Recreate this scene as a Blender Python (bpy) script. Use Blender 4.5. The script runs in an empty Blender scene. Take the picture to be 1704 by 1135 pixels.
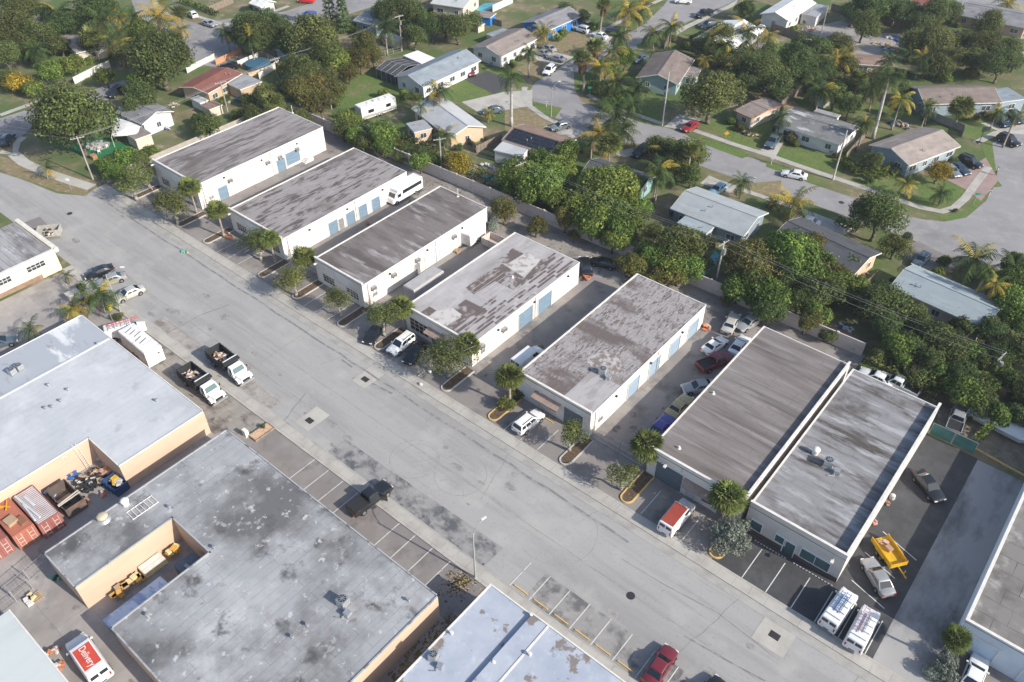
import bpy, bmesh, math, random
from mathutils import Vector, Matrix
R = math.radians
S = bpy.context.scene
col = S.collection
# ---------------------------------------------------------------- camera, world, sun, exposure
CAM_H = 78.0
YAW, PITCH, ROLL, FPX = R(-39.9), R(41.2), R(-0.15), 1361.0
fwd = Vector((math.sin(YAW)*math.cos(PITCH), math.cos(YAW)*math.cos(PITCH), -math.sin(PITCH)))
rgt = Vector((math.cos(YAW), -math.sin(YAW), 0)); up = rgt.cross(fwd)
r2 = rgt*math.cos(ROLL)+up*math.sin(ROLL); u2 = up*math.cos(ROLL)-rgt*math.sin(ROLL)
cd = bpy.data.cameras.new('camera'); cam = bpy.data.objects.new('camera', cd); col.objects.link(cam)
cd.sensor_width = 36; cd.lens = FPX/1704*36; cd.clip_start = 1; cd.clip_end = 6000
m = Matrix((r2, u2, -fwd)).transposed().to_4x4(); m.translation = (0, 0, CAM_H); cam.matrix_world = m
S.camera = cam
SUN_EL, SUN_AZ = R(30.5), math.atan2(.99, .13)      # measured from the shadow of a street lamp
W = bpy.data.worlds.new('World'); S.world = W; W.use_nodes = True
nt = W.node_tree; sky = nt.nodes.new('ShaderNodeTexSky'); sky.sky_type = 'NISHITA'; sky.sun_disc = False
sky.sun_elevation = SUN_EL; sky.sun_rotation = SUN_AZ; sky.dust_density = 1.5
bg = nt.nodes['Background']; bg.inputs['Strength'].default_value = .15
nt.links.new(sky.outputs[0], bg.inputs[0])
sd = bpy.data.lights.new('sun', 'SUN'); sd.energy = 5.0; sd.angle = R(.5); sd.color = (1, .93, .82)
sun = bpy.data.objects.new('sun', sd); col.objects.link(sun)
sv = Vector((math.sin(SUN_AZ)*math.cos(SUN_EL), math.cos(SUN_AZ)*math.cos(SUN_EL), math.sin(SUN_EL)))
sun.rotation_euler = sv.to_track_quat('Z', 'Y').to_euler(); sun.location = (0, 0, 200)
S.view_settings.view_transform = 'Standard'; S.view_settings.look = 'None'
S.view_settings.exposure = .34; S.view_settings.gamma = 1
# ---------------------------------------------------------------- where a spot seen in the survey picture stands on a level z
TX = (0, 420, 840, 1254); TY = {'a': 0, 'b': 280, 'c': 560, 'd': 835}
def P(u, v, z=0.0):
    d = fwd + r2*((u-852)/FPX) - u2*((v-567.5)/FPX)
    return Vector((0, 0, CAM_H)) + d*((z-CAM_H)/d.z)
def T(t, x, y, z=0.0):
    return P(TX[int(t[1])]+x/3.7822, TY[t[0]]+y/3.7822, z)
def PJ(p):
    d = Vector(p)-Vector((0, 0, CAM_H)); z = d.dot(fwd)
    return 852+FPX*d.dot(r2)/z, 567.5-FPX*d.dot(u2)/z
# ---------------------------------------------------------------- materials
MATS = {}
def M(name, base, rough=.85, layers=(), bricks=(), metal=0, bump=0, spec=.3, rnd=0, stretch=(1,1,1), trans=0, coat=0):
    """layers: (colour, (sx,sy,sz), lo, hi[, detail]) noise masks; bricks: (colour, width, height, mortar, fac, rot)"""
    if name in MATS: return MATS[name]
    mt = bpy.data.materials.new(name); MATS[name] = mt; mt.use_nodes = True
    n = mt.node_tree.nodes; L = mt.node_tree.links.new; b = n['Principled BSDF']
    b.inputs['Roughness'].default_value = rough; b.inputs['Metallic'].default_value = metal
    b.inputs['Specular IOR Level'].default_value = spec
    if coat: b.inputs['Coat Weight'].default_value = coat
    rgb = n.new('ShaderNodeRGB'); rgb.outputs[0].default_value = (*base, 1); cur = rgb.outputs[0]
    tc = n.new('ShaderNodeTexCoord'); oi = n.new('ShaderNodeObjectInfo')
    off = n.new('ShaderNodeVectorMath'); off.operation = 'MULTIPLY_ADD'
    cmb = n.new('ShaderNodeCombineXYZ')
    for i in range(3): L(oi.outputs['Random'], cmb.inputs[i])
    L(cmb.outputs[0], off.inputs[0]); off.inputs[1].default_value = (37, 53, 11); L(tc.outputs['Object'], off.inputs[2])
    for i, ly in enumerate(layers):
        c, sc, lo, hi = ly[:4]
        mp = n.new('ShaderNodeVectorMath'); mp.operation = 'MULTIPLY'; mp.inputs[1].default_value = sc
        L(off.outputs[0], mp.inputs[0])
        nz = n.new('ShaderNodeTexNoise'); nz.inputs['Scale'].default_value = 1; nz.inputs['Detail'].default_value = ly[4] if len(ly) > 4 else 5
        nz.inputs['Roughness'].default_value = .62
        ad = n.new('ShaderNodeVectorMath'); ad.inputs[1].default_value = (i*17.3, i*5.1, i*9.7); L(mp.outputs[0], ad.inputs[0]); L(ad.outputs[0], nz.inputs['Vector'])
        mr = n.new('ShaderNodeMapRange'); mr.inputs['From Min'].default_value = lo; mr.inputs['From Max'].default_value = hi
        L(nz.outputs['Fac'], mr.inputs['Value'])
        mx = n.new('ShaderNodeMix'); mx.data_type = 'RGBA'; L(mr.outputs[0], mx.inputs[0]); L(cur, mx.inputs[6]); mx.inputs[7].default_value = (*c, 1)
        cur = mx.outputs[2]
        if bump and i == 0:
            bp = n.new('ShaderNodeBump'); bp.inputs['Strength'].default_value = bump; bp.inputs['Distance'].default_value = .05
            L(nz.outputs['Fac'], bp.inputs['Height']); L(bp.outputs[0], b.inputs['Normal'])
    for c, w, h, mo, fac, rot in bricks:
        mp = n.new('ShaderNodeMapping'); mp.inputs['Rotation'].default_value = rot; L(tc.outputs['Object'], mp.inputs[0])
        # a little wander so that the seams are not ruler-straight
        wn = n.new('ShaderNodeTexNoise'); wn.inputs['Scale'].default_value = .6; L(mp.outputs[0], wn.inputs['Vector'])
        wa = n.new('ShaderNodeVectorMath'); wa.operation = 'MULTIPLY_ADD'; wa.inputs[1].default_value = (.12, .12, .12)
        L(wn.outputs['Color'], wa.inputs[0]); L(mp.outputs[0], wa.inputs[2])
        br = n.new('ShaderNodeTexBrick'); br.inputs['Scale'].default_value = 1; br.inputs['Brick Width'].default_value = w
        br.inputs['Row Height'].default_value = h; br.inputs['Mortar Size'].default_value = mo; br.inputs['Mortar Smooth'].default_value = .3
        br.offset = .37; br.squash = 1; L(wa.outputs[0], br.inputs['Vector'])
        k = n.new('ShaderNodeTexNoise'); k.inputs['Scale'].default_value = .45; L(tc.outputs['Object'], k.inputs['Vector'])
        kr = n.new('ShaderNodeMapRange'); kr.inputs['From Min'].default_value = .35; kr.inputs['From Max'].default_value = .6
        kr.inputs['To Max'].default_value = fac; kr.inputs['To Min'].default_value = fac*.25; L(k.outputs['Fac'], kr.inputs[0])
        mu = n.new('ShaderNodeMath'); mu.operation = 'MULTIPLY'; L(br.outputs['Fac'], mu.inputs[0]); L(kr.outputs[0], mu.inputs[1])
        mx = n.new('ShaderNodeMix'); mx.data_type = 'RGBA'; L(mu.outputs[0], mx.inputs[0]); L(cur, mx.inputs[6]); mx.inputs[7].default_value = (*c, 1)
        cur = mx.outputs[2]
    if rnd:
        hs = n.new('ShaderNodeHueSaturation'); mr = n.new('ShaderNodeMapRange'); L(oi.outputs['Random'], mr.inputs[0])
        mr.inputs['To Min'].default_value = 1-rnd; mr.inputs['To Max'].default_value = 1+rnd; L(mr.outputs[0], hs.inputs['Value'])
        m2 = n.new('ShaderNodeMath'); m2.operation = 'FRACT'; m3 = n.new('ShaderNodeMath'); m3.operation = 'MULTIPLY'; m3.inputs[1].default_value = 7.31
        L(oi.outputs['Random'], m3.inputs[0]); L(m3.outputs[0], m2.inputs[0])
        m4 = n.new('ShaderNodeMapRange'); m4.inputs['To Min'].default_value = .5-rnd*.09; m4.inputs['To Max'].default_value = .5+rnd*.09
        L(m2.outputs[0], m4.inputs[0]); L(m4.outputs[0], hs.inputs['Hue']); L(cur, hs.inputs['Color']); cur = hs.outputs[0]
    L(cur, b.inputs['Base Color'])
    if trans:
        tr = n.new('ShaderNodeBsdfTranslucent'); L(cur, tr.inputs[0]); ms = n.new('ShaderNodeMixShader'); ms.inputs[0].default_value = trans
        L(b.outputs[0], ms.inputs[1]); L(tr.outputs[0], ms.inputs[2]); L(ms.outputs[0], n['Material Output'].inputs[0])
    return mt
def plain(name, c, rough=.7, metal=0, spec=.4, v=.12):
    return M(name, c, rough, layers=[(tuple(x*(1-v*2) for x in c), (1.3, 1.3, 1.3), .35, .75)], metal=metal, spec=spec)
# ---------------------------------------------------------------- mesh builder
class MB:
    def __init__(s): s.v = []; s.f = []; s.m = []; s.k = 0
    def add(s, vs, fs, m=None):
        o = len(s.v); s.v += [tuple(v) for v in vs]; s.f += [tuple(i+o for i in f) for f in fs]; s.m += [s.k if m is None else m]*len(fs); return s
    def box(s, x0, x1, y0, y1, z0, z1, m=None):
        v = [(x, y, z) for z in (z0, z1) for y in (y0, y1) for x in (x0, x1)]
        return s.add(v, [(0, 2, 3, 1), (4, 5, 7, 6), (0, 1, 5, 4), (2, 6, 7, 3), (0, 4, 6, 2), (1, 3, 7, 5)], m)
    def obox(s, c, sx, sy, sz, rz=0, m=None, tilt=None):
        Mx = Matrix.Rotation(rz, 3, 'Z')
        if tilt: Mx = Mx @ Matrix.Rotation(tilt[1], 3, tilt[0])
        v = [Vector(c)+Mx @ Vector((x*sx/2, y*sy/2, z*sz/2)) for z in (-1, 1) for y in (-1, 1) for x in (-1, 1)]
        return s.add(v, [(0, 2, 3, 1), (4, 5, 7, 6), (0, 1, 5, 4), (2, 6, 7, 3), (0, 4, 6, 2), (1, 3, 7, 5)], m)
    def hexa(s, b, t, m=None):     # bottom 4, top 4 (both counter-clockwise)
        return s.add(list(b)+list(t), [(3, 2, 1, 0), (4, 5, 6, 7), (0, 1, 5, 4), (1, 2, 6, 5), (2, 3, 7, 6), (3, 0, 4, 7)], m)
    def cyl(s, p0, p1, r0, r1=None, n=10, m=None, cap=True):
        r1 = r0 if r1 is None else r1; p0 = Vector(p0); p1 = Vector(p1); d = (p1-p0).normalized()
        a = d.orthogonal().normalized(); b = d.cross(a)
        v = [p+(a*math.cos(2*math.pi*i/n)+b*math.sin(2*math.pi*i/n))*r for p, r in ((p0, r0), (p1, r1)) for i in range(n)]
        f = [(i, (i+1) % n, n+(i+1) % n, n+i) for i in range(n)]
        if cap: f += [tuple(range(n-1, -1, -1)), tuple(range(n, 2*n))]
        return s.add(v, f, m)
    def tube(s, pts, r, n=6, m=None):
        for a, b in zip(pts, pts[1:]): s.cyl(a, b, r, r, n, m)
        return s
    def prism(s, poly, z0, z1, m=None):      # poly counter-clockwise (x, y)
        n = len(poly); v = [(p[0], p[1], z) for z in (z0, z1) for p in poly]
        return s.add(v, [(i, (i+1) % n, n+(i+1) % n, n+i) for i in range(n)]+[tuple(range(n-1, -1, -1)), tuple(range(n, 2*n))], m)
    def sphere(s, c, rx, ry, rz, n=10, k=6, m=None):
        v = [(c[0], c[1], c[2]-rz)]
        for j in range(1, k):
            t = -math.pi/2+math.pi*j/k
            v += [(c[0]+rx*math.cos(t)*math.cos(2*math.pi*i/n), c[1]+ry*math.cos(t)*math.sin(2*math.pi*i/n), c[2]+rz*math.sin(t)) for i in range(n)]
        v += [(c[0], c[1], c[2]+rz)]; e = len(v)-1
        f = [(0, 1+(i+1) % n, 1+i) for i in range(n)]
        for j in range(k-2): f += [(1+j*n+i, 1+j*n+(i+1) % n, 1+(j+1)*n+(i+1) % n, 1+(j+1)*n+i) for i in range(n)]
        f += [(1+(k-2)*n+i, 1+(k-2)*n+(i+1) % n, e) for i in range(n)]
        return s.add(v, f, m)
    def mesh(s, name, mats, smooth=False):
        me = bpy.data.meshes.new(name); me.from_pydata(s.v, [], s.f)
        for x in (mats if isinstance(mats, (list, tuple)) else [mats]): me.materials.append(x)
        me.polygons.foreach_set('material_index', s.m)
        if smooth: me.polygons.foreach_set('use_smooth', [True]*len(s.f))
        me.update(); return me
    def build(s, name, mats, parent=None, loc=None, smooth=False):
        return link(name, s.mesh(name, mats, smooth), parent, loc)
def link(name, me, parent=None, loc=None, rz=0):
    o = bpy.data.objects.new(name, me); col.objects.link(o)
    if parent: o.parent = parent
    if loc is not None: o.location = loc
    if rz: o.rotation_euler.z = rz
    return o
def tag(o, label=None, cat=None, group=None, kind=None):
    for k, v in (('label', label), ('category', cat), ('group', group), ('kind', kind)):
        if v: o[k] = v
    return o
def thing(name, label, cat, loc=(0, 0, 0), rz=0, group=None):
    return tag(link(name, None, None, loc, rz), label, cat, group)
KIDS = {}
def kids(o):
    return [c for c in o.children]
def copy_tree(o, parent=None):
    c = o.copy(); col.objects.link(c); c.parent = parent
    for ch in kids(o): copy_tree(ch, c)
    return c
SHN = [0]
from mathutils.geometry import delaunay_2d_cdt
def sheet(name, poly, z, mat, thick=0, kind='structure', parent=None):
    """flat ground polygon at height z (poly in world metres), with an edge skirt when thick"""
    SHN[0] += 1; z += (SHN[0] % 37)*.0004
    pts = [Vector((p[0], p[1])) for p in poly]
    vo, eo, fo, *_ = delaunay_2d_cdt(pts, [], [list(range(len(pts)))], 1, 1e-4)
    v = [(p.x, p.y, z) for p in vo]; f = []
    for q in fo:
        A, B, C = (vo[i] for i in q[:3]); ar = (B-A).cross(C-A) if hasattr(B-A, 'cross') else 0
        f.append(tuple(q) if ar > 0 else tuple(q[::-1]))
    if thick:
        o = len(v); v += [(p.x, p.y, z) for p in pts]+[(p.x, p.y, z-thick) for p in pts]; n = len(pts)
        sg = sum(pts[i].x*pts[(i+1) % n].y-pts[(i+1) % n].x*pts[i].y for i in range(n))
        for i in range(n):
            j = (i+1) % n; q = (o+i, o+n+i, o+n+j, o+j); f.append(q if sg > 0 else q[::-1])
    me = bpy.data.meshes.new(name); me.from_pydata(v, [], f); me.materials.append(mat); me.update()
    o = link(name, me, parent)
    if kind: o['kind'] = kind
    return o
def rect(x0, x1, y0, y1): return [(x0, y0), (x1, y0), (x1, y1), (x0, y1)]
def px(*q): return [P(q[i], q[i+1])[:2] for i in range(0, len(q), 2)]
def tp(t, *q): return [T(t, q[i], q[i+1])[:2] for i in range(0, len(q), 2)]
def strip_poly(pts, w):
    L_, R_ = [], []
    for i, p in enumerate(pts):
        a = Vector(pts[max(i-1, 0)]); b = Vector(pts[min(i+1, len(pts)-1)]); d = (b-a).normalized(); nn = Vector((-d.y, d.x))
        L_.append(Vector(p)+nn*w/2); R_.append(Vector(p)-nn*w/2)
    return [tuple(x) for x in L_+R_[::-1]]
# ================================================================= GROUND AND PAVING
ground_m = M('dry_ground', (.225, .175, .115), .95, layers=[((.13, .135, .065), (.13, .13, .13), .38, .56, 7), ((.30, .25, .185), (.4, .4, .4), .52, .68, 8), ((.085, .125, .04), (.075, .075, .075), .43, .58, 8)], bump=.3)
lawn_m = M('lawn', (.105, .17, .042), .95, layers=[((.15, .17, .06), (.35, .35, .35), .42, .62, 8), ((.22, .19, .11), (.18, .18, .18), .55, .68, 8), ((.07, .11, .03), (2.2, 2.2, 2.2), .45, .7, 6)], bump=.4)
dry_lawn_m = M('dry_lawn', (.22, .17, .10), .95, layers=[((.18, .17, .08), (.3, .3, .3), .45, .65, 8), ((.32, .27, .19), (1.2, 1.2, 1.2), .5, .7, 8)], bump=.3)
road_m = M('weathered_asphalt', (.335, .332, .33), .9, layers=[((.25, .247, .245), (.028, .16, .3), .48, .72, 10), ((.26, .255, .25), (.06, .9, .3), .5, .78, 6), ((.39, .38, .365), (.22, .22, .22), .5, .75, 9), ((.17, .165, .16), (.55, .55, .55), .70, .78, 6), ((.19, .185, .18), (3.1, 3.1, 3.1), .58, .9, 4)], bump=.15)
road2_m = M('residential_asphalt', (.27, .265, .27), .9, layers=[((.21, .205, .21), (.12, .12, .12), .45, .7, 8), ((.33, .32, .32), (.5, .5, .5), .5, .8, 8)], bump=.1)
lot_m = M('lot_asphalt', (.235, .215, .205), .92, layers=[((.31, .29, .27), (.14, .14, .14), .45, .66, 9), ((.15, .14, .135), (.3, .3, .3), .52, .7, 8), ((.33, .26, .2), (.8, .8, .8), .6, .8, 8)], bump=.2)
pad_m = M('parking_asphalt', (.205, .19, .185), .9, layers=[((.27, .255, .245), (.25, .25, .25), .45, .7, 8), ((.13, .12, .12), (.5, .35, .5), .55, .75, 8)], bump=.1)
black_m = M('sealed_asphalt', (.062, .063, .068), .85, layers=[((.10, .10, .105), (.3, .3, .3), .45, .75, 8), ((.045, .046, .05), (1, 1, 1), .5, .8, 5)], bump=.1)
patch_m = M('tar_stained_asphalt', (.27, .265, .265), .9, layers=[((.10, .105, .115), (.42, .55, .4), .46, .60, 10), ((.32, .31, .3), (.9, .9, .9), .5, .7, 8)], bump=.2)
conc_m = M('concrete', (.44, .425, .39), .9, layers=[((.34, .325, .30), (.35, .35, .35), .42, .7, 8), ((.24, .225, .2), (.9, .9, .9), .62, .8, 8)], bump=.1)
walk_m = M('sidewalk_concrete', (.42, .405, .375), .9, layers=[((.32, .305, .285), (.45, .45, .45), .42, .7, 8), ((.25, .235, .215), (1.3, 1.3, 1.3), .6, .8, 8)], bricks=[((.16, .15, .14), 1.9, 9, .025, .8, (0, 0, 0))])
gutter_m = M('gutter_concrete', (.37, .36, .34), .9, layers=[((.27, .26, .245), (.5, .5, .5), .42, .7, 8)])
yard_m = M('yard_concrete', (.33, .31, .30), .9, layers=[((.24, .225, .22), (.12, .12, .12), .42, .62, 9), ((.40, .38, .36), (.4, .4, .4), .5, .75, 9), ((.16, .15, .145), (.6, .6, .6), .62, .74, 8)], bricks=[((.14, .13, .13), 4.6, 3.6, .02, .8, (0, 0, 0))], bump=.1)
strip_m = M('stained_driveway', (.34, .335, .33), .9, layers=[((.14, .14, .145), (.22, .1, .2), .44, .62, 9), ((.36, .35, .34), (.7, .3, .6), .5, .78, 9)], bump=.15)
paint_m = M('road_paint', (.62, .62, .60), .8, layers=[((.34, .33, .32), (2.2, 2.2, 2.2), .52, .72, 6)])
yel_m = M('kerb_yellow', (.62, .42, .16), .8, layers=[((.42, .33, .2), (1.4, 1.4, 1.4), .5, .7, 6)])
kerb_m = plain('kerb_white', (.50, .48, .45), .85)
mulch_m = M('mulch', (.11, .075, .05), .98, layers=[((.2, .14, .09), (3, 3, 3), .5, .7, 6), ((.05, .04, .03), (1.6, 1.6, 1.6), .5, .8)], bump=.6)
dark_m = plain('dark_iron', (.035, .035, .04), .6)
pav_m = M('brick_paving', (.34, .25, .23), .9, layers=[((.27, .2, .19), (.6, .6, .6), .4, .7, 8)], bricks=[((.2, .15, .14), .5, .25, .02, .6, (0, 0, 0))])

sheet('ground', rect(-1500, 1200, -400, 2200), 0, ground_m)
sheet('ground', rect(-600, -200, -400, 34), .004, dry_lawn_m)
main_road = sheet('road', [(70, 37.1), (70, 52.4), (-143.5, 52.4)]+px(140, 326, 95, 322, 40, 300, 0, 287, -200, 235, -300, 400)+[(-200, 37.1)], .012, road_m)
sheet('yard', rect(-123.5, 45, -60, 35.6), .008, yard_m)
sheet('sidewalk', rect(-124, 70, 35.55, 37.1), .13, walk_m, .13)
sheet('kerb', rect(-124, 70, 37.1, 37.35), .09, gutter_m, .09)
sheet('sidewalk', rect(-143.5, 70, 52.65, 54.2), .11, walk_m, .11)
sheet('gutter', rect(-143.5, 70, 51.6, 52.65), .03, gutter_m, .03)
sheet('parking_lot', rect(-145.5, -16.6, 54.2, 98), .02, lot_m)
sheet('parking_lot', rect(-71, -33.6, 30, 35.55), .02, pad_m)
sheet('parking_lot', rect(-16.6, 1.6, 54.2, 88.2), .02, black_m)
sheet('driveway', rect(1.6, 7, 54.2, 88), .024, strip_m)
sheet('parking_lot', rect(7, 60, 54.2, 64), .024, pad_m)
sheet('driveway', rect(-33.6, -31.6, 20, 35.5), .02, M('gravel_soil', (.17, .15, .12), .95, layers=[((.1, .11, .05), (.7, .7, .7), .5, .6, 8), ((.27, .24, .2), (1.4, 1.4, 1.4), .5, .7, 8)]))
# patches and stains of the carriageway
sheet('road_patch', [(-61.5, 37.4), (-35.4, 37.4), (-35.3, 40.6), (-61.3, 40.2)], .018, patch_m)
sheet('road_patch', rect(-29.6, -12.2, 37.4, 41.1), .018, M('worn_parking_asphalt', (.27, .265, .26), .9, layers=[((.13, .13, .135), (.45, .5, .4), .48, .6, 10), ((.33, .32, .31), (.9, .9, .9), .5, .7, 8)], bump=.2))
sheet('road_patch', rect(-12.2, 40, 37.4, 40.8), .018, patch_m)
sheet('road_patch', rect(-101, -73, 37.35, 39.4), .018, M('stained_concrete_band', (.32, .30, .28), .9, layers=[((.2, .18, .16), (.35, .5, .4), .48, .62, 9), ((.4, .38, .36), (.9, .9, .9), .5, .7, 8)], bricks=[((.12, .11, .1), 3.2, 1.7, .03, .9, (0, 0, 0))]))
sheet('road_patch', rect(-97.5, -71.2, 30, 35.5), .014, M('stained_apron', (.27, .25, .225), .9, layers=[((.12, .1, .09), (.35, .5, .4), .52, .64, 9), ((.34, .32, .29), (.9, .9, .9), .5, .7, 8)], bricks=[((.11, .1, .09), 3.4, 2.6, .03, .9, (0, 0, 0))]))
random.seed(4)
for c in (T('c1', 710, 270), T('c1', 360, 530), Vector((-7.1, 50.3, 0))):
    big = c.x > -10
    w = 1.75 if big else 1.3
    sheet('drain_apron', rect(c.x-w, c.x+w, c.y-w, min(c.y+w+(1 if not big else 0), 51.6)), .022, conc_m)
    g = thing('drain_grate', {True: 'slotted iron storm grate in square concrete apron near the white vans', False: 'iron storm grate in concrete apron across from the black pickup' if c.y < 45 else 'iron storm grate in concrete apron on the warehouse side of the street'}[big], 'drain grate', (c.x, c.y, .026))
    b = MB().box(-.55, .55, -.4, .4, 0, .012); b.build('frame', dark_m, g)
    b = MB()
    for i in range(7): b.box(-.48+i*.14, -.40+i*.14, -.34, .34, .013, .03)
    b.build('bars', plain('iron_bar', (.09, .085, .08), .6, .6), g)
for (u, v, lab) in ((1049.5, 991.5, 'large round iron manhole cover alone in the street near the red sedan'), (116, 355.5, 'small iron manhole cover at the left bend of the street'), (1400, 337, 'small iron manhole cover in the residential street'), (1114, 168+0, None)):
    if lab:
        p = P(u, v)
        o = MB().cyl((0, 0, 0), (0, 0, .015), .48, .48, 20).cyl((0, 0, .015), (0, 0, .022), .4, .4, 20).build('manhole_cover', dark_m, None, (p.x, p.y, .016)); tag(o, lab, 'manhole cover')
# painted stall lines
def line(x0, y0, x1, y1, z=.026, w=.1, mt=None):
    d = Vector((x1-x0, y1-y0)).normalized(); nn = Vector((-d.y, d.x))*w/2
    return [(x0+nn.x, y0+nn.y), (x0-nn.x, y0-nn.y), (x1-nn.x, y1-nn.y), (x1+nn.x, y1+nn.y)], z
def marks(lines, name='parking_line', mt=None):
    for a in lines:
        pl, z = line(*a[:4], *(a[4:]))
        sheet(name, pl, z, mt or paint_m)
marks([(x, 31.6, x, 35.5) for x in (-61.7, -59.05, -56.4, -53.7, -46.7, -44.1, -41.4, -38.7)])
marks([(x, 37.4, x, 41.1) for x in (-31.7, -29.0, -26.3, -23.7, -21.0, -18.35, -15.6, -12.9, -10.2)])
marks([(x, 54.3, x, 59.0) for x in (-12.9, -10.1, -7.2, -4.6, -2.0, .8)])
marks([(x, 54.4, x, 58.8) for x in (-130, -127.2, -124.4, -109, -106.2, -103.5, -86.8, -84.2, -81.5, -67.8, -65.1, -62.4, -46.8, -44.1, -41.4, -26, -23.2, -20.4)])
marks([(.4, 60.5, -3.6, 61.6), (-.1, 64.8, -3.9, 66.0), (.9, 68.6, -3.4, 70.0)])
tyre_m = M('tyre_rubber_mark', (.235, .23, .225), .9, layers=[((.30, .295, .285), (1.5, 1.5, 1.5), .4, .6, 6)])
def arc_mark(cx, cy, r, a0, a1, w=.07, ry=1, z=.02):
    n = 40; pts = [(cx+r*math.cos(R(a0+(a1-a0)*i/n)), cy+r*ry*math.sin(R(a0+(a1-a0)*i/n))) for i in range(n+1)]
    poly = strip_poly(pts, w); bm = MB(); k = n+1
    v = [(p[0], p[1], 0) for p in poly]
    bm.add(v, [(i+1, i, 2*k-1-i, 2*k-2-i) for i in range(k-1)])
    o = bm.build('tyre_mark', tyre_m, None, (0, 0, z)); o['kind'] = 'structure'
c1 = T('c1', 1020, 770); c2_ = T('c1', 1310, 870)
arc_mark(c1.x, c1.y, 3.1, 0, 350); arc_mark(c1.x+.3, c1.y+.3, 2.4, -60, 200, .05)
arc_mark(c2_.x, c2_.y, 3.2, -150, 170); arc_mark(c2_.x+.6, c2_.y-3.4, 2.2, 20, 150, .05); arc_mark(T('d2', 330, 180).x, T('d2', 330, 180).y, 4.6, -110, 60, .05)
arc_mark(c1.x-6, c1.y+6, 9, -50, -10, .05)
crack_m = M('tar_seam', (.20, .195, .19), .9, layers=[((.3, .29, .28), (1.1, 1.1, 1.1), .45, .6, 6)])
def seam(pts, w=.12, z=.019, name='tar_seam'):
    sheet(name, strip_poly(pts, w), z, crack_m)
random.seed(9)
def wob(x0, y0, x1, y1, n=14, a=.18):
    return [(x0+(x1-x0)*i/n+random.uniform(-a, a), y0+(y1-y0)*i/n+random.uniform(-a, a)) for i in range(n+1)]
seam(wob(-141, 50.9, -25, 50.3, 40, .12), .3); seam(wob(-72, 43, -69.4, 35.8, 6)); seam([T('b0', 1440, 860)[:2], T('b0', 1250, 930)[:2], T('b0', 1020, 1060)[:2]], .16)
seam([T('c2', 140, 880)[:2], T('c2', 255, 950)[:2]], .3, .02); seam([T('d2', 735, 360)[:2], T('d2', 1000, 520)[:2], T('d2', 1340, 700)[:2], T('d2', 1560, 870)[:2], T('d2', 1700, 980)[:2]], .07)
seam([T('d2', 1130, 845)[:2], T('d2', 1400, 1000)[:2], T('d2', 1640, 1130)[:2]], .18); seam([T('c0', 1380, 240)[:2], T('c0', 1560, 380)[:2]], .1)
seam([T('c1', 750, 295)[:2], T('c1', 880, 360)[:2]], .35, .022); seam([T('c1', 560, 145)[:2], T('c1', 630, 195)[:2]], .3, .022); seam([T('c1', 35, 325)[:2], T('c1', 100, 375)[:2]], .6, .022)
sheet('road_patch', [tuple(T('b0', *q)[:2]) for q in ((130, 350), (250, 305), (380, 440), (250, 470))], .018, pad_m)
for y, w in ((40.6, .25), (42.9, .3), (45.0, .3), (47.0, .3), (48.6, .25)):
    seam(wob(-140, y, 25, y+random.uniform(-.4, .4), 50, .09), w, .016) if 0 else None
seam(wob(-128, 45.0, 20, 44.9, 60, .06), .06); seam(wob(-120, 41.1, -62, 41.0, 30, .05), .07); 
for k in range(9):
    x = -112+k*14+random.uniform(-3, 3); seam(wob(x, 52, x+random.uniform(-3, 3), 46+random.uniform(-4, 3), 8, .12), .05)
oil_m = M('oil_stain', (.22, .215, .21), .8, layers=[((.31, .30, .29), (1.4, 1.4, 1.4), .42, .58, 8)])
for k in range(46):
    x, y, r_ = random.uniform(-135, 10), random.choice((random.uniform(38, 41.5), random.uniform(38, 51))), random.uniform(.12, .55); e_ = random.uniform(1, 2.6)
    sheet('oil_stain', [(x+r_*e_*math.cos(a*.7)*random.uniform(.75, 1.1), y+r_*math.sin(a*.7)*random.uniform(.75, 1.1)) for a in range(9)], .0165+.00001*k, oil_m)
for k in range(30):
    x, y = random.choice(((-121, -113), (-98, -90), (-79, -71), (-57, -50), (-37, -29))), random.uniform(56, 92); x = random.uniform(*x); r_ = random.uniform(.15, .7)
    sheet('oil_stain', [(x+r_*math.cos(a*.7)*random.uniform(.7, 1.1), y+r_*1.6*math.sin(a*.7)*random.uniform(.7, 1.1)) for a in range(9)], .036, M('lot_stain', (.12, .11, .105), .9, layers=[((.22, .205, .195), (1.4, 1.4, 1.4), .45, .6, 8)]))
# planted islands with rounded kerbs
def island(x, w=1.7, y0=54.5, y1=60.0, yellow=False, shrub=False, lab='', lean=0):
    n = 10
    pl = [(x+w/2, y1), (x-w/2, y1)]+[(x-w/2*math.cos(math.pi*i/n), y0+w/2-w/2*math.sin(math.pi*i/n)) for i in range(n+1)]
    inn = [((p[0]-x)*(1-.36/w)+x, y1 if p[1] > y1-.01 else p[1]+.16*(1 if p[1] < y0+w/2 else 0)) for p in pl]
    t = thing('planter_island', lab, 'planter island', (x, y0, 0)); k = len(pl)
    b = MB(); V = lambda q, z: [(a-x, c-y0, z) for a, c in q]
    b.add(V(pl, 0)+V(pl, .17)+V(inn, .17)+V(inn, .02), [(i, (i+1) % k, k+(i+1) % k, k+i) for i in range(k)]+[(k+i, k+(i+1) % k, 2*k+(i+1) % k, 2*k+i) for i in range(k)]+[(2*k+i, 2*k+(i+1) % k, 3*k+(i+1) % k, 3*k+i) for i in range(k)])
    b.build('kerb', yel_m if yellow else kerb_m, t)
    MB().prism([(a-x, c-y0) for a, c in inn][::-1], .03, .12).build('bed', mulch_m, t)
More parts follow.
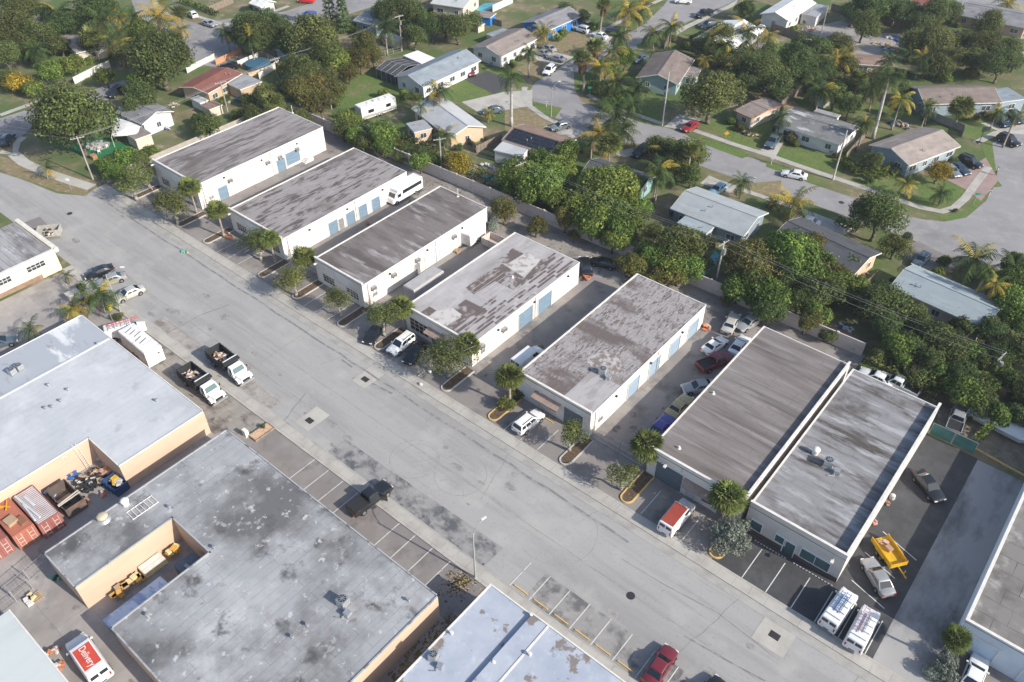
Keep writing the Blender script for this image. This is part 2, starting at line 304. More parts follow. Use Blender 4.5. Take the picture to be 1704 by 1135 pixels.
for x, yl, lab in ((-135.0, 0, 'white-kerbed planter island at the far left corner warehouse'), (-120.8, 0, 'white-kerbed planter island beside the first alley, right of the leftmost warehouse'),
                   (-112.9, 0, 'white-kerbed planter island with low bare stalks at the second warehouse left corner'), (-98.0, 0, 'white-kerbed planter island at the right corner of the second warehouse'),
                   (-89.4, 0, 'white-kerbed planter island at the left corner of the third warehouse'), (-79.0, 0, 'white-kerbed planter island at the right corner of the third warehouse'),
                   (-71.0, 0, 'white-kerbed planter island between the dark sedan and white crossover'), (-57.8, 0, 'white-kerbed planter island right of the patchwork-roof warehouse'),
                   (-49.3, 1, 'yellow-kerbed planter island filled with a low hedge'), (-37.6, 0, 'white-kerbed planter island by the gated alley'),
                   (-28.5, 1, 'yellow-kerbed planter island left of the maroon-roof van'), (-16.6, 1, 'yellow-kerbed planter island holding the silver shrub')):
    island(x, yellow=yl, lab=lab)
# wheel stops
stops = [(-30.4, 37.75), (-27.7, 37.75), (-25.0, 37.75), (-22.3, 37.75), (-19.7, 37.75), (-17.0, 37.75), (-14.3, 37.75)]
ps = None
ORD = ['first', 'second', 'third', 'fourth', 'fifth', 'sixth', 'seventh', 'eighth', 'ninth', 'tenth', 'eleventh', 'twelfth', 'thirteenth', 'fourteenth', 'fifteenth', 'sixteenth']
stop_me = MB().add([(x, y*s, z) for x in (-.9, .9) for y, s, z in ((.09, -1, 0), (.09, 1, 0), (.06, 1, .13), (.06, -1, .13))], [(0, 1, 2, 3), (7, 6, 5, 4), (0, 4, 5, 1), (1, 5, 6, 2), (2, 6, 7, 3), (3, 7, 4, 0)]).mesh('wheel_stop', yel_m)
for i, (x, y) in enumerate(stops):
    tag(link('wheel_stop', stop_me, None, (x, y, .02)), ORD[i]+' yellow concrete wheel stop from the left along the bottom roof', 'wheel stop', 'yellow wheel stops')
for i, (x, lab) in enumerate(((-43.6, 'pale wheel stop in front of the white crossover, middle front lot'), (-22.4, 'pale wheel stop near the maroon-roof van'), (-104, 'orange-stained wheel stop before the second warehouse'), (-84.6, 'pale wheel stop before the third warehouse window'))):
    tag(link('wheel_stop', stop_me, None, (x, 59.3, .03)), lab, 'wheel stop')
# dashed bumper strip before the grey-roof office
for i in range(26):
    if i in (11, 12): continue
    x = -14+i*.36
    tag(link('kerb_marker', bpy.data.meshes.get('kerb_marker') or MB().box(-.1, .1, -.05, .05, 0, .1).mesh('kerb_marker', kerb_m), None, (x, 59.55-i*.0, .025)), 'small white kerb block in the dashed row before the grey-roof office', 'kerb marker', 'white kerb blocks in a row')
# residential streets, sidewalks, drives and lawns
def pw(*q): return px(*q)
sheet('road', pw(1104, 10, 1140, -40, 1290, -40, 1215, 5, 1141, 38, 1095, 62, 1065, 79, 1030, 92, 1008, 100, 999, 106, 977, 119, 958, 135, 957, 150, 967, 169, 999, 182, 1051, 198, 1104, 211, 1131, 219, 1178, 243, 1250, 262, 1289, 278, 1344, 304, 1423, 330, 1480, 352, 1534, 365, 1571, 369, 1608, 362, 1640, 335, 1660, 300, 1648, 262, 1648, 242, 1670, 222, 1740, 205, 1900, 240, 1850, 560, 1704, 460, 1624, 439, 1571, 423, 1518, 399, 1413, 362, 1302, 322, 1254, 306, 1184, 283, 1130, 262, 1078, 240, 1000, 236, 946, 212, 911, 188, 888, 169, 882, 150, 890, 138, 911, 124, 945, 104, 985, 88, 1010, 78, 1036, 60, 1070, 42), .006, road2_m)
sheet('road', pw(-60, 218, 0, 197, 60, 178, 155, 150, 212, 131, 240, 138, 200, 158, 150, 178, 60, 205, 30, 232, 0, 243, -60, 262), .006, road2_m)
sheet('road', pw(215, -10, 245, -14, 283, 24, 330, 40, 365, 52, 395, 75, 405, 95, 372, 105, 357, 112, 328, 106, 300, 80, 255, 52, 227, 24), .007, road2_m)
sheet('road', pw(330, 40, 365, 52, 400, 50, 470, 38, 500, 42, 560, 30, 640, 5, 700, -30, 560, -30, 520, 5, 470, 20, 400, 28), .0055, road2_m)
sheet('road', pw(1180, -40, 1290, -40, 1330, -60, 1900, 30, 1900, 60, 1620, 20, 1560, -20), .005, road2_m)
def walk(pts, w=1.4, z=.05, m=None): sheet('sidewalk', strip_poly([P(a, b)[:2] for a, b in pts], w), z, m or walk_m, .05)
walk([(1155, 217), (1220, 240), (1289, 262), (1340, 280), (1397, 299), (1450, 317), (1530, 345), (1566, 352), (1588, 346), (1606, 330), (1624, 305), (1645, 278)])
walk([(1624, 238), (1656, 222), (1704, 213)]); walk([(1181, 297), (1252, 322), (1320, 345), (1413, 380)], 1.2)
walk([(873, 145), (871, 160), (880, 176), (906, 195), (930, 206)], 1.3); walk([(978, 158), (1010, 174), (1056, 190), (1104, 207)], 1.2)
walk([(1109, 65), (1140, 46), (1215, 10), (1240, -5)], 1.5); walk([(1000, 55), (1060, 18), (1120, -10)], 1.2)
walk([(0, 192), (60, 170), (110, 157)], 1.3); walk([(0, 253), (25, 256), (28, 238), (40, 228)], 1.4); walk([(22, 256), (40, 271), (75, 287), (120, 302), (152, 312)], 2.2, m=conc_m)
walk([(283, 10), (330, 28), (370, 40), (400, 40), (480, 10)], 1.2)
def drive(poly, m=None, z=.03): sheet('driveway', px(*poly), z, m or conc_m)
drive((770, 131, 811, 119, 858, 138, 822, 157), plain('black_drive', (.075, .075, .08), .85))
drive((768, 170, 840, 153, 886, 150, 886, 176, 800, 190)); drive((862, 88, 885, 78, 955, 95, 935, 108, 905, 104)); drive((950, 35, 975, 32, 1036, 60, 1012, 76, 985, 66))
drive((905, 210, 945, 208, 975, 222, 950, 235)); drive((1075, 240, 1090, 232, 1100, 250, 1040, 262, 1020, 255)); drive((1105, 211, 1131, 190, 1165, 200, 1150, 219)); drive((1265, 250, 1290, 228, 1305, 235, 1290, 262))
drive((1180, 292, 1225, 312, 1215, 322, 1165, 305)); drive((1330, 362, 1350, 355, 1420, 380, 1405, 392)); drive((1500, 408, 1530, 402, 1600, 440, 1560, 455, 1490, 420), pad_m)
drive((1570, 297, 1600, 290, 1640, 262, 1662, 300, 1632, 335, 1612, 318), pav_m); drive((1632, 205, 1700, 200, 1720, 225, 1668, 222)); drive((1330, 50, 1400, 34, 1440, 55, 1390, 70), yard_m, .02); drive((1260, 70, 1350, 84, 1330, 92, 1258, 78), yard_m, .02)
drive((1630, 85, 1704, 60, 1704, 95, 1660, 110), yard_m, .016); drive((1400, 60, 1480, 55, 1520, 60, 1470, 95, 1420, 90), yard_m, .016)
def lawn(poly, m=None, z=.014): sheet('lawn', px(*poly), z, m or lawn_m)
lawn((548, 150, 600, 122, 690, 160, 660, 178, 560, 180)); lawn((600, 122, 640, 108, 672, 130, 690, 160)); lawn((712, 160, 770, 133, 828, 158, 768, 172)); lawn((784, 100, 850, 120, 880, 142, 812, 118))
lawn((955, 120, 1000, 128, 1100, 165, 1104, 200, 1040, 188, 985, 165, 956, 150)); lawn((1055, 195, 1130, 210, 1104, 212, 1062, 203)); lawn((1160, 205, 1230, 185, 1290, 215, 1262, 250, 1220, 237)); lawn((1165, 225, 1250, 258, 1235, 264, 1160, 236))
lawn((1254, 232, 1262, 200, 1290, 205, 1300, 235, 1275, 250)); lawn((1290, 245, 1400, 255, 1400, 292, 1340, 278, 1286, 260)); lawn((1275, 268, 1380, 303, 1360, 306, 1275, 278)); lawn((1400, 300, 1500, 290, 1570, 300, 1610, 315, 1590, 345, 1560, 348, 1470, 318))
lawn((1540, 355, 1580, 368, 1612, 358, 1640, 332, 1650, 315, 1636, 312, 1612, 345, 1590, 358)); lawn((1545, 190, 1640, 190, 1656, 218, 1620, 234, 1575, 215)); lawn((1632, 240, 1650, 232, 1660, 300, 1668, 310, 1655, 312)); lawn((1465, 400, 1520, 405, 1500, 430, 1455, 440))
lawn((1110, 68, 1175, 47, 1200, 55, 1160, 78, 1120, 75)); lawn((1060, 85, 1100, 68, 1135, 45, 1120, 40, 1060, 75)); lawn((1020, 55, 1080, 38, 1060, 34, 1015, 48)); lawn((1254, 85, 1300, 70, 1330, 95, 1270, 100))
lawn((70, 90, 120, 82, 190, 105, 150, 125, 90, 110)); lawn((130, 118, 220, 118, 200, 135, 140, 140)); lawn((850, 50, 890, 60, 930, 90, 900, 80, 850, 62), dry_lawn_m); lawn((858, 115, 905, 92, 935, 108, 890, 135), dry_lawn_m); lawn((295, 62, 330, 62, 335, 80, 305, 78)); lawn((905, 68, 960, 52, 985, 70, 940, 93), dry_lawn_m)
lawn((840, 175, 880, 172, 960, 215, 900, 235, 840, 215), dry_lawn_m); lawn((885, 168, 935, 180, 925, 195, 900, 190)); lawn((1320, 165, 1440, 150, 1440, 195, 1330, 178))
lawn((0, 260, 150, 300, 145, 326, 95, 318, 0, 282), dry_lawn_m); lawn((1195, 310, 1300, 300, 1300, 325, 1200, 322), dry_lawn_m)
MB_turf = sheet('artificial_turf', tp('a0', 440, 930, 620, 860, 830, 920, 760, 1010, 520, 985), .03, plain('turf_green', (.02, .17, .06), .9)); sheet('patio', [(T('a0', 620, 915).x+2.4*math.cos(a*.3), T('a0', 620, 915).y+2.1*math.sin(a*.3)) for a in range(21)], .035, conc_m)
sheet('patio', px(790, 275, 835, 280, 830, 310, 780, 300), .02, M('terracotta_patio', (.5, .3, .22), .85, layers=[((.4, .24, .18), (1, 1, 1), .4, .7)]))
water_m = M('pool_water', (.05, .28, .36), .08, layers=[((.10, .4, .45), (.6, .6, .6), .4, .7)], spec=.6)
for q in ((803, 296, 810, 291, 822, 293, 824, 300, 812, 303), (1163, 452, 1190, 418, 1198, 424, 1190, 440, 1170, 462), (790, 16, 805, 6, 830, 4, 822, 14, 800, 20), (1178, 250, 1180, 249, 1181, 250)):
    sheet('pool_water', px(*q), .04, water_m)
# ================================================================= WAREHOUSES
def roofm(name, base, dark, light, lo=.48, hi=.62, llo=.52, lhi=.7, st=(.06, .42, .3), seam=1.0, rot=0, fac=.8, big=None):
    ly = [(dark, st, lo, hi, 9), (light, tuple(x*1.9 for x in st), llo, lhi, 9)]
    if big: ly.append((big[0], big[1], big[2], big[3], 8))
    ly.append((tuple(x*.75 for x in base), (1.6, 1.6, 1.6), .55, .85, 6))
    return M(name, base, .9, layers=ly, bricks=[(tuple(x*.45 for x in dark), 9.5, seam, .022, fac*.75, (0, 0, rot))], bump=.15)
wall_white = M('white_stucco', (.72, .68, .63), .9, layers=[((.60, .56, .51), (.3, .3, .5), .42, .72, 8), ((.42, .38, .34), (1.6, 1.6, .16), .58, .78, 7), ((.74, .72, .69), (.12, .12, .2), .55, .6, 3)])
wall_lav = wall_white
wall_peach = M('peach_stucco', (.55, .41, .31), .9, layers=[((.48, .355, .27), (.25, .25, .8), .45, .75, 8)])
wall_cream = M('cream_stucco', (.74, .66, .46), .9, layers=[((.62, .55, .38), (.4, .4, .9), .5, .75, 8)])
wall_greige = M('greige_stucco', (.55, .52, .49), .9, layers=[((.46, .43, .41), (.4, .4, .8), .45, .75, 8)])
trim_w = plain('white_trim', (.72, .70, .66), .7)
blue_door = M('blue_grey_door', (.15, .22, .30), .6, layers=[((.19, .27, .35), (.5, .5, 6), .4, .6, 3)], bricks=[((.1, .15, .2), 30, .28, .02, .9, (R(90), 0, 0))])
dark_door = M('slate_door', (.10, .13, .16), .6, layers=[((.14, .17, .2), (.5, .5, 5), .4, .6, 3)])
white_door = M('white_door', (.66, .66, .68), .6, layers=[((.55, .55, .58), (.5, .5, 5), .4, .6, 3)])
glass_m = M('window_glass', (.035, .05, .06), .08, spec=.8)
glass2_m = M('teal_glass', (.05, .11, .12), .08, spec=.8)
metal_m = plain('grey_metal', (.42, .43, .44), .45, .5)
galv_m = plain('galvanised', (.52, .54, .56), .4, .6)
awn_m = M('awning_rust', (.36, .27, .23), .8, layers=[((.25, .18, .15), (1, 1, 3), .4, .7)])
band_m = plain('brown_band', (.10, .075, .07), .8)
def hitx(u, v, X):   # where the sight line meets the plane x = X
    d = fwd + r2*((u-852)/FPX) - u2*((v-567.5)/FPX); t = X/d.x; return Vector((X, d.y*t, CAM_H+d.z*t))
def hity(u, v, Y):
    d = fwd + r2*((u-852)/FPX) - u2*((v-567.5)/FPX); t = Y/d.y; return Vector((d.x*t, Y, CAM_H+d.z*t))
class Wh:
    """axis-aligned flat-roof building; parts live in the frame of an empty at its front left base corner"""
    def __init__(s, name, label, x0, x1, y0, y1, h, roof, wall, cat='warehouse', parapets='S', ph=.35, left_trim=True, foot=None, holes=None):
        s.x0, s.x1, s.y0, s.y1, s.h, s.wall = x0, x1, y0, y1, h, wall
        s.t = thing(name, label, cat, (x0, y0, 0)); W_, D = x1-x0, y1-y0
        poly = [(a-x0, b-y0) for a, b in (foot or rect(x0, x1, y0, y1))]
        MB().prism(poly, 0, h-.12).build('wall', wall, s.t)
        n = len(poly); inn = []
        MB().prism(poly, h-.12+.001, h).build('roof', roof, s.t)
        b = MB(); t = .22
        if 'S' in parapets: b.box(0, W_, 0, t, h, h+ph)
        if 'N' in parapets: b.box(0, W_, D-t, D, h, h+ph)
        if 'W' in parapets: b.box(0, t, t, D-t, h, h+ph)
        if 'E' in parapets: b.box(W_-t, W_, t, D-t, h, h+ph)
        if b.f: b.build('parapet', wall, s.t)
        b = MB(); c = .05
        if 'S' in parapets: b.box(-c, W_+c, -c, t+c, h+ph, h+ph+.06)
        if 'E' in parapets: b.box(W_-t-c, W_+c, t+c, D+c, h+ph, h+ph+.06)
        if 'W' in parapets: b.box(-c, t+c, t+c, D+c, h+ph, h+ph+.06)
        if left_trim and 'W' not in parapets: b.box(-.06, .14, t+c, D, h+.001, h+.12)
        if not foot:
            if 'E' not in parapets: b.box(W_-.03, W_+.05, t+c, D+.05, h-.1, h+.05)
            b.box(0, W_-.04, D-.08, D+.06, h-.1, h+.06)
        if b.f: b.build('coping', trim_w, s.t)
    def loc(s, face, c, z):
        return (c-s.x0, 0, z) if face == 'S' else (s.x1-s.x0, c-s.y0, z)
    def bx(s, b, face, c, w, z0, z1, d0, d1):
        if face == 'S': b.box(c-s.x0-w/2, c-s.x0+w/2, -d1, -d0, z0, z1)
        else: X = s.x1-s.x0; b.box(X+d0, X+d1, c-s.y0-w/2, c-s.y0+w/2, z0, z1)
        return b
    def op(s, face, c, w, h, z0=0, mat=None, name='roll_up_door', frame=True, fm=None, grid=(0, 0), lab=None):
        b = s.bx(MB(), face, c, w, z0, z0+h, -.1, .015); o = b.build(name, mat, s.t)
        if lab: o['label'] = lab
        if frame:
            b = MB(); q = .09
            s.bx(b, face, c-w/2-q/2, q, z0, z0+h+q, -.05, .11); s.bx(b, face, c+w/2+q/2, q, z0, z0+h+q, -.05, .11); s.bx(b, face, c, w, z0+h, z0+h+q, -.05, .16)
            if z0 > .05: s.bx(b, face, c, w, z0-q, z0, -.05, .057)
            for i in range(grid[0]): s.bx(b, face, c-w/2+w*(i+1)/(grid[0]+1), .06, z0, z0+h, 0, .04)
            for i in range(grid[1]): s.bx(b, face, c, w, z0+h*(i+1)/(grid[1]+1)-.03, z0+h*(i+1)/(grid[1]+1)+.03, 0, .035)
            b.build('frame', fm or trim_w, o)
    def ac(s, face, c, z):
        b = s.bx(MB(), face, c, .75, z, z+.5, 0, .55); o = b.build('wall_air_conditioner', metal_m, s.t)
        b = MB()
        for i in range(4): s.bx(b, face, c-.3+i*.2, .06, z+.06, z+.44, .551, .57)
        for d in (-.33, .33): s.bx(b, face, c+d, .04, z-.25, z, 0, .5)
        b.build('bracket', dark_m, o)
    def lamp(s, face, c, z):
        b = MB(); p = s.loc(face, c, z); e = (0, -.7, .15) if face == 'S' else (.7, 0, .15)
        b.cyl(p, (p[0]+e[0]*.9, p[1]+e[1]*.9, z+.12), .03, n=6); b.obox((p[0]+e[0], p[1]+e[1], z+.1), .3, .45, .16)
        b.build('wall_lamp', trim_w, s.t)
    def awning(s, face, c, w, z, d=1.1):
        X0 = c-s.x0; b = MB(); b.hexa([(X0-w/2, -d, z-.05), (X0+w/2, -d, z-.05), (X0+w/2, 0, z+.35), (X0-w/2, 0, z+.35)], [(X0-w/2, -d, z+.05), (X0+w/2, -d, z+.05), (X0+w/2, 0, z+.45), (X0-w/2, 0, z+.45)])
        b.build('awning', awn_m, s.t)
    def pipe(s, face, c, z1=None):
        s.bx(MB(), face, c, .09, 0, z1 or s.h-.1, 0, .09).build('downpipe', metal_m, s.t)
RW = {}
rA = roofm('mottled_roof_far_left', (.27, .25, .25), (.12, .105, .10), (.35, .33, .33), .47, .57, st=(1.1, .16, .3), rot=R(90), big=((.14, .12, .115), (.12, .05, .1), .5, .66))
rB = roofm('mottled_roof_second', (.28, .26, .26), (.10, .085, .08), (.36, .34, .34), .5, .57, st=(1.3, .26, .3), rot=R(90), big=((.15, .13, .125), (.1, .1, .1), .54, .68))
rC = roofm('streaked_roof_third', (.19, .17, .165), (.11, .095, .09), (.33, .31, .31), .46, .6, .54, .66, st=(.08, .35, .3))
rD = roofm('patchwork_base_roof', (.40, .385, .39), (.27, .25, .25), (.46, .44, .44), .45, .7, st=(.3, .1, .3), fac=.4)
rE = roofm('ribbed_worn_roof', (.30, .28, .28), (.11, .09, .085), (.40, .385, .39), .48, .60, .50, .66, st=(3.2, .8, .3), seam=.6, fac=.5, big=((.135, .11, .105), (.09, .22, .1), .5, .6))
rF = roofm('brown_streaked_roof', (.20, .18, .175), (.11, .095, .09), (.29, .27, .27), .44, .66, .5, .72, st=(.05, .5, .3), fac=1)
rG = roofm('grey_streaked_roof', (.235, .235, .245), (.085, .075, .07), (.35, .355, .37), .47, .60, .50, .64, st=(.10, .5, .3), fac=.8, big=((.10, .09, .085), (.12, .12, .1), .56, .68))
b1 = Wh('warehouse', 'leftmost white warehouse of the row with speckled dark roof', -135.6, -122.1, 60.5, 89.0, 4.9, rA, wall_white)
b2 = Wh('warehouse', 'second white warehouse from the left with four blue-grey doors beside the shuttle bus', -112.3, -98.3, 60.1, 88.1, 4.1, rB, wall_white)
b3 = Wh('warehouse', 'third white warehouse from the left with brown streaked roof and box trailer alongside', -89.9, -79.1, 59.9, 88.1, 4.3, rC, wall_white)
b4 = Wh('warehouse', 'fourth white warehouse with patchwork roof of pale and dark squares', -70.8, -57.9, 60.6, 85.5, 4.1, rD, wall_white)
b5 = Wh('warehouse', 'fifth white warehouse with rough ribbed roof and four light-blue roll doors', -49.5, -37.7, 60.4, 88.8, 4.0, rE, wall_white)
b6 = Wh('warehouse', 'sixth warehouse of the row with brown streaked roof, beside the grey-roof office', -28.95, -16.55, 60.1, 89.5, 4.2, rF, wall_white, parapets='SE', ph=.5)
b7 = Wh('office_building', 'greige single-storey office with grey streaked roof and large front windows', -15.9, -4.8, 60.2, 89.0, 4.2, rG, wall_greige, 'office building', parapets='SE', ph=.75)
def edoor(w, u, v, wd, h, mat=blue_door, nm='roll_up_door', z0=0, **k): w.op('E', hitx(u, v, w.x1).y, wd, h, z0, mat, nm, **k)
def sdoor(w, u, v, wd, h, mat=blue_door, nm='roll_up_door', z0=0, **k): w.op('S', hity(u, v, w.y0).x, wd, h, z0, mat, nm, **k)
edoor(b1, 375, 333, 1.9, 2.6); edoor(b1, 470, 285, 1.9, 2.6); edoor(b1, 490, 277, 3.2, 2.6, z0=.5); edoor(b1, 522, 260, 1.1, 2.2, white_door, 'door')
for q in ((383.6, 307), (446, 277), (466, 267), (494, 253)): p = hitx(*q, b1.x1); b1.ac('E', p.y, 2.9)
for q in ((555, 382), (583.6, 365), (604, 354), (625.6, 343)): edoor(b2, *q, 1.9, 2.5)
edoor(b2, 568, 374, 1.1, 2.2, metal_m, 'door')
edoor(b3, 720, 438, 3.3, 2.9, white_door); edoor(b3, 695, 454, 1.1, 2.2, metal_m, 'door')
for q in ((654, 456), (693, 429), (754, 391), (620, 478)): b3.ac('E', hitx(*q, b3.x1).y, 2.7)
edoor(b4, 874, 538, 3.2, 3.1); edoor(b4, 905.6, 515, 3.2, 3.1)
for q in ((837, 538), (800, 569)): b4.ac('E', hitx(*q, b4.x1).y, 2.5)
lb = M('light_blue_door', (.24, .32, .41), .6, layers=[((.3, .38, .46), (.3, .3, 4), .4, .6, 3)])
for q in ((1051, 660), (1086.4, 621), (1120, 588), (1151, 556)): edoor(b5, *q, 2.7, 3.0, lb)
for w in (b1, b2, b3, b4, b5):
    w.pipe('E', w.y0+1.0); w.pipe('E', (w.y0+w.y1)/2+1.5)
for w in (b1, b2, b3, b4, b5):
    rn = random.Random(int(w.x0*-3)); b = MB()
    w.bx(b, 'E', (w.y0+w.y1)/2, (w.y1-w.y0)*.9, w.h-.55, w.h-.50, 0, .05)
    for k in range(2): w.bx(b, 'E', w.y0+2.0+k*.5, .05, 1.7, w.h-.5, 0, .04)
    b.build('conduit', metal_m, w.t)
    for k in range(2): w.bx(MB(), 'E', w.y0+2.0+k*.5, .35, 1.2, 1.75, 0, .14).build('electric_meter', metal_m, w.t)
    for k in range(3): w.bx(MB(), 'E', w.y0+5.5+k*8.2, .3, w.h-.95, w.h-.75, 0, .28).build('wall_light', dark_m, w.t)
for w in (b1, b2, b3, b4): w.lamp('S', w.x0+.9, w.h-.3)
def lattice(w, x, wd=2.6, h=1.5, z0=.9): w.op('S', x, wd, h, z0, M('brown_glass', (.05, .03, .03), .15, spec=.7), 'window', grid=(3, 2))
for w in (b1, b2, b3): lattice(w, w.x0+2.9); lattice(w, w.x1-2.4)
lattice(b4, b4.x0+2.7, 3.6, 2.2, .7); b4.awning('S', b4.x0+6.2, 3.2, 2.5); b4.op('S', b4.x0+6.2, 2.2, 2.1, 0, dark_door, 'door')
sdoor(b5, 883, 662, 3.2, 3.0, white_door); b5.awning('S', hity(912, 674, b5.y0).x, 4.2, 2.4); b5.op('S', hity(912, 690, b5.y0).x-1, 1, 2.1, 0, white_door, 'door'); b5.op('S', hity(912, 690, b5.y0).x+.6, 1.6, 1.2, .9, glass_m, 'window')
b5.op('S', b5.x1-2.6, 3.0, 3.0, 0, dark_door); b6.op('S', b6.x0+3.0, 3.6, 3.2, 0, dark_door); b6.awning('S', b6.x0+7.0, 3.8, 2.5); b6.op('S', b6.x0+6.1, 1.1, 2.1, 0, white_door, 'door'); b6.op('S', b6.x0+8.1, 1.1, 1.3, .8, glass_m, 'window'); b6.op('S', b6.x0+10.4, 1.6, 2.2, 0, dark_door, 'door'); b6.lamp('S', b6.x0+2.6, 3.6)
fr7 = plain('pale_frame', (.68, .70, .72), .6)
for (u0, u1, h, z0, nm) in ((-6, 62, 1.5, .9, 'window'), (150, 212, 1.2, 1.1, 'window'), (208, 275, 2.2, .0, 'door'), (312, 492, 1.6, .85, 'window')):
    X0 = hity(1254+u0/3.7822, 835+ (40+u0*.57+60)/3.7822, b7.y0).x; X1 = hity(1254+u1/3.7822, 835+(40+u1*.57+60)/3.7822, b7.y0).x
    b7.op('S', (X0+X1)/2, abs(X1-X0), h, z0, glass2_m, nm, fm=fr7, grid=(1 if X1-X0 > 2.5 else 0, 0))
b7.bx(MB(), 'S', (b7.x0+b7.x1)/2, b7.x1-b7.x0, 0, .75, 0, .01).build('brown_band', band_m, b7.t); b7.lamp('S', b7.x1-1.1, 3.6)
# patchwork sheets of the fourth roof (recoated squares)
pk_d = M('dark_roof_patch', (.13, .105, .10), .9, layers=[((.34, .32, .32), (.7, .5, .9), .50, .60, 9)]); pk_l = M('pale_roof_patch', (.50, .48, .465), .9, layers=[((.3, .27, .26), (.9, .9, .9), .52, .62, 9)]); pk_g = M('grey_roof_patch', (.38, .36, .37), .9, layers=[((.3, .28, .28), (.5, .5, .5), .45, .7, 8)])
def rp(t0, q, mat, dz):   # patch polygon from 5x zoom (660,370)
    pts = [P(660+q[i]/5, 370+q[i+1]/5, b4.h) for i in range(0, len(q), 2)]
    pts = [(min(max(p.x, b4.x0+.25), b4.x1-.1)-b4.x0, min(max(p.y, b4.y0+.3), b4.y1-.1)-b4.y0) for p in pts]
    o = sheet('roof_patch', pts, b4.h+dz, mat, kind=None, parent=b4.t)
for q, mt, dz in (((965, 215, 1060, 262, 920, 345, 820, 330), pk_d, .004), ((1080, 250, 1205, 320, 1050, 450, 905, 360), pk_l, .005), ((880, 345, 700, 450, 575, 545, 640, 600, 980, 560, 1075, 470), pk_d, .0035), ((820, 490, 985, 570, 790, 690, 625, 610), pk_g, .006),
                  ((575, 640, 760, 735, 500, 930, 390, 880, 540, 790, 470, 720), pk_d, .004), ((470, 715, 545, 770, 390, 880, 250, 800, 330, 740), pk_l, .0045), ((275, 700, 330, 735, 270, 780, 190, 755), pk_d, .005), ((1210, 300, 1330, 300, 1000, 560, 1075, 450), pk_d, .003), ((590, 620, 800, 710, 770, 730, 570, 640), pk_g, .007)):
    rp(0, q, mt, dz)
for k in range(8):      # long taped seams: alternating dark rolls with pale joints
    x = b4.x1-.45-k*.56
    for j in range(5):
        y = b4.y0+.8+j*4.7+(k % 3)*.9
        if k > 4 and 8 < y-b4.y0 < 16: continue
        sheet('roof_patch', [(x-.2-b4.x0, y-b4.y0), (x+.2-b4.x0, y-b4.y0), (x+.2-b4.x0, min(y+4.1, b4.y1-.4)-b4.y0), (x-.2-b4.x0, min(y+4.1, b4.y1-.4)-b4.y0)], b4.h+.009, pk_d if (k+j) % 3 else pk_g, kind=None, parent=b4.t)
for x in (-66.0, -65.2, -64.4, -63.6, -62.8): sheet('roof_patch', rect(x-b4.x0-.04, x-b4.x0+.04, 9.2, 15.4), b4.h+.012, pk_l, kind=None, parent=b4.t)
sheet('roof_patch', rect(7.2, 11.7, .35, 6.6), b5.h+.004, M('bare_white_patch', (.38, .365, .37), .9, layers=[((.30, .28, .28), (.8, .25, .8), .5, .6, 9)]), kind=None, parent=b5.t)
sheet('roof_patch', [(5.2, 7.4), (7.4, 6.6), (9.6, 6.9), (10.6, 9.5), (8.0, 11.3), (6.0, 10.8)], b5.h+.006, M('flaking_white_patch', (.44, .42, .41), .9, layers=[((.2, .17, .16), (1.1, 1.1, 1.1), .42, .54, 9)]), kind=None, parent=b5.t)
# south side -------------------------------------------------------
r10 = M('stained_grey_roof', (.315, .325, .34), .9, layers=[((.44, .45, .465), (.16, .16, .2), .45, .66, 8), ((.135, .135, .14), (.085, .085, .1), .46, .62, 10), ((.09, .09, .095), (.34, .34, .4), .56, .68, 9), ((.30, .30, .305), (.7, .7, .7), .6, .64, 7), ((.46, .47, .48), (.9, .9, .9), .6, .66, 8)], bricks=[((.10, .10, .11), 7.5, 1.02, .02, .8, (0, 0, R(90)))], bump=.15)
r11 = M('pale_coated_roof', (.47, .49, .52), .85, layers=[((.40, .42, .45), (.12, .12, .12), .45, .7, 8), ((.34, .355, .38), (.5, .4, .4), .58, .75, 9), ((.53, .55, .575), (.3, .3, .3), .5, .7, 8)], bricks=[((.27, .28, .3), 26, 1.05, .02, .7, (0, 0, R(90)))], bump=.1)
r11b = M('silver_coated_roof', (.36, .385, .43), .75, layers=[((.62, .64, .66), (.11, .3, .2), .52, .6, 8), ((.24, .225, .22), (.3, .6, .3), .58, .72, 9)], bump=.1)
r12 = M('ribbed_grey_roof', (.33, .33, .34), .9, layers=[((.15, .14, .135), (.09, .5, .3), .46, .62, 9), ((.48, .48, .5), (.2, .7, .4), .55, .7, 8)], bricks=[((.08, .08, .08), 12, 1.0, .04, 1, (0, 0, 0))])
r9 = M('blue_white_roof', (.40, .435, .50), .8, layers=[((.32, .36, .44), (.4, .4, .4), .42, .7, 9), ((.21, .185, .175), (.2, .2, .2), .575, .60, 10), ((.48, .52, .59), (.8, .8, .8), .55, .75, 8)], bump=.1)
r8 = M('concrete_tile_roof', (.20, .19, .185), .9, layers=[((.10, .09, .085), (.2, .2, .2), .45, .65, 9), ((.32, .31, .30), (.5, .5, .5), .55, .7, 8)], bricks=[((.05, .045, .04), 3.4, 2.1, .04, .9, (0, 0, 0))])
f10 = [(-70.5, 6.9), (-64.0, 6.9), (-64.0, 18.2), (-57.2, 18.2), (-57.2, 6.9), (-57.1, -30), (-34.9, -30), (-34.9, 29.9), (-70.5, 29.9)]
f10 = [(-70.5, 6.9), (-64.1, 6.9), (-64.1, 18.2), (-57.1, 18.2), (-57.1, 6.9), (-34.9, 6.9), (-34.9, 29.9), (-70.5, 29.9)]
b10 = Wh('workshop_building', 'large low building with cloudy stained grey roof wrapped round a courtyard', -70.5, -34.9, 6.9, 29.9, 4.0, r10, wall_peach, 'workshop', parapets='', foot=f10, left_trim=False)
bb = MB(); H0 = 4.0
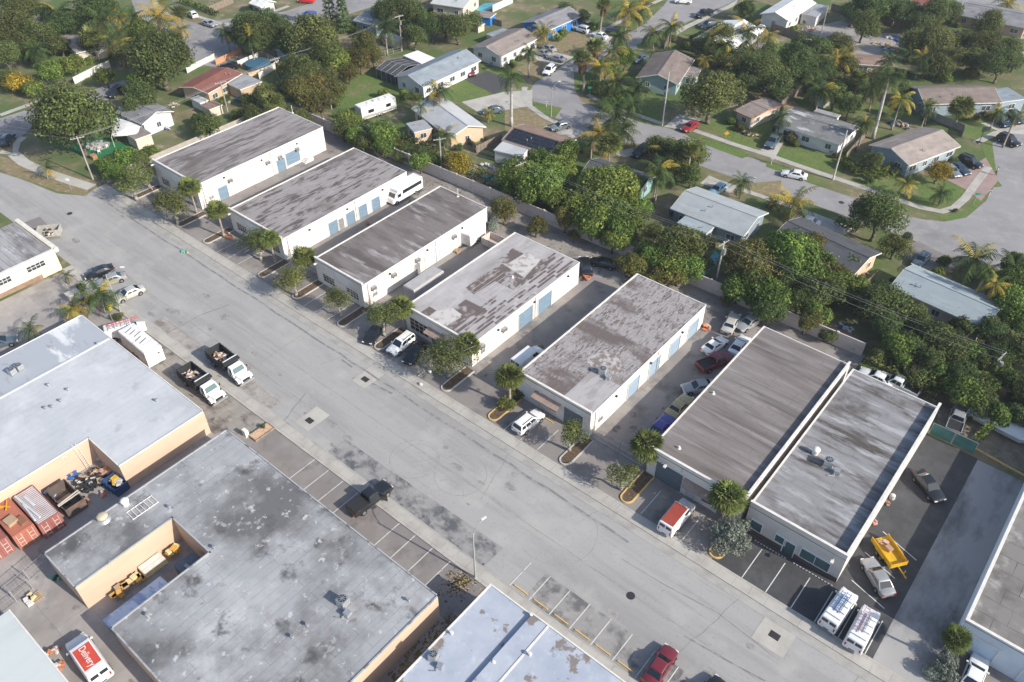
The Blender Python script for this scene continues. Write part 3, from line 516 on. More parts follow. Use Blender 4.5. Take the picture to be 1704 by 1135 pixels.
for i in range(len(f10)):   # metal edge angle all round
    a = Vector(f10[i]); c = Vector(f10[(i+1) % len(f10)]); d = (c-a); L_ = d.length; md = (a+c)/2; bb.obox((md.x+70.5, md.y-6.9, H0+.05), L_+.16, .16, .1, math.atan2(d.y, d.x))
bb.build('roof_edge', M('roof_edge_metal', (.46, .47, .48), .5, layers=[((.2, .2, .2), (.9, .9, .9), .55, .65)], metal=.3), b10.t)

def addpart(w, name, x0, x1, y0, y1, z0, z1, mat): return MB().box(x0-w.x0, x1-w.x0, y0-w.y0, y1-w.y0, z0, z1).build(name, mat, w.t)
def edge_ring(w, foot, H0, mat=None, wd=.16, hh=.1):
    bb = MB()
    for i in range(len(foot)):
        a = Vector(foot[i]); c = Vector(foot[(i+1) % len(foot)]); d = c-a; md = (a+c)/2; bb.obox((md.x-w.x0, md.y-w.y0, H0+hh/2), d.length+wd, wd, hh, math.atan2(d.y, d.x))
    bb.build('roof_edge', mat or trim_w, w.t)
f11 = [(-105.2, -20), (-82.35, -20), (-82.35, 18.4), (-75.5, 18.4), (-75.5, 29.95), (-105.2, 29.95)]
b11 = Wh('workshop_building', 'wide building with pale blue-white coated roof at the left edge', -105.2, -75.5, 0, 29.95, 3.9, r11, wall_peach, 'workshop', parapets='', foot=f11, left_trim=False)
edge_ring(b11, f11, 3.9, wd=.12)
sheet('roof', [(0, -20), (7.7, -20), (7.7, 29.95), (0, 29.95)], 3.93, r11b, kind=None, parent=b11.t)
MB().box(7.6, 7.85, -20, 29.8, 3.9, 4.05).build('roof_seam', r11, b11.t)
def roof_vent(x, y, h, lab, kind=0, mat=galv_m):
    t = thing('roof_vent', lab, 'roof vent', (x, y, h)); b = MB()
    if kind == 0: b.cyl((0, 0, 0), (0, 0, .35), .1, n=8); b.cyl((0, 0, .35), (0, 0, .5), .2, .17, n=8)
    elif kind == 1:
        b.cyl((0, 0, 0), (0, 0, .25), .75, .55, n=16); b.cyl((0, 0, .25), (0, 0, .6), .55, .55, n=16)
        MB().sphere((0, 0, .62), .62, .62, .3, 16, 6).build('hood', M('tan_hood', (.6, .52, .36), .5, metal=.3), t, smooth=True)
    elif kind == 2:
        b.cyl((0, 0, 0), (0, 0, .5), .35, .35, n=12); MB().sphere((0, 0, .7), .5, .5, .35, 12, 6).build('turbine', mat, t, smooth=True)
    b.build('pipe', mat, t)
def roof_ac(x, y, h, lab, rz=0, sc=1.0, big=True):
    t = thing('air_conditioner', lab, 'air conditioner', (x, y, h), rz); t.scale = (sc, sc, sc)
    MB().box(-.45, .45, -.45, .45, .12, 1.0).build('cabinet', galv_m, t)
    b = MB(); b.cyl((0, 0, 1.0), (0, 0, 1.06), .38, n=18); b.build('fan_ring', dark_m, t)
    b = MB()
    for i in range(4): b.obox((0, 0, 1.07), .74, .05, .02, i*math.pi/4)
    b.build('fan_guard', galv_m, t)
    b = MB().box(-.55, .55, -.5, -.42, 0, .12).box(-.55, .55, .42, .5, 0, .12)
    if big: b.box(.75, 1.35, -.9, -.3, .05, .55); b.tube([(.45, -.2, .3), (.8, -.5, .3), (.9, -1.2, .12), (.3, -1.4, .12)], .05)
    b.build('mount', galv_m, t)
roof_vent(-81.5, 27.2, 3.9, 'small pipe vent standing on the pale coated roof, upper right area'); roof_vent(-92.0, 21.0, 3.9, 'small pipe vent on the ribbed half of the pale coated roof')
for (x, y, k, lab) in ((232, 682, 0, 0),):
    pass
for (u, v, k, lab) in ((82, 643, 0, 'goose-neck vent at the middle of the pale coated roof'), (77, 681, 0, 'leftmost of two close vents near the edge of the pale coated roof'), (88, 679, 0, 'small vent right of the close pair on the pale coated roof'), (102, 669, 0, 'lone short pipe vent on the pale coated roof below the ribbed sheets'), (164, 574, 0, 'short dark vent near the street edge of the pale roof')):
    p = P(u, v, 3.9); roof_vent(p.x, p.y, 3.9, lab, k)
for (u, v, lab) in ((34, 615, 'grey cooling unit on the silver roof, right of the pair'), (22, 622, 'grey cooling unit on the silver roof, left of the pair')):
    p = P(u, v, 3.95); roof_ac(p.x, p.y, 3.93, lab, .2, .9, False)
p = P(173, 865, 4); roof_vent(p.x, p.y, 4.0, 'round mushroom vent with a tan hood on the stained roof', 1)
p = P(210, 840, 4); roof_vent(p.x, p.y, 4.0, 'white turbine vent on the stained roof beside the narrow alley', 2, trim_w)
p = P(572, 1006, 4); roof_ac(p.x, p.y, 4.0, 'rooftop cooling unit alone on the cloudy stained roof', .1, 1.1)
for (u, v, lab) in ((283, 846, 'thin pipe vent at the courtyard corner of the stained roof'), (512, 1042, 'round flashing vent on the stained roof below the cooling unit'), (487, 1062, 'faint round vent at the bottom of the stained roof'), (681, 1001, 'short dark pipe vent near the right corner of the stained roof'), (357, 913, 'shiny pipe vent by the courtyard corner'), (246, 1026, 'dark pipe vent on the roof below the blue rolls')):
    p = P(u, v, 4); roof_vent(p.x, p.y, 4.0, lab)
t = thing('pipe_rack', 'low white pipe rack lying on the stained roof near the alley', 'pipe rack', tuple(P(237, 845, 4.0)))
b = MB()
for i in range(7): b.cyl((-1.5+i*.5, -.7, .1), (-1.5+i*.5, .7, .1), .05, n=6)
b.cyl((-1.6, -.7, .06), (1.6, -.7, .06), .05, n=6).cyl((-1.6, .7, .06), (1.6, .7, .06), .05, n=6); b.build('pipes', trim_w, t); t.rotation_euler.z = R(90)
# cream building top left, pale building bottom left, blue-white roof bottom centre, building bottom right
b12 = Wh('workshop_building', 'cream building with ribbed grey roof and white eaves at the left edge', -136.5, -124.2, -10, 35.6, 4.0, r12, wall_cream, 'workshop', parapets='N', ph=.25, left_trim=False)
addpart(b12, 'fascia', -136.7, -123.6, 35.55, 36.1, 3.55, 4.3, trim_w); addpart(b12, 'fascia', -124.19, -123.6, -10, 35.5, 3.7, 4.12, trim_w)
for (u, v, w_) in ((57, 438, 2.8), (2, 464, 2.4)): p = hitx(u, v, b12.x1); b12.op('E', p.y, w_, 1.0, 2.0, glass_m, 'window', grid=(3, 1))
b12.bx(MB(), 'E', 28, 9, 0, .8, 0, .02).build('brick_skirting', M('brown_skirting', (.30, .2, .15), .9, layers=[((.2, .14, .1), (1, 1, 1), .4, .7)]), b12.t)
b13 = Wh('workshop_building', 'pale green-white roofed building at the bottom left corner', -66.9, -45, -30, 1.4, 3.9, M('pale_green_roof', (.50, .54, .54), .8, layers=[((.44, .48, .48), (.3, .06, .3), .45, .7, 8)], bricks=[((.45, .48, .48), 30, 1.4, .02, .5, (0, 0, R(90)))]), wall_white, 'workshop', parapets='', left_trim=False)
b9 = Wh('workshop_building', 'building at the bottom centre with blue-white roof peeling in brown patches', -31.6, 30, -10, 34.3, 4.1, r9, wall_white, 'workshop', parapets='', left_trim=False)
addpart(b9, 'raised_roof', -26.1, 30, -10, 34.26, 4.101, 4.5, r9); addpart(b9, 'roof_edge', -31.66, -26.1, 34.2, 34.36, 4.0, 4.2, trim_w); addpart(b9, 'roof_edge', -31.66, -31.5, -10, 34.2, 4.0, 4.2, trim_w)
addpart(b9, 'roof_edge', -26.1, 30, 34.2, 34.36, 4.4, 4.6, trim_w); addpart(b9, 'roof_ridge', -24.2, -24.0, -10, 34.2, 4.5, 4.56, trim_w)
p = P(722, 1096, 4.1); roof_ac(p.x, p.y, 4.1, 'rooftop cooling unit on the peeling blue-white roof', .3, .9)
for (u, v, h, lab) in ((884, 1026, 4.1, 'lamp-topped pipe near the street edge of the blue-white roof'), (882, 1091, 4.5, 'white pipe vent on the raised right half of the blue-white roof'), (752, 1056, 4.1, 'thin pipe on the left part of the blue-white roof'), (822, 1105, 4.1, 'pipe vent below the step of the blue-white roof')):
    p = P(u, v, h); roof_vent(p.x, p.y, h, lab, 0, trim_w)
b8 = Wh('workshop_building', 'building with concrete-slab roof and pale blue front at the bottom right corner', 7.0, 40, 61.0, 120, 4.2, r8, M('pale_blue_stucco', (.56, .64, .72), .9, layers=[((.48, .56, .64), (.4, .4, .4), .45, .7)], bricks=[((.42, .5, .58), .4, .2, .012, .4, (R(90), 0, 0))]), 'workshop', parapets='WS', ph=.25)
b8.op('S', 9.4, 2.6, 3.0, 0, M('sky_blue_door', (.50, .60, .72), .6), frame=True); b8.op('S', 14.5, 2.6, 3.0, 0, MATS['sky_blue_door'])
# rooftop kit on the north row
p = P(1377, 775, 4.2); roof_ac(p.x, p.y, 4.2, 'large rooftop cooling unit on the grey-roof office', .2, 1.1); p = P(1356, 755, 4.2); roof_vent(p.x, p.y, 4.2, 'white turbine vent on the grey-roof office', 2, trim_w)
p = P(1003, 622, 4.0); roof_ac(p.x, p.y, 4.0, 'rooftop cooling unit on the rough ribbed roof', .2, 1.0)
for (u, v, h, lab) in ((487, 188, 4.9, 'tall thin mast vent at the back of the speckled dark roof'), (762, 327, 4.3, 'tall mast vent at the back of the brown streaked third roof'), (635, 262+0, 4.1, None), (1187, 655, 4.2, 'tiny white vent at the left edge of the sixth roof'), (1130, 746, 4.2, 'tiny white vent near the front of the sixth roof'), (853, 462, 4.1, 'white square hatch vent in the middle of the patchwork roof'), (1473, 702, 4.2, None)):
    if lab:
        p = P(u, v, h); t = thing('roof_vent', lab, 'roof vent', tuple(p)); hh = 1.6 if 'tall' in lab else .35
        MB().cyl((0, 0, 0), (0, 0, hh), .05 if hh > 1 else .12, n=6).cyl((0, 0, 0), (0, 0, .08), .25, .2, n=10).build('pipe', trim_w, t)
# long rear wall of the lot and its low rear buildings
rw_m = M('rear_wall_stucco', (.55, .49, .45), .9, layers=[((.42, .37, .34), (.25, .25, .7), .45, .7, 8), ((.3, .27, .24), (.6, .6, .3), .62, .8, 8)], bump=.1)
t = thing('boundary_wall', 'long tan boundary wall behind the six warehouses', 'wall', (0, 0, 0)); b = MB(); c = MB()
for i in range(31):
    x = -141+i*4; y = 94.2+(x+141)*.026
    b.obox((x+2, y+.05, 1.2), 4.0, .18, 2.4, math.atan(.026)); c.obox((x, y, 1.25), .35, .3, 2.52, 0)
b.build('wall_panels', rw_m, t); c.build('wall_posts', rw_m, t)
b = MB().box(-143.6, -143.45, 54.5, 94.2, 0, 1.7); o = b.build('boundary_fence', plain('worn_fence', (.42, .38, .33), .9)); tag(o, 'low worn fence along the left end of the lot by the leftmost warehouse', 'fence')
# ================================================================= LABEL HELPER (landmarks are found in the picture)
LM = [('the black coupe at the street edge', 164, 455), ('the leftmost warehouse', 330, 250), ('the second warehouse from the left', 500, 330), ('the shuttle bus', 672, 322), ('the third warehouse from the left', 640, 420), ('the patchwork-roof warehouse', 800, 500), ('the rough-roof fifth warehouse', 1010, 590), ('the brown-roof sixth warehouse', 1230, 690), ('the grey-roof office', 1390, 790),
      ('the pale blue house', 245, 205), ('the red-roof house', 355, 150), ('the house with tan hip roof', 135, 80), ('the top left corner of the view', 10, 10), ('the artificial turf patio', 160, 240), ('the blue-roof shed', 465, 88), ('the long blue-grey roof house', 730, 120), ('the travel trailer', 625, 188), ('the peach house with pale roof', 745, 205), ('the solar-panel roof house', 885, 245), ('the bright blue house', 920, 38), ('the white house with brown roof', 840, 75),
      ('the teal brown-roof house', 1110, 120), ('the white metal-roof house', 1205, 60), ('the boat yard shed', 1305, 155), ('the mottled grey-roof house', 1355, 215), ('the blue-grey house with brown gable', 1525, 250), ('the long brown-roof house', 1590, 160), ('the dark-roof house by the turquoise wall', 1020, 290), ('the slate-blue roof house', 1200, 350), ('the charcoal-roof house', 1380, 420), ('the pale blue-roof house', 1565, 490), ('the white-roof workshop house', 1315, 25), ('the peach house at top right', 1650, 35), ('the cul-de-sac', 1680, 300), ('the orange-trimmed flat-roof house', 1250, 185),
      ('the small blue house behind the utility pole', 610, 35), ('the blue car in the street', 513, 24), ('the junk-filled yard', 1480, 70), ('the small tan shed roof', 1450, 100), ('the road junction at top left', 320, 75), ('the tall central utility pole', 1190, 440), ('the green screened gate', 1570, 735), ('the white pickup behind the office', 1590, 700), ('the backyard pool with terracotta deck', 810, 300), ('the long turquoise pool', 1175, 450), ('the right edge of the frame', 1700, 640), ('the upper street near the blue house', 1100, 30), ('the curved residential street', 1000, 210), ('the white parked sedan', 1322, 292), ('the cream workshop', 90, 440)]
LMW = [(n, P(u, v, 1.5)) for n, u, v in LM]
AUTO = []
def auto(o, desc, cat, pos, group=None):
    o['category'] = cat
    if group: o['group'] = group
    AUTO.append((o, desc, Vector(pos)))
def resolve_labels():
    d = {}
    for o, desc, p in AUTO:
        n, q = min(LMW, key=lambda a: (a[1]-p).length); a, b = PJ(p), PJ(q); dx, dy = a[0]-b[0], a[1]-b[1]
        rel = ('right of' if dx > 0 else 'left of') if abs(dx) > abs(dy) else ('behind' if dy < 0 else 'in front of')
        d.setdefault((desc, rel, n), []).append((a[0], o))
    for (desc, rel, n), L in d.items():
        L.sort(key=lambda x: x[0]); k = len(L)
        for i, (_, o) in enumerate(L):
            pre = '' if k == 1 else (['left one of two: ', 'right one of two: '][i] if k == 2 else ('leftmost ' if i == 0 else 'rightmost ' if i == k-1 else ORD[i]+' from left, '))
            
            w = f"{pre}{desc} {rel} {n}".split(' ')
            if len(w) > 16: w = [x for x in w if x not in ('with', 'the', 'of')]
            o['label'] = ' '.join(w[:16])
# ================================================================= TREES
def leafm(n, c, v=.22): return M(n, c, .75, layers=[(tuple(x*.6 for x in c), (.35, .35, .35), .4, .62, 3), (tuple(min(1, x*1.45) for x in c), (.8, .8, .8), .55, .72, 3)], rnd=v, trans=.32, spec=.25)
LEAF = {'dark': (leafm('leaf_dark', (.05, .086, .028)), leafm('leaf_dark_mid', (.11, .16, .046)), leafm('leaf_dark_tip', (.15, .19, .06))),
        'olive': (leafm('leaf_olive', (.06, .08, .025)), leafm('leaf_olive_mid', (.145, .18, .05)), leafm('leaf_olive_tip', (.23, .245, .08))),
        'bright': (leafm('leaf_bright', (.06, .105, .022)), leafm('leaf_bright_mid', (.155, .225, .045)), leafm('leaf_bright_tip', (.27, .33, .07))),
        'mixed': (leafm('leaf_mixed', (.06, .085, .025)), leafm('leaf_mixed_mid', (.14, .16, .04)), leafm('leaf_russet', (.30, .19, .06))),
        'yellow': (leafm('leaf_gold_base', (.12, .13, .03)), leafm('leaf_gold', (.42, .28, .03)), leafm('leaf_gold_tip', (.6, .42, .04))),
        'silver': (leafm('leaf_silver', (.14, .17, .14), .1), leafm('leaf_silver_mid', (.24, .28, .23), .1), leafm('leaf_silver_tip', (.38, .42, .36), .1)),
        'rose': (leafm('leaf_rose_base', (.05, .09, .03)), leafm('leaf_rose_mid', (.09, .14, .04)), leafm('leaf_rose', (.55, .05, .12)))}
bark_m = M('bark', (.16, .13, .10), .95, layers=[((.08, .065, .05), (1.5, 1.5, 6), .4, .65, 6)], bump=.4)
pale_bark_m = M('pale_bark', (.34, .32, .29), .9, layers=[((.22, .2, .18), (1, 1, 8), .4, .65, 6)])
TREE = {}
def crown_mesh(kind, size, seed, airy):
    rnd = random.Random(seed*7+hash_s(kind)+int(size*10)); b = MB(); r = size
    nl = 7 if size < 2 else 13 if size < 4 else 22
    lobes = []
    for i in range(nl):
        a = rnd.uniform(0, 6.283); t = rnd.uniform(-.35, 1)**1; t = max(-.4, t)
        rr = r*rnd.uniform(.24, .54); q = (r-rr*.75)*math.sqrt(max(0, 1-max(t, 0)**2))*rnd.uniform(.5, 1.0)
        lobes.append((Vector((math.cos(a)*q, math.sin(a)*q, t*(r*.78-rr*.8))), rr))
    lobes.append((Vector((0, 0, 0)), r*.55))
    n = {1.6: 2300, 3.0: 5200, 5.0: 11500}[size]; n = int(n*(.85 if airy else 1)); ls = {1.6: .21, 3.0: .26, 5.0: .33}[size]*(.8 if airy else 1)*(1.25 if kind == 'bright' else 1)
    tot = sum(l[1]**2 for l in lobes)
    for c, rr in lobes:
        for j in range(int(n*rr*rr/tot)):
            z = rnd.uniform(-.75, 1); a = rnd.uniform(0, 6.283); s = math.sqrt(max(0, 1-z*z)); d = Vector((s*math.cos(a), s*math.sin(a), z))
            depth = 1-abs(rnd.gauss(0, .13 if not airy else .22)); depth *= 1+.18*math.sin(5*a+3*c.x)*math.cos(4*z+c.y)
            p = c+d*rr*depth
            if p.z < -r*.74: continue
            nn = (d*.9+Vector((rnd.gauss(0, .45), rnd.gauss(0, .45), rnd.gauss(0, .45)+.25))).normalized()
            t1 = nn.orthogonal().normalized(); t1.rotate(Matrix.Rotation(rnd.uniform(0, 6.283), 3, nn)); t2 = nn.cross(t1)
            w = ls*rnd.uniform(.6, 1.3); h = w*rnd.uniform(.45, .8)
            v = [p-t1*w*.5, p-t2*h*.5-nn*w*.08, p+t1*w*.5, p+t2*h*.5-nn*w*.08]
            k = rnd.random(); b.add(v, [(0, 1, 2, 3)], 0 if k < .34 else 1 if k < .8 else 2)
    return b.mesh('crown', LEAF[kind])
def hash_s(s): return sum(ord(c)*(i+3) for i, c in enumerate(s))
def trunk_mesh(size, seed, bare, hc):
    rnd = random.Random(seed); b = MB(); r = size; k = .05*r+.06; top = hc-r*.15
    pts = [Vector((0, 0, -.05))]; 
    for i in range(3): pts.append(Vector((rnd.gauss(0, .05*r), rnd.gauss(0, .05*r), (hc-r*.45)*(i+1)/3)))
    for i in range(3): b.cyl(pts[i], pts[i+1], k*(1.25-.2*i), k*(1.05-.2*i), 8)
    for i in range(7 if size > 2 else 4):
        a = i*2.4+rnd.random(); e = Vector((math.cos(a)*r*rnd.uniform(.4, .75), math.sin(a)*r*rnd.uniform(.4, .75), hc+r*rnd.uniform(-.2, .45))); md = pts[3].lerp(e, .5)+Vector((0, 0, r*.05))
        b.cyl(pts[3], md, k*.55, k*.38, 6); b.cyl(md, e, k*.38, k*.12, 5)
        for j in range(2): b.cyl(md, e+Vector((rnd.gauss(0, r*.25), rnd.gauss(0, r*.25), rnd.gauss(0, r*.15))), k*.25, k*.06, 4)
    return b.mesh('trunk', pale_bark_m if bare else bark_m, True)
NT = [0]
def tree(u, v, d, kind='dark', airy=False, desc=None, name='tree', zc=None, lab=None, cat='tree', sq=1.0):
    """crown centre (u, v) and width d as measured in the photograph"""
    r = 4.0
    for _ in range(4):
        hc = zc if zc is not None else (r*.86+(.5 if not airy else 1.3))
        p = P(u, v, hc); dep = (p-Vector((0, 0, CAM_H))).dot(fwd); r = d/2*dep/FPX
    size = 1.6 if r < 2.2 else 3.0 if r < 4 else 5.0; NT[0] += 1; sd_ = NT[0] % 4; key = (kind, size, sd_, airy)
    hcn = size*.86+(.5 if not airy else 1.3)
    if key not in TREE: TREE[key] = (crown_mesh(kind, size, sd_, airy), trunk_mesh(size, sd_+9, airy, hcn))
    cm, tm = TREE[key]; s = r/size*1.06; NTn = NT[0]
    o = link(name, None, None, (p.x, p.y, 0), NTn*2.39); sz = hc/hcn; 
    o.scale = (s*(1+.14*math.sin(NTn*1.7)), s*(1+.14*math.cos(NTn*2.9)), max(.25, (sz if zc is None else s)*sq))
    c = link('crown', cm, o, (0, 0, hcn)); 
    if zc is None or zc > r*.9: link('trunk', tm, o)
    else: c.location.z = zc/o.scale[2]
    D = {'dark': 'dense dark green tree', 'olive': 'olive green rounded tree', 'bright': 'bright green leafy tree', 'mixed': 'green tree with russet tips', 'yellow': 'golden yellow flowering tree', 'silver': 'silvery shrub', 'rose': 'pink flowering shrub'}[kind]
    w_ = 'small ' if r < 2.2 else 'large ' if r > 4 else ''
    if airy: D = 'thin airy ficus tree'
    if lab: tag(o, lab, cat, 'trees and shrubs around the lots')
    else: auto(o, desc or (w_+D), cat, (p.x, p.y, 0), 'trees and shrubs around the lots')
    return o
def bush(u, v, d, kind='olive', desc=None, sq=.9, lab=None, zc=None):
    desc = desc or {'dark': 'low dark bush', 'olive': 'low olive bush', 'bright': 'low bright green bush', 'mixed': 'low russet-tipped bush', 'silver': 'low grey-green bush', 'yellow': 'low yellow-green bush', 'rose': 'low pink flowering bush'}[kind]
    p = P(u, v, 1); r = d/2*(p-Vector((0, 0, CAM_H))).dot(fwd)/FPX
    return tree(u, v, d, kind, desc=desc, name='bush', zc=zc or r*.62, lab=lab, cat='bush', sq=sq)
# ----------------------------------------------------------------- palms
frond_g = leafm('frond_green', (.085, .13, .035), .18); frond_d = leafm('frond_dark', (.045, .08, .028), .15); frond_y = leafm('frond_yellow', (.42, .33, .06), .12); frond_b = leafm('frond_brown', (.24, .16, .08), .1)
fan_g = leafm('fan_green', (.13, .17, .045), .12); fan_l = leafm('fan_light', (.24, .27, .09), .1)
ptrunk = M('palm_trunk', (.36, .32, .27), .95, layers=[((.2, .17, .14), (.6, .6, 9), .4, .6, 4)], bump=.3); rtrunk = M('royal_trunk', (.44, .42, .39), .9, layers=[((.33, .31, .29), (.6, .6, 3), .4, .6, 4)]); shaft_m = plain('crownshaft_green', (.14, .2, .06), .6)
def frond(b, rnd, a, el, L, droop, mi, wid=.62):
    n = 9; p = Vector((0, 0, 0)); h = Vector((math.cos(a), math.sin(a), 0)); e = el; pts = [p.copy()]
    for i in range(n): p = p+(h*math.cos(e)+Vector((0, 0, math.sin(e))))*L/n; e -= droop/n*(1.2 if i > 3 else .8); pts.append(p.copy())
    side = Vector((-math.sin(a), math.cos(a), 0)); m_ = mi
    for i in range(n):
        A, B = pts[i], pts[i+1]; t = (i+.5)/n; w = wid*(math.sin(math.pi*min(1, t*.86+.13))**.6)
        if i == 0: w *= .35
        b.add([A+side*.03, A-side*.03, B-side*.03, B+side*.03], [(0, 1, 2, 3)], m_)
        for sg in (-1, 1):
            for q in (0, .5):
                a0 = A.lerp(B, q); a1 = A.lerp(B, q+.33); tip = a0+side*sg*w*rnd.uniform(.8, 1.1)+(B-A)*rnd.uniform(.7, 1.1)+Vector((0, 0, -w*rnd.uniform(.35, .75)))
                b.add([a0, a1, tip+(B-A)*.12, tip], [(0, 1, 2, 3)], m_)
def feather(seed, L=2.8, n=18, yellow=.1, droop=1.7):
    rnd = random.Random(seed); b = MB()
    for i in range(n):
        t = i/n; el = 1.25-2.0*t+rnd.gauss(0, .12); k = rnd.random(); mi = 3 if (t > .88 and k < .5) else 2 if k < yellow else 1 if k < .45 else 0
        frond(b, rnd, i*2.4+rnd.gauss(0, .15), el, L*rnd.uniform(.85, 1.1), droop*rnd.uniform(.7, 1.15), mi)
    return b.mesh('crown', [frond_g, frond_d, frond_y, frond_b])
def fan(seed, r=1.5, n=64, skirt=0):
    rnd = random.Random(seed); b = MB()
    for i in range(n):
        z = 1-1.55*(i+.5)/n; a = i*2.399+rnd.gauss(0, .2); s = math.sqrt(max(0, 1-z*z)); d = Vector((s*math.cos(a), s*math.sin(a), z+.1)).normalized()
        c = d*r*rnd.uniform(.45, .6); b.cyl((0, 0, 0), c, .02, .015, 4, 0, False); t1 = d.cross(Vector((0, 0, 1))).normalized() if abs(d.z) < .98 else Vector((1, 0, 0)); t2 = t1.cross(d)
        R_ = r*rnd.uniform(.42, .55); mi = 3 if (skirt and z < -.1) or (z < -.42 and rnd.random() < .4) else rnd.choice((0, 1, 1, 2))
        for j in range(10):
            an = R(-100+200*j/9); q = (d*math.cos(an)+t1*math.sin(an)); tip = c+q*R_+t2*rnd.gauss(-.06, .08)-Vector((0, 0, abs(math.sin(an))*.12*r)); w = q.cross(t2).normalized()*.075
            m0 = c+q*R_*.5; b.add([c, m0+w, tip, m0-w], [(0, 1, 2, 3)], mi)
    if skirt:
        for i in range(40):
            a = rnd.uniform(0, 6.28); b.obox((math.cos(a)*.4, math.sin(a)*.4, -r*.5-rnd.random()*1.0), .3, .05, 1.0, a, 3)
    return b.mesh('crown', [fan_g, LEAF['olive'][1], fan_l, frond_b])
PM = {}
def palm(u, v, d, bu=None, bv=None, kind='coconut', lab=None, h=None):
    """crown centre (u, v), spread d, trunk foot (bu, bv) in the photograph"""
    if bu is None:
        z = h or 6.0; c = P(u, v, z); base = Vector((c.x, c.y, 0))
    else:
        base = P(bu, bv, 0); lo, hi = .6, 30
        for _ in range(30):
            z = (lo+hi)/2
            if PJ((base.x, base.y, z))[1] > v: lo = z
            else: hi = z
        c = P(u, v, z)
    dep = (c-Vector((0, 0, CAM_H))).dot(fwd); r = d/2*dep/FPX*(1.12 if kind in ('sabal', 'washingtonia') else 1.3)
    sd_ = (int(u*3+v)) % 3; key = (kind, sd_)
    if key not in PM:
        PM[key] = {'coconut': lambda: feather(sd_, 2.9, 21, .1), 'golden': lambda: feather(sd_+20, 2.9, 19, .65, 1.5), 'royal': lambda: feather(sd_+40, 2.7, 17, .02, 2.1), 'date': lambda: feather(sd_+60, 2.6, 30, .05, 1.9), 'young': lambda: feather(sd_+80, 2.4, 12, .15, 1.3), 'sabal': lambda: fan(sd_, 1.5, 64), 'washingtonia': lambda: fan(sd_+9, 1.5, 46, 1), 'dead': lambda: feather(sd_+90, 2.2, 8, .3, 2.6)}[kind]()
    nom = 1.5 if kind in ('sabal', 'washingtonia') else 2.6; s = max(.35, r/nom)
    o = link('palm_tree', None, None, (base.x, base.y, 0)); off = c-base
    cr = link('crown', PM[key], o, (off.x, off.y, z)); cr.scale = (s, s, s*(.92 if nom == 1.5 else 1)); cr.rotation_euler.z = u
    b = MB(); tr = .17 if kind in ('coconut', 'golden', 'dead', 'young') else .26 if kind == 'royal' else .2; tr *= min(1.2, max(.6, z/6)); n = 5; pts = []
    for i in range(n+1): t = i/n; pts.append(Vector((off.x*t**1.5, off.y*t**1.5, z*t-.05*(i == 0))))
    for i in range(n): b.cyl(pts[i], pts[i+1], tr*(1.35 if i == 0 else 1.05-.06*i), tr*(1.0-.06*i), 9, cap=i in (0, n-1))
    b.build('trunk', rtrunk if kind == 'royal' else ptrunk, o, smooth=True)
    if kind == 'royal': MB().cyl(pts[-1]-Vector((0, 0, 1.1)), pts[-1], .2, .13, 8).build('crownshaft', shaft_m, o)
    D = {'coconut': 'coconut palm with long arching fronds', 'golden': 'palm with yellowing fronds', 'royal': 'tall royal palm with pale trunk', 'date': 'bushy feather palm', 'young': 'small young palm', 'sabal': 'round-headed sabal palm', 'washingtonia': 'tall fan palm with brown skirt', 'dead': 'withered palm with few fronds'}[kind]
    if lab: tag(o, lab, 'palm tree', 'palm trees')
    else: auto(o, D, 'palm tree', (base.x, base.y, 0), 'palm trees')
    return o
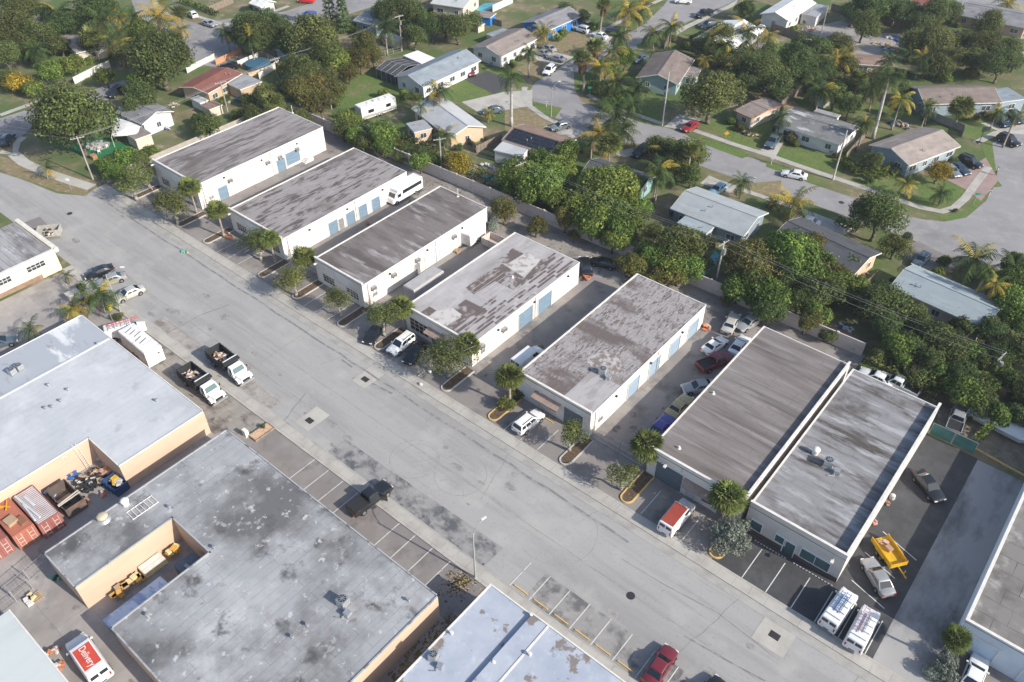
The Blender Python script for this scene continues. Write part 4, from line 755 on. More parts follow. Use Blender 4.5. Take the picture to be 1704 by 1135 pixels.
TR = {'dark': '''1000,345,60 1170,400,44 1225,430,60 1300,470,60 1345,470,50 1430,500,56 1480,545,60 1515,575,60 1545,600,56 1590,570,60 1600,545,50 1650,555,56 1300,150,60 1300,125,60 1372,115,50 1245,140,46 1490,20,50 1420,20,50 1525,40,50 1585,20,40 1650,75,56 1680,80,50 1470,12,50 20,8,50 80,30,46 140,55,40 405,40,50 445,35,50 480,80,50 490,140,50 640,20,50 690,60,50 1180,95,40 232,165,70 265,98,118 165,15,95 110,40,60 345,208,52 425,55,80 464,50,62 668,24,72 719,45,52 1268,118,76 1322,106,84 1391,159,52 1450,10,72 1360,80,52 1508,18,46 1666,108,66 1558,21,58 1463,359,105 1471,505,85 1552,562,75 1632,665,60 1692,640,66 1282,520,60 1250,470,70 1660,590,60 1340,500,60 1600,625,60 1655,545,50 1240,110,50 1345,130,50 1415,178,46 1240,18,36 1690,690,50''',
 'olive': '''545,90,60 530,60,50 475,185,40 500,200,44 570,215,44 610,235,40 480,110,50 545,130,44 740,40,46 780,35,40 1335,75,46 1410,110,46 1395,75,50 1465,130,50 1500,150,36 1560,110,50 1590,95,44 1600,70,50 1690,100,40 1520,70,50 1550,40,40 1235,95,50 1200,90,44 1280,85,40 5,90,60 40,75,50 100,75,40 150,75,44 205,90,50 290,95,60 250,130,50 420,190,40 1125,275,60 1110,250,50 1150,290,50 1490,410,50 1440,350,60 1345,440,70 120,198,148 60,60,62 20,45,72 38,14,60 520,63,92 507,116,62 441,159,48 761,48,55 1186,161,104 1202,58,52 1170,76,46 1144,259,74 1091,240,44 1439,42,62 1426,145,50 1558,70,66 1645,42,60 1632,76,58 1621,100,48 1131,412,92 1452,267,44 1370,486,76 1534,550,62 1571,575,72 1460,594,36 1535,625,46 1629,605,46 1677,500,60 1512,520,60 1700,580,70 1090,388,46 300,20,30''',
 'bright': '''880,320,60 920,330,60 960,340,60 850,310,50 900,275,60 935,280,50 1030,300,60 1050,310,50 975,320,60 1020,350,70 1060,350,50 1090,430,60 1130,455,50 1170,440,40 1270,450,70 1230,480,60 1330,500,50 1385,475,60 1420,440,46 1360,520,50 1560,620,50 1590,640,50 1640,640,50 1670,630,50 1660,690,50 1580,560,50 1620,590,46 1690,470,60 1520,540,50 700,270,40 640,245,40 590,225,40 1020,400,50 1000,385,50 232,55,48 232,138,52 85,120,48 120,108,42 175,128,34 560,106,56 634,225,62 576,201,42 866,296,78 905,306,82 930,296,66 1012,314,92 1041,334,66 988,367,76 1025,380,70 853,280,48 1041,98,46 1110,439,62 1152,445,58 946,254,50 1317,433,112 1280,492,78 1413,481,58 1255,499,42 1492,581,60 1571,640,44 1611,655,62 1682,505,76 1690,534,66 1690,440,50 1500,600,40 1075,420,50 1060,365,50 1009,116,42 1370,440,60 1666,600,34''',
 'mixed': '''1285,430,70 1345,405,60 940,365,50 1060,445,50 1090,460,44 1400,470,50 600,100,50 580,120,40 560,150,40 590,90,40 1360,480,50 1600,520,40 513,153,72 534,175,56 610,79,60 1218,111,58 1252,439,92 1344,534,56 1388,455,50 840,351,54 893,376,40 954,391,24 1044,439,48 1115,462,46  620,95,40'''}
bare = {}
for kind, s_ in TR.items():
    for q in s_.split():
        u, v, d = map(float, q.split(','))
        if kind == 'mixed' and v > 340 and u < 1340 and d < 56: tree(u, v, d, 'mixed', desc='russet vine-covered small tree against the rear wall')
        else: tree(u, v, d, kind)
tree(764, 272, 52, 'yellow', lab='golden yellow flowering tree beside the backyard pool with terracotta deck'); bush(30, 140, 50, 'yellow', lab='rounded yellow-green bush alone at the far left edge')
tree(1563, 286, 42, 'yellow', lab='yellow-green tree in the front yard by the brick driveway'); bush(1495, 180, 30, 'rose', lab='pink flowering shrub at the corner of the long brown-roof house', zc=2)
for q in '''417,168,34,olive 455,178,40,olive 674,256,40,dark 719,267,44,dark 700,262,40,olive 1315,227,28,mixed 1616,121,30,mixed 60,150,40,bright 15,130,40,dark 210,262,44,bright 235,268,40,olive 250,256,34,bright 175,276,40,bright 195,290,40,bright 1545,70,40,olive 1500,125,26,dark 1572,129,28,bright 1609,192,14,olive 1640,190,14,dark 1369,243,14,dark 1385,246,22,dark 590,230,34,dark 558,168,30,olive 655,164,26,olive 640,158,24,bright 672,158,26,bright 730,145,14,bright 1400,400,30,dark 1510,395,20,olive 1572,437,30,bright 290,63,30,dark 1445,300,20,dark 1590,350,10,dark 1290,180,30,dark 20,75,40,dark 1040,168,40,bright 1000,150,40,dark 1010,175,34,dark 985,142,24,dark 1430,515,40,mixed 1210,500,30,olive  1380,560,40,dark 1425,575,24,bright 330,200,30,dark 392,190,24,bright 700,30,40,bright 430,10,30,dark 1350,390,10,dark 940,20,40,dark 970,30,36,dark 990,45,26,bright 1560,455,30,bright 1650,520,24,bright 600,240,30,bright 660,242,30,mixed 1535,640,30,bright 1502,628,24,dark 1580,610,30,dark 1610,690,26,bright 1655,700,24,bright 1690,665,34,dark'''.split():
    u, v, d, k = q.split(','); bush(float(u), float(v), float(d), k)
# front lot trees
for (u, v, d, lab) in ((217, 300, 62, 'thin airy tree at the far left front corner of the leftmost warehouse'), (240, 286, 40, 'slim airy tree against the left front wall of the leftmost warehouse'), (284, 338, 70, 'wide airy tree on the island right of the leftmost warehouse'), (428, 402, 58, 'airy tree before the second warehouse beside a round palm'), (486, 462, 58, 'airy tree on the island at the second warehouse right corner'),
                       (562, 498, 58, 'airy tree hiding the middle front of the third warehouse'), (636, 527, 62, 'airy tree beside a round palm over the dark sedan'), (744, 590, 84, 'broad airy tree before the right front of the patchwork-roof warehouse'), (950, 722, 58, 'airy tree in front of the dark door of the fifth warehouse'), (1037, 787, 60, 'airy tree on the yellow island below a round palm')):
    tree(u, v, d, 'olive', airy=True, lab=lab)
# low strip of planting behind the rear wall
bush(820, 378, 30, 'silver', lab='bare grey shrub behind the box trailer beside the third warehouse')
tree(1215, 888, 76, 'silver', lab='silvery shrub on the yellow island left of the office parking', cat='bush', zc=1.8)
bush(842, 668, 42, 'mixed', lab='low clipped hedge in the yellow-kerbed island beside the white crossover', sq=.7)
bush(857, 655, 30, 'olive', lab='right end of the clipped hedge in the yellow island', sq=.7)
o = bush(1575, 1095, 46, 'silver', lab='grey-green hedge below the sabal palm at bottom right'); bush(1566, 1120, 46, 'silver', lab='lower grey-green hedge at the bottom frame edge'); bush(1583, 1075, 38, 'olive', lab='green hedge at the foot of the bottom right sabal palm')
for (u, v, d, lab) in ((315, 312, 38, 'round sabal palm at the right corner of the leftmost warehouse'), (361, 350, 40, 'round sabal palm in the bare-stalk island left of the second warehouse'), (449, 399, 38, 'round sabal palm before the second warehouse right corner'), (506, 428, 44, 'round sabal palm at the entrance of the second alley'), (668, 512, 40, 'round sabal palm at the left corner of the patchwork-roof warehouse'),
                       (778, 573, 40, 'round sabal palm against the right corner of the patchwork-roof warehouse'), (848, 627, 52, 'round sabal palm rising from the clipped hedge'), (1078, 742, 60, 'large round sabal palm at the left corner of the sixth warehouse'), (1212, 828, 62, 'large round sabal palm at the gap before the grey-roof office'), (1593, 1063, 50, 'round sabal palm by the pale blue front at bottom right')):
    palm(u, v, d*(.92+.2*math.sin(u)**2), kind='sabal', lab=lab, h=4.7+1.1*math.sin(u*3.1))
palm(238, 291, 30, 254, 317, 'coconut'); 
for q in '''93,24,60,108,53,coconut 264,29,66,275,69,golden 167,34,60,173,80,coconut 198,28,46,200,60,golden 375,53,32,383,87,coconut 390,58,22,392,86,coconut 196,72,50,210,100,golden 45,82,40,48,100,date 77,280,34,80,298,young 740,224,40,739,262,coconut 851,127,46,851,210,royal 814,188,22,812,204,golden 684,159,26,684,176,young
970,98,34,971,155,washingtonia 991,77,32,989,128,washingtonia 1020,87,42,1018,124,coconut 1005,8,26,998,58,washingtonia 1046,16,48,1040,55,golden 1086,56,38,1087,82,coconut 1025,137,48,1027,160,coconut 1062,145,36,1062,181,coconut 1025,196,68,1030,225,coconut 999,222,60,1002,250,golden 1036,217,50,1040,240,coconut 1245,53,50,1240,80,coconut 1205,77,46,1203,112,date 1173,100,26,1170,130,golden 1239,8,34,1239,28,coconut 1096,282,50,1087,335,coconut 1234,304,36,1231,331,coconut
1394,100,50,1384,130,golden 1354,137,40,1348,171,date 1479,127,56,1452,231,royal 1571,106,36,1567,124,golden 1547,169,28,1538,209,dead 1661,185,30,1648,213,coconut 1450,148,44,1446,186,coconut 1516,90,34,1514,104,date 1677,5,40,1675,18,golden 1320,338,64,1318,364,golden 1286,336,24,1286,345,coconut 1509,306,34,1505,327,golden 1566,322,34,1562,343,coconut 1622,431,72,1619,462,coconut 1687,445,60,1677,472,coconut
112,458,26,117,474,young 167,489,56,176,522,coconut 121,513,44,117,530,golden 50,548,48,50,575,young 1070,8,40,1066,36,golden 1105,252,40,1100,280,coconut'''.split():
    a = q.split(','); palm(float(a[0]), float(a[1]), float(a[2]), float(a[3]), float(a[4]), a[5])
for i, q in enumerate('1062,25 1030,62 1000,110 1052,172 1015,240 985,236 1180,62 1222,112 1412,85 1366,150 1430,130 1462,142 1535,95 1642,452 1655,472 122,32 152,62 187,64 222,28 60,84 300,48 415,62 455,172 700,178 727,150 880,86 905,52 1118,44 1150,250 1095,300 1300,196 1440,205 1500,165 1545,178 1600,180 1690,195 1480,100 1340,100 1280,60 640,46'.split()):
    u, v = map(float, q.split(',')); palm(u, v, 30+14*math.sin(i*1.9)**2, kind=('coconut', 'date', 'golden', 'coconut', 'sabal', 'young')[i % 6], h=4.2+2.6*math.sin(i*2.3)**2)
# two conifers
con_m = LEAF['dark']
for (u, v, hh, lab) in ((553, 48, 13, 'taller dark conifer spire near the blue car street'), (574, 52, 11, 'shorter conifer spire right beside the taller one')):
    p = P(u, v, 0); t = thing('conifer', lab, 'tree', (p.x, p.y, 0)); rnd = random.Random(int(u)); b = MB()
    for i in range(1900):
        z = rnd.random()**1.3*hh; r_ = (1-z/hh)*2.6*(.75+.25*math.sin(z*5))*rnd.uniform(.6, 1); a = rnd.uniform(0, 6.28); c = Vector((math.cos(a)*r_, math.sin(a)*r_, z+.8)); tt = Vector((-math.sin(a), math.cos(a), 0)); o_ = Vector((math.cos(a), math.sin(a), -.35))
        b.add([c-tt*.14, c+tt*.14, c+o_*.55+tt*.05, c+o_*.55-tt*.05], [(0, 1, 2, 3)], rnd.choice((0, 0, 1, 2)))
    b.build('crown', con_m, t); MB().cyl((0, 0, 0), (0, 0, hh*.9), .2, .04, 7).build('trunk', bark_m, t)
# clipped hedges (a mass of leaves round a box)
def hedge(pts, w, h, kind, lab, n=60):
    rnd = random.Random(int(pts[0][0])); pw_ = [Vector(P(*q)[:2]) for q in pts]; o0 = pw_[0]; b = MB()
    for A, B in zip(pw_, pw_[1:]):
        L_ = (B-A).length; d = (B-A).normalized(); s_ = Vector((-d.y, d.x))
        for i in range(int(L_*n)):
            q = A+d*rnd.uniform(0, L_)+s_*rnd.choice((-1, 1))*w/2*rnd.random()**.4; z = h*rnd.random()**.35*(1+.1*math.sin(q.x*2)); p = Vector((q.x-o0.x, q.y-o0.y, z)); a = Vector((rnd.gauss(0, 1), rnd.gauss(0, 1), rnd.gauss(0, 1)+.6)).normalized(); t1 = a.orthogonal()*.14; t2 = a.cross(t1)*.8
            b.add([p-t1, p-t2, p+t1, p+t2], [(0, 1, 2, 3)], rnd.choice((0, 1, 1, 2)))
    o = b.build('hedge', LEAF[kind], None, (o0.x, o0.y, 0)); tag(o, lab, 'hedge')
hedge([(1397, 272), (1430, 292), (1476, 296), (1492, 282)], 2.4, 1.5, 'bright', 'bright green clipped hedge before the blue-grey house with brown gable', 140)
hedge([(300, 5), (330, 14), (363, 28)], 1.0, 1.4, 'bright', 'long bright hedge along the fence at the top left street', 60)
hedge([(1480, 118), (1520, 130), (1580, 132)], 1.0, .9, 'olive', 'thin ragged hedge across the open ground at upper right', 50)
hedge([(1389, 373), (1400, 378), (1425, 388)], 1.4, 1.3, 'dark', 'dark hedge against the charcoal-roof house front', 80)
hedge([(1668, 700), (1618, 742)], .8, 2.0, 'bright', 'vine-covered fence line beside the green screened gate', 60)
for i, (a, b_) in enumerate((((560, 200), (640, 232)), ((640, 232), (770, 282)), ((770, 290), (850, 325)), ((1010, 375), (1060, 400)), ((1440, 605), (1560, 670)))):
    hedge([a, b_], 2.6, 2.2, ('dark', 'olive', 'bright', 'dark', 'olive')[i], 'unclipped green hedge behind the boundary wall, '+('trailer stretch', 'golden tree stretch', 'pool stretch', 'tall pole stretch', 'stretch behind the grey-roof office')[i], 75)
# scattered leaf litter and weeds: uncountable
rnd = random.Random(5); b = MB()
for (x0, x1, y0, y1, n) in ((-120, -20, 89, 95, 900), (-34.7, -31.8, 22, 31, 500), (-98, -90, 86, 94, 250), (-143, -136, 56, 90, 400)):
    for i in range(n):
        x, y = rnd.uniform(x0, x1), rnd.uniform(y0, y1); s = rnd.uniform(.05, .16); a = rnd.uniform(0, 6.28)
        b.add([(x+s*math.cos(a+k*1.57), y+s*math.sin(a+k*1.57), .05+.05*(k % 2)) for k in range(4)], [(0, 1, 2, 3)], rnd.choice((0, 1, 2)))
tag(b.build('leaf_litter', [frond_b, LEAF['olive'][1], LEAF['mixed'][2]]), 'scattered fallen leaves and weeds behind the warehouses', 'leaf litter', kind='stuff')
# ================================================================= HOUSES
def shingle(name, c, v=.25): return M(name, c, .9, layers=[(tuple(x*(1-v) for x in c), (.5, .5, .5), .42, .68, 8), (tuple(min(1, x*(1+v)) for x in c), (.25, .9, .5), .5, .72, 8)], bricks=[(tuple(x*.6 for x in c), .9, .22, .015, .5, (0, 0, 0))], bump=.15)
RF = {'brown': shingle('brown_shingle', (.20, .165, .15)), 'greybrown': shingle('grey_brown_shingle', (.25, .215, .20)), 'grey': shingle('grey_shingle', (.22, .22, .235)), 'blue': shingle('blue_grey_shingle', (.235, .275, .315)), 'slate': shingle('slate_blue_shingle', (.30, .35, .375), .12), 'char': shingle('charcoal_shingle', (.085, .088, .10)), 'teal': shingle('pale_blue_grey_shingle', (.35, .38, .395), .15),
      'mott': M('mottled_roof', (.19, .19, .195), .9, layers=[((.42, .43, .43), (.22, .45, .3), .54, .6, 8), ((.12, .12, .12), (.6, .6, .6), .5, .7, 8)]), 'white': M('white_metal_roof', (.78, .78, .76), .6, layers=[((.62, .62, .61), (.3, .3, .3), .5, .75, 8)], bricks=[((.5, .5, .5), 30, .6, .02, .5, (0, 0, 0))]), 'pale': M('pale_grey_roof', (.46, .475, .49), .85, layers=[((.38, .395, .41), (.3, .3, .3), .45, .7, 8)], bricks=[((.3, .3, .32), 3, .9, .012, .4, (0, 0, 0))]),
      'red': M('red_roof', (.21, .085, .07), .85, layers=[((.26, .12, .095), (.3, .9, .3), .5, .7, 8), ((.2, .075, .06), (.9, .9, .9), .5, .7, 8)]), 'palebrown': shingle('sun_bleached_shingle', (.30, .26, .24)), 'galv': M('galvanised_roof', (.38, .39, .41), .6, layers=[((.24, .22, .2), (.9, .2, .9), .52, .66, 8)], bricks=[((.2, .2, .2), 30, .7, .03, .8, (0, 0, 0))], metal=.2), 'rust': shingle('rusty_brown_roof', (.24, .17, .14))}
WL = {k: M('wall_'+k, c, .9, layers=[(tuple(x*.82 for x in c), (.5, .5, .8), .45, .75, 8)]) for k, c in {'white': (.66, .65, .63), 'cream': (.56, .51, .43), 'paleblue': (.50, .62, .68), 'tan': (.46, .36, .24), 'blue': (.02, .18, .52), 'greyblue': (.27, .34, .40), 'teal': (.27, .38, .39), 'peach': (.56, .43, .31), 'aqua': (.24, .42, .42), 'pink': (.60, .51, .50), 'slate': (.22, .28, .33), 'orange': (.46, .33, .25), 'sky': (.25, .38, .5)}.items()}
hglass = M('house_glass', (.06, .08, .10), .12, spec=.7)
gut = trim_w
class House: pass
def house(name, label, e1, e2, e3, adj=2, roof='grey', wall='white', he=2.7, rh=1.25, flat=False, cat='house', over=.5, wins=True, hip=0, door='E', door_c=None, base_z=0, trim=None):
    A, B, C = (T(*e1, he) if len(e1) == 3 else P(*e1, he)), (T(*e2, he) if len(e2) == 3 else P(*e2, he)), (T(*e3, he) if len(e3) == 3 else P(*e3, he))
    ab = (B-A); ab.z = 0; L_ = ab.length; ux = ab.normalized(); w = (C-(B if adj == 2 else A)); w.z = 0; w -= ux*w.dot(ux); D = w.length; uy = w.normalized()
    O_ = A.copy(); O_.z = 0
    if ux.cross(uy).z < 0: O_ = B.copy(); O_.z = 0; ux = -ux
    cen = O_+ux*L_/2+uy*D/2
    t = thing(name, label, cat, (cen.x, cen.y, 0), math.atan2(ux.y, ux.x)); H = House(); H.t = t; H.L, H.D, H.he, H.rh = L_, D, he, rh
    X, Y = L_/2, D/2; o = over; wm, rm = WL[wall] if isinstance(wall, str) else wall, RF[roof] if isinstance(roof, str) else roof
    th = .14; sl = rh/Y; trm = trim or gut
    if flat:
        MB().box(-X+o*.6, X-o*.6, -Y+o*.6, Y-o*.6, base_z, he-.13).build('wall', wm, t); MB().box(-X, X, -Y, Y, he-.12, he+.05).build('roof', rm, t)
        b = MB().box(-X-.03, X+.03, -Y-.03, -Y, he-.16, he+.02).box(X, X+.03, -Y, Y, he-.16, he+.02).box(-X-.03, -X, -Y, Y, he-.16, he+.02).box(-X-.03, X+.03, Y, Y+.03, he-.16, he+.02); b.build('fascia', trm, t)
    else:
        hx = X-hip; xi, yi = X-o, Y-o; zt = he-.16
        b = MB()
        if hip: b.box(-xi, xi, -yi, yi, 0, zt)
        else:
            za = he+rh-.2; zw = zt
            v = [(-xi, -yi, 0), (-xi, yi, 0), (-xi, yi, zw), (-xi, 0, za), (-xi, -yi, zw)]; v += [(xi, a, c) for _, a, c in v]
            b.add(v, [(0, 4, 3, 2, 1), (5, 6, 7, 8, 9), (0, 1, 6, 5), (1, 2, 7, 6), (2, 3, 8, 7), (3, 4, 9, 8), (4, 0, 5, 9)])
        b.build('wall', wm, t)
        b = MB()
        for s in (-1, 1):
            q = [(-X, s*Y, he), (X, s*Y, he), (hx, 0, he+rh), (-hx, 0, he+rh)]; q2 = [(a, c, z-th) for a, c, z in q]
            if s < 0: b.hexa(q2, q)
            else: b.hexa(q2[::-1], q[::-1])
        if hip:
            for s in (-1, 1):
                q = [(s*X, -s*Y, he), (s*X, s*Y, he), (s*hx, 0, he+rh)]; b.add(q, [(0, 1, 2)])
        ro = b.build('roof', rm, t)
        b = MB(); b.obox((0, 0, he+rh+.02), 2*hx, .28, .05, 0); b.build('ridge_cap', rm if roof in ('char', 'slate', 'blue') else rm, ro)
        b = MB()
        for s in (-1, 1):
            b.box(-X, X, s*Y-.02, s*Y+.02, he-.2, he-.01)
            if not hip:
                for e in (-1, 1):
                    a0 = (e*X, s*Y, he-.1); a1 = (e*X, 0, he+rh-.1); b.add([(e*X-.02, s*Y, he-.2), (e*X+.02, s*Y, he-.2), (e*X+.02, 0, he+rh-.2), (e*X-.02, 0, he+rh-.2), (e*X-.02, s*Y, he+.01), (e*X+.02, s*Y, he+.01), (e*X+.02, 0, he+rh+.01), (e*X-.02, 0, he+rh+.01)], [(0, 1, 2, 3), (4, 7, 6, 5), (0, 4, 5, 1), (2, 6, 7, 3), (0, 3, 7, 4), (1, 5, 6, 2)])
        b.build('fascia', trm, t)
    if wins:
        rnd = random.Random(int(abs(cen.x)*3)); k = o*(.6 if flat else 1)
        def win(side, c, wd=1.3, h=1.0, z=.95, mat=hglass, nm='window'):
            def bx(b, c0, c1, z0, z1, d0, d1):
                if side == 'F': b.box(c0, c1, -Y+k-d1, -Y+k-d0, z0, z1)
                elif side == 'B': b.box(c0, c1, Y-k+d0, Y-k+d1, z0, z1)
                elif side == 'R': b.box(X-k+d0, X-k+d1, c0, c1, z0, z1)
                else: b.box(-X+k-d1, -X+k-d0, c0, c1, z0, z1)
            b = MB(); bx(b, c-wd/2, c+wd/2, z, z+h, -.05, .02); w_ = b.build(nm, mat, t); b = MB(); f = .08
            bx(b, c-wd/2-f, c-wd/2, z-f, z+h+f, -.04, .06); bx(b, c+wd/2, c+wd/2+f, z-f, z+h+f, -.04, .06); bx(b, c-wd/2, c+wd/2, z+h, z+h+f, -.04, .055); 
            if nm == 'window': bx(b, c-wd/2, c+wd/2, z-f, z, -.04, .055); bx(b, c-.03, c+.03, z, z+h, 0, .035)
            b.build('frame', trim_w, w_)
        n = max(1, int((L_-1)/3.4))
        for sd_ in ('F', 'B'):
            for i in range(n):
                c = -X+k+(L_-2*k)*(i+.5)/n
                if sd_ == door[0] and i == n//2: win(sd_, c, .95, 2.05, 0, white_door, 'door')
                else: win(sd_, c+rnd.uniform(-.3, .3), rnd.choice((1.1, 1.5, 1.8)))
        for sd_ in ('R', 'L'):
            m_ = max(1, int((D-1.5)/3.6))
            for i in range(m_): win(sd_, -Y+k+(D-2*k)*(i+.5)/m_, rnd.choice((.9, 1.2)))
        for i in range(2 if L_ > 9 else 1):
            x, y = rnd.uniform(-X*.6, X*.6), -Y*rnd.uniform(.3, .7); z = he+(0 if flat else rh*(1+y/Y))
            MB().cyl((x, y, z-.1), (x, y, z+.35), .06, n=6).cyl((x, y, z+.3), (x, y, z+.42), .13, n=8).build('vent_pipe', metal_m, t)
    return H
def hs(tl, *q): return [(tl, q[i], q[i+1]) for i in range(0, len(q), 2)]
HS = [
 ('house', 'pale blue gabled house with grey roof at far left, white patio canopy in front', hs('a0', 730, 705, 895, 783, 1105, 705), 2, 'grey', 'paleblue', 3.0, 1.3, {}),
 ('house', 'tan house with low dark red roof behind the leftmost warehouse', hs('a0', 1310, 588, 1525, 462, 1172, 522), 1, 'red', 'tan', 3.0, .7, {}),
 ('house', 'cream house with tan hip roof among palms at upper left', hs('a0', 478, 335, 690, 285, 385, 222), 1, 'palebrown', 'cream', 2.8, 1.3, dict(hip=3)),
 ('house', 'grey-roofed house half hidden by palms in the top left corner', hs('a0', 200, 140, 345, 178, 500, 118), 2, 'grey', 'white', 2.8, 1.2, {}),
 ('house', 'long white house with blue-grey roof and carport holding a burgundy van', hs('a1', 1075, 550, 1440, 380, 892, 480), 1, 'blue', 'white', 2.9, 1.5, {}),
 ('house', 'peach house with pale grey gabled roof behind the travel trailer', hs('a1', 1000, 682, 1243, 868, 1487, 808), 2, 'pale', 'peach', 2.9, 1.4, {}),
 ('house', 'small slate-blue house behind the tall pole at upper left', hs('a1', 632, 128, 778, 163, 890, 78), 2, 'blue', 'greyblue', 2.8, .9, {}),
 ('house', 'white house with long brown roof beside three parked cars', hs('a1', 1565, 358, 1806, 238, 1375, 296), 1, 'greybrown', 'white', 2.8, 1.3, {}),
 ('house', 'bright blue house with grey roof near the top', hs('a2', 270, 194, 490, 98, 95, 142), 1, 'grey', 'blue', 2.8, 1.3, {}),
 ('house', 'teal house with brown gabled roof on the corner among palms', hs('a2', 1092, 532, 1195, 375, 832, 478), 1, 'brown', 'teal', 2.8, 1.5, {}),
 ('house', 'white house with bright white metal roof near the top', hs('a2', 1420, 312, 1618, 186, 1175, 250), 1, 'white', 'white', 2.8, 1.3, {}),
 ('house', 'white house with white roof and cluttered side yard at the top right', hs('a3', 220, 132, 395, 18, 35, 90), 1, 'white', 'white', 3.0, 1.3, {}),
 ('house', 'low house with black solar panels on its dark roof', hs('a2', -20, 880, 315, 985, 478, 885), 2, 'rust', 'white', 2.8, 1.0, {}),
 ('house', 'house with charcoal roof and turquoise wall behind the bright trees', hs('b2', 478, 28, 850, 150, 985, 60), 2, 'char', 'aqua', 2.8, 1.2, {}),
 ('house', 'slate-blue house with pale blue-grey roof behind the rear wall', hs('b2', 1042, 252, 1503, 430, 1680, 286), 2, 'teal', 'slate', 2.9, 1.4, {}),
 ('house', 'house with long charcoal roof behind the russet trees', hs('b3', 105, 440, 622, 684, 782, 520), 2, 'char', 'peach', 2.8, 1.3, {}),
 ('house', 'pinkish house with pale blue-grey roof dappled by tree shade at right', hs('b3', 858, 742, 1455, 1012, 978, 590), 1, 'slate', 'pink', 2.8, 1.2, {}),
 ('house', 'cream house with flat brown roof and orange trim by the big round tree', hs('a2', 1442, 694, 1555, 746, 1705, 636), 2, 'greybrown', 'cream', 2.7, .4, dict(trim=plain('orange_trim', (.55, .2, .09), .8))),
 ('house', 'white house with mottled grey and white roof behind the front lawns', hs('a3', 130, 778, 550, 912, 676, 798), 2, 'mott', 'white', 2.8, .9, {}),
 ('house', 'blue-grey house with sun-bleached brown gabled roof beside the white box truck', hs('a3', 980, 1042, 1305, 920, 738, 906), 1, 'palebrown', 'greyblue', 2.8, 1.4, {}),
 ('house', 'long slate house with broad brown roof at the right', hs('a3', 1075, 656, 1565, 645, 970, 542), 1, 'brown', 'greyblue', 2.9, 1.5, {}),
 ('house', 'peach house with wide grey roof at the top right corner', hs('a3', 1275, 90, 1720, 178, 1720, 75), 2, 'grey', 'orange', 2.8, 1.3, {}),
 ('house', 'small house with faded brown roof hidden in trees', hs('a3', 640, 402, 885, 418, 835, 350), 2, 'rust', 'cream', 2.7, .7, {}),
 ('house', 'house with dark red roof at the very top edge', hs('a3', 985, 20, 1150, 45, 1175, -15), 2, 'red', 'cream', 2.8, 1, {}),
 ('house', 'cream two-part house with pool at the top centre edge', hs('a1', 1120, 20, 1330, 50, 1400, -40), 2, 'pale', 'cream', 3.2, 1, {}),
 ('house', 'white-roofed house at the top edge left of the blue car', hs('a0', 1565, 20, 1640, 45, 1720, 5), 2, 'white', 'white', 2.8, 1, {}),
]
HOUSES = []
for nm, lab, e, adj, rf, wl, he, rh, kw in HS:
    HOUSES.append(house(nm, lab, e[0], e[1], e[2], adj, rf, wl, he, rh, **kw))
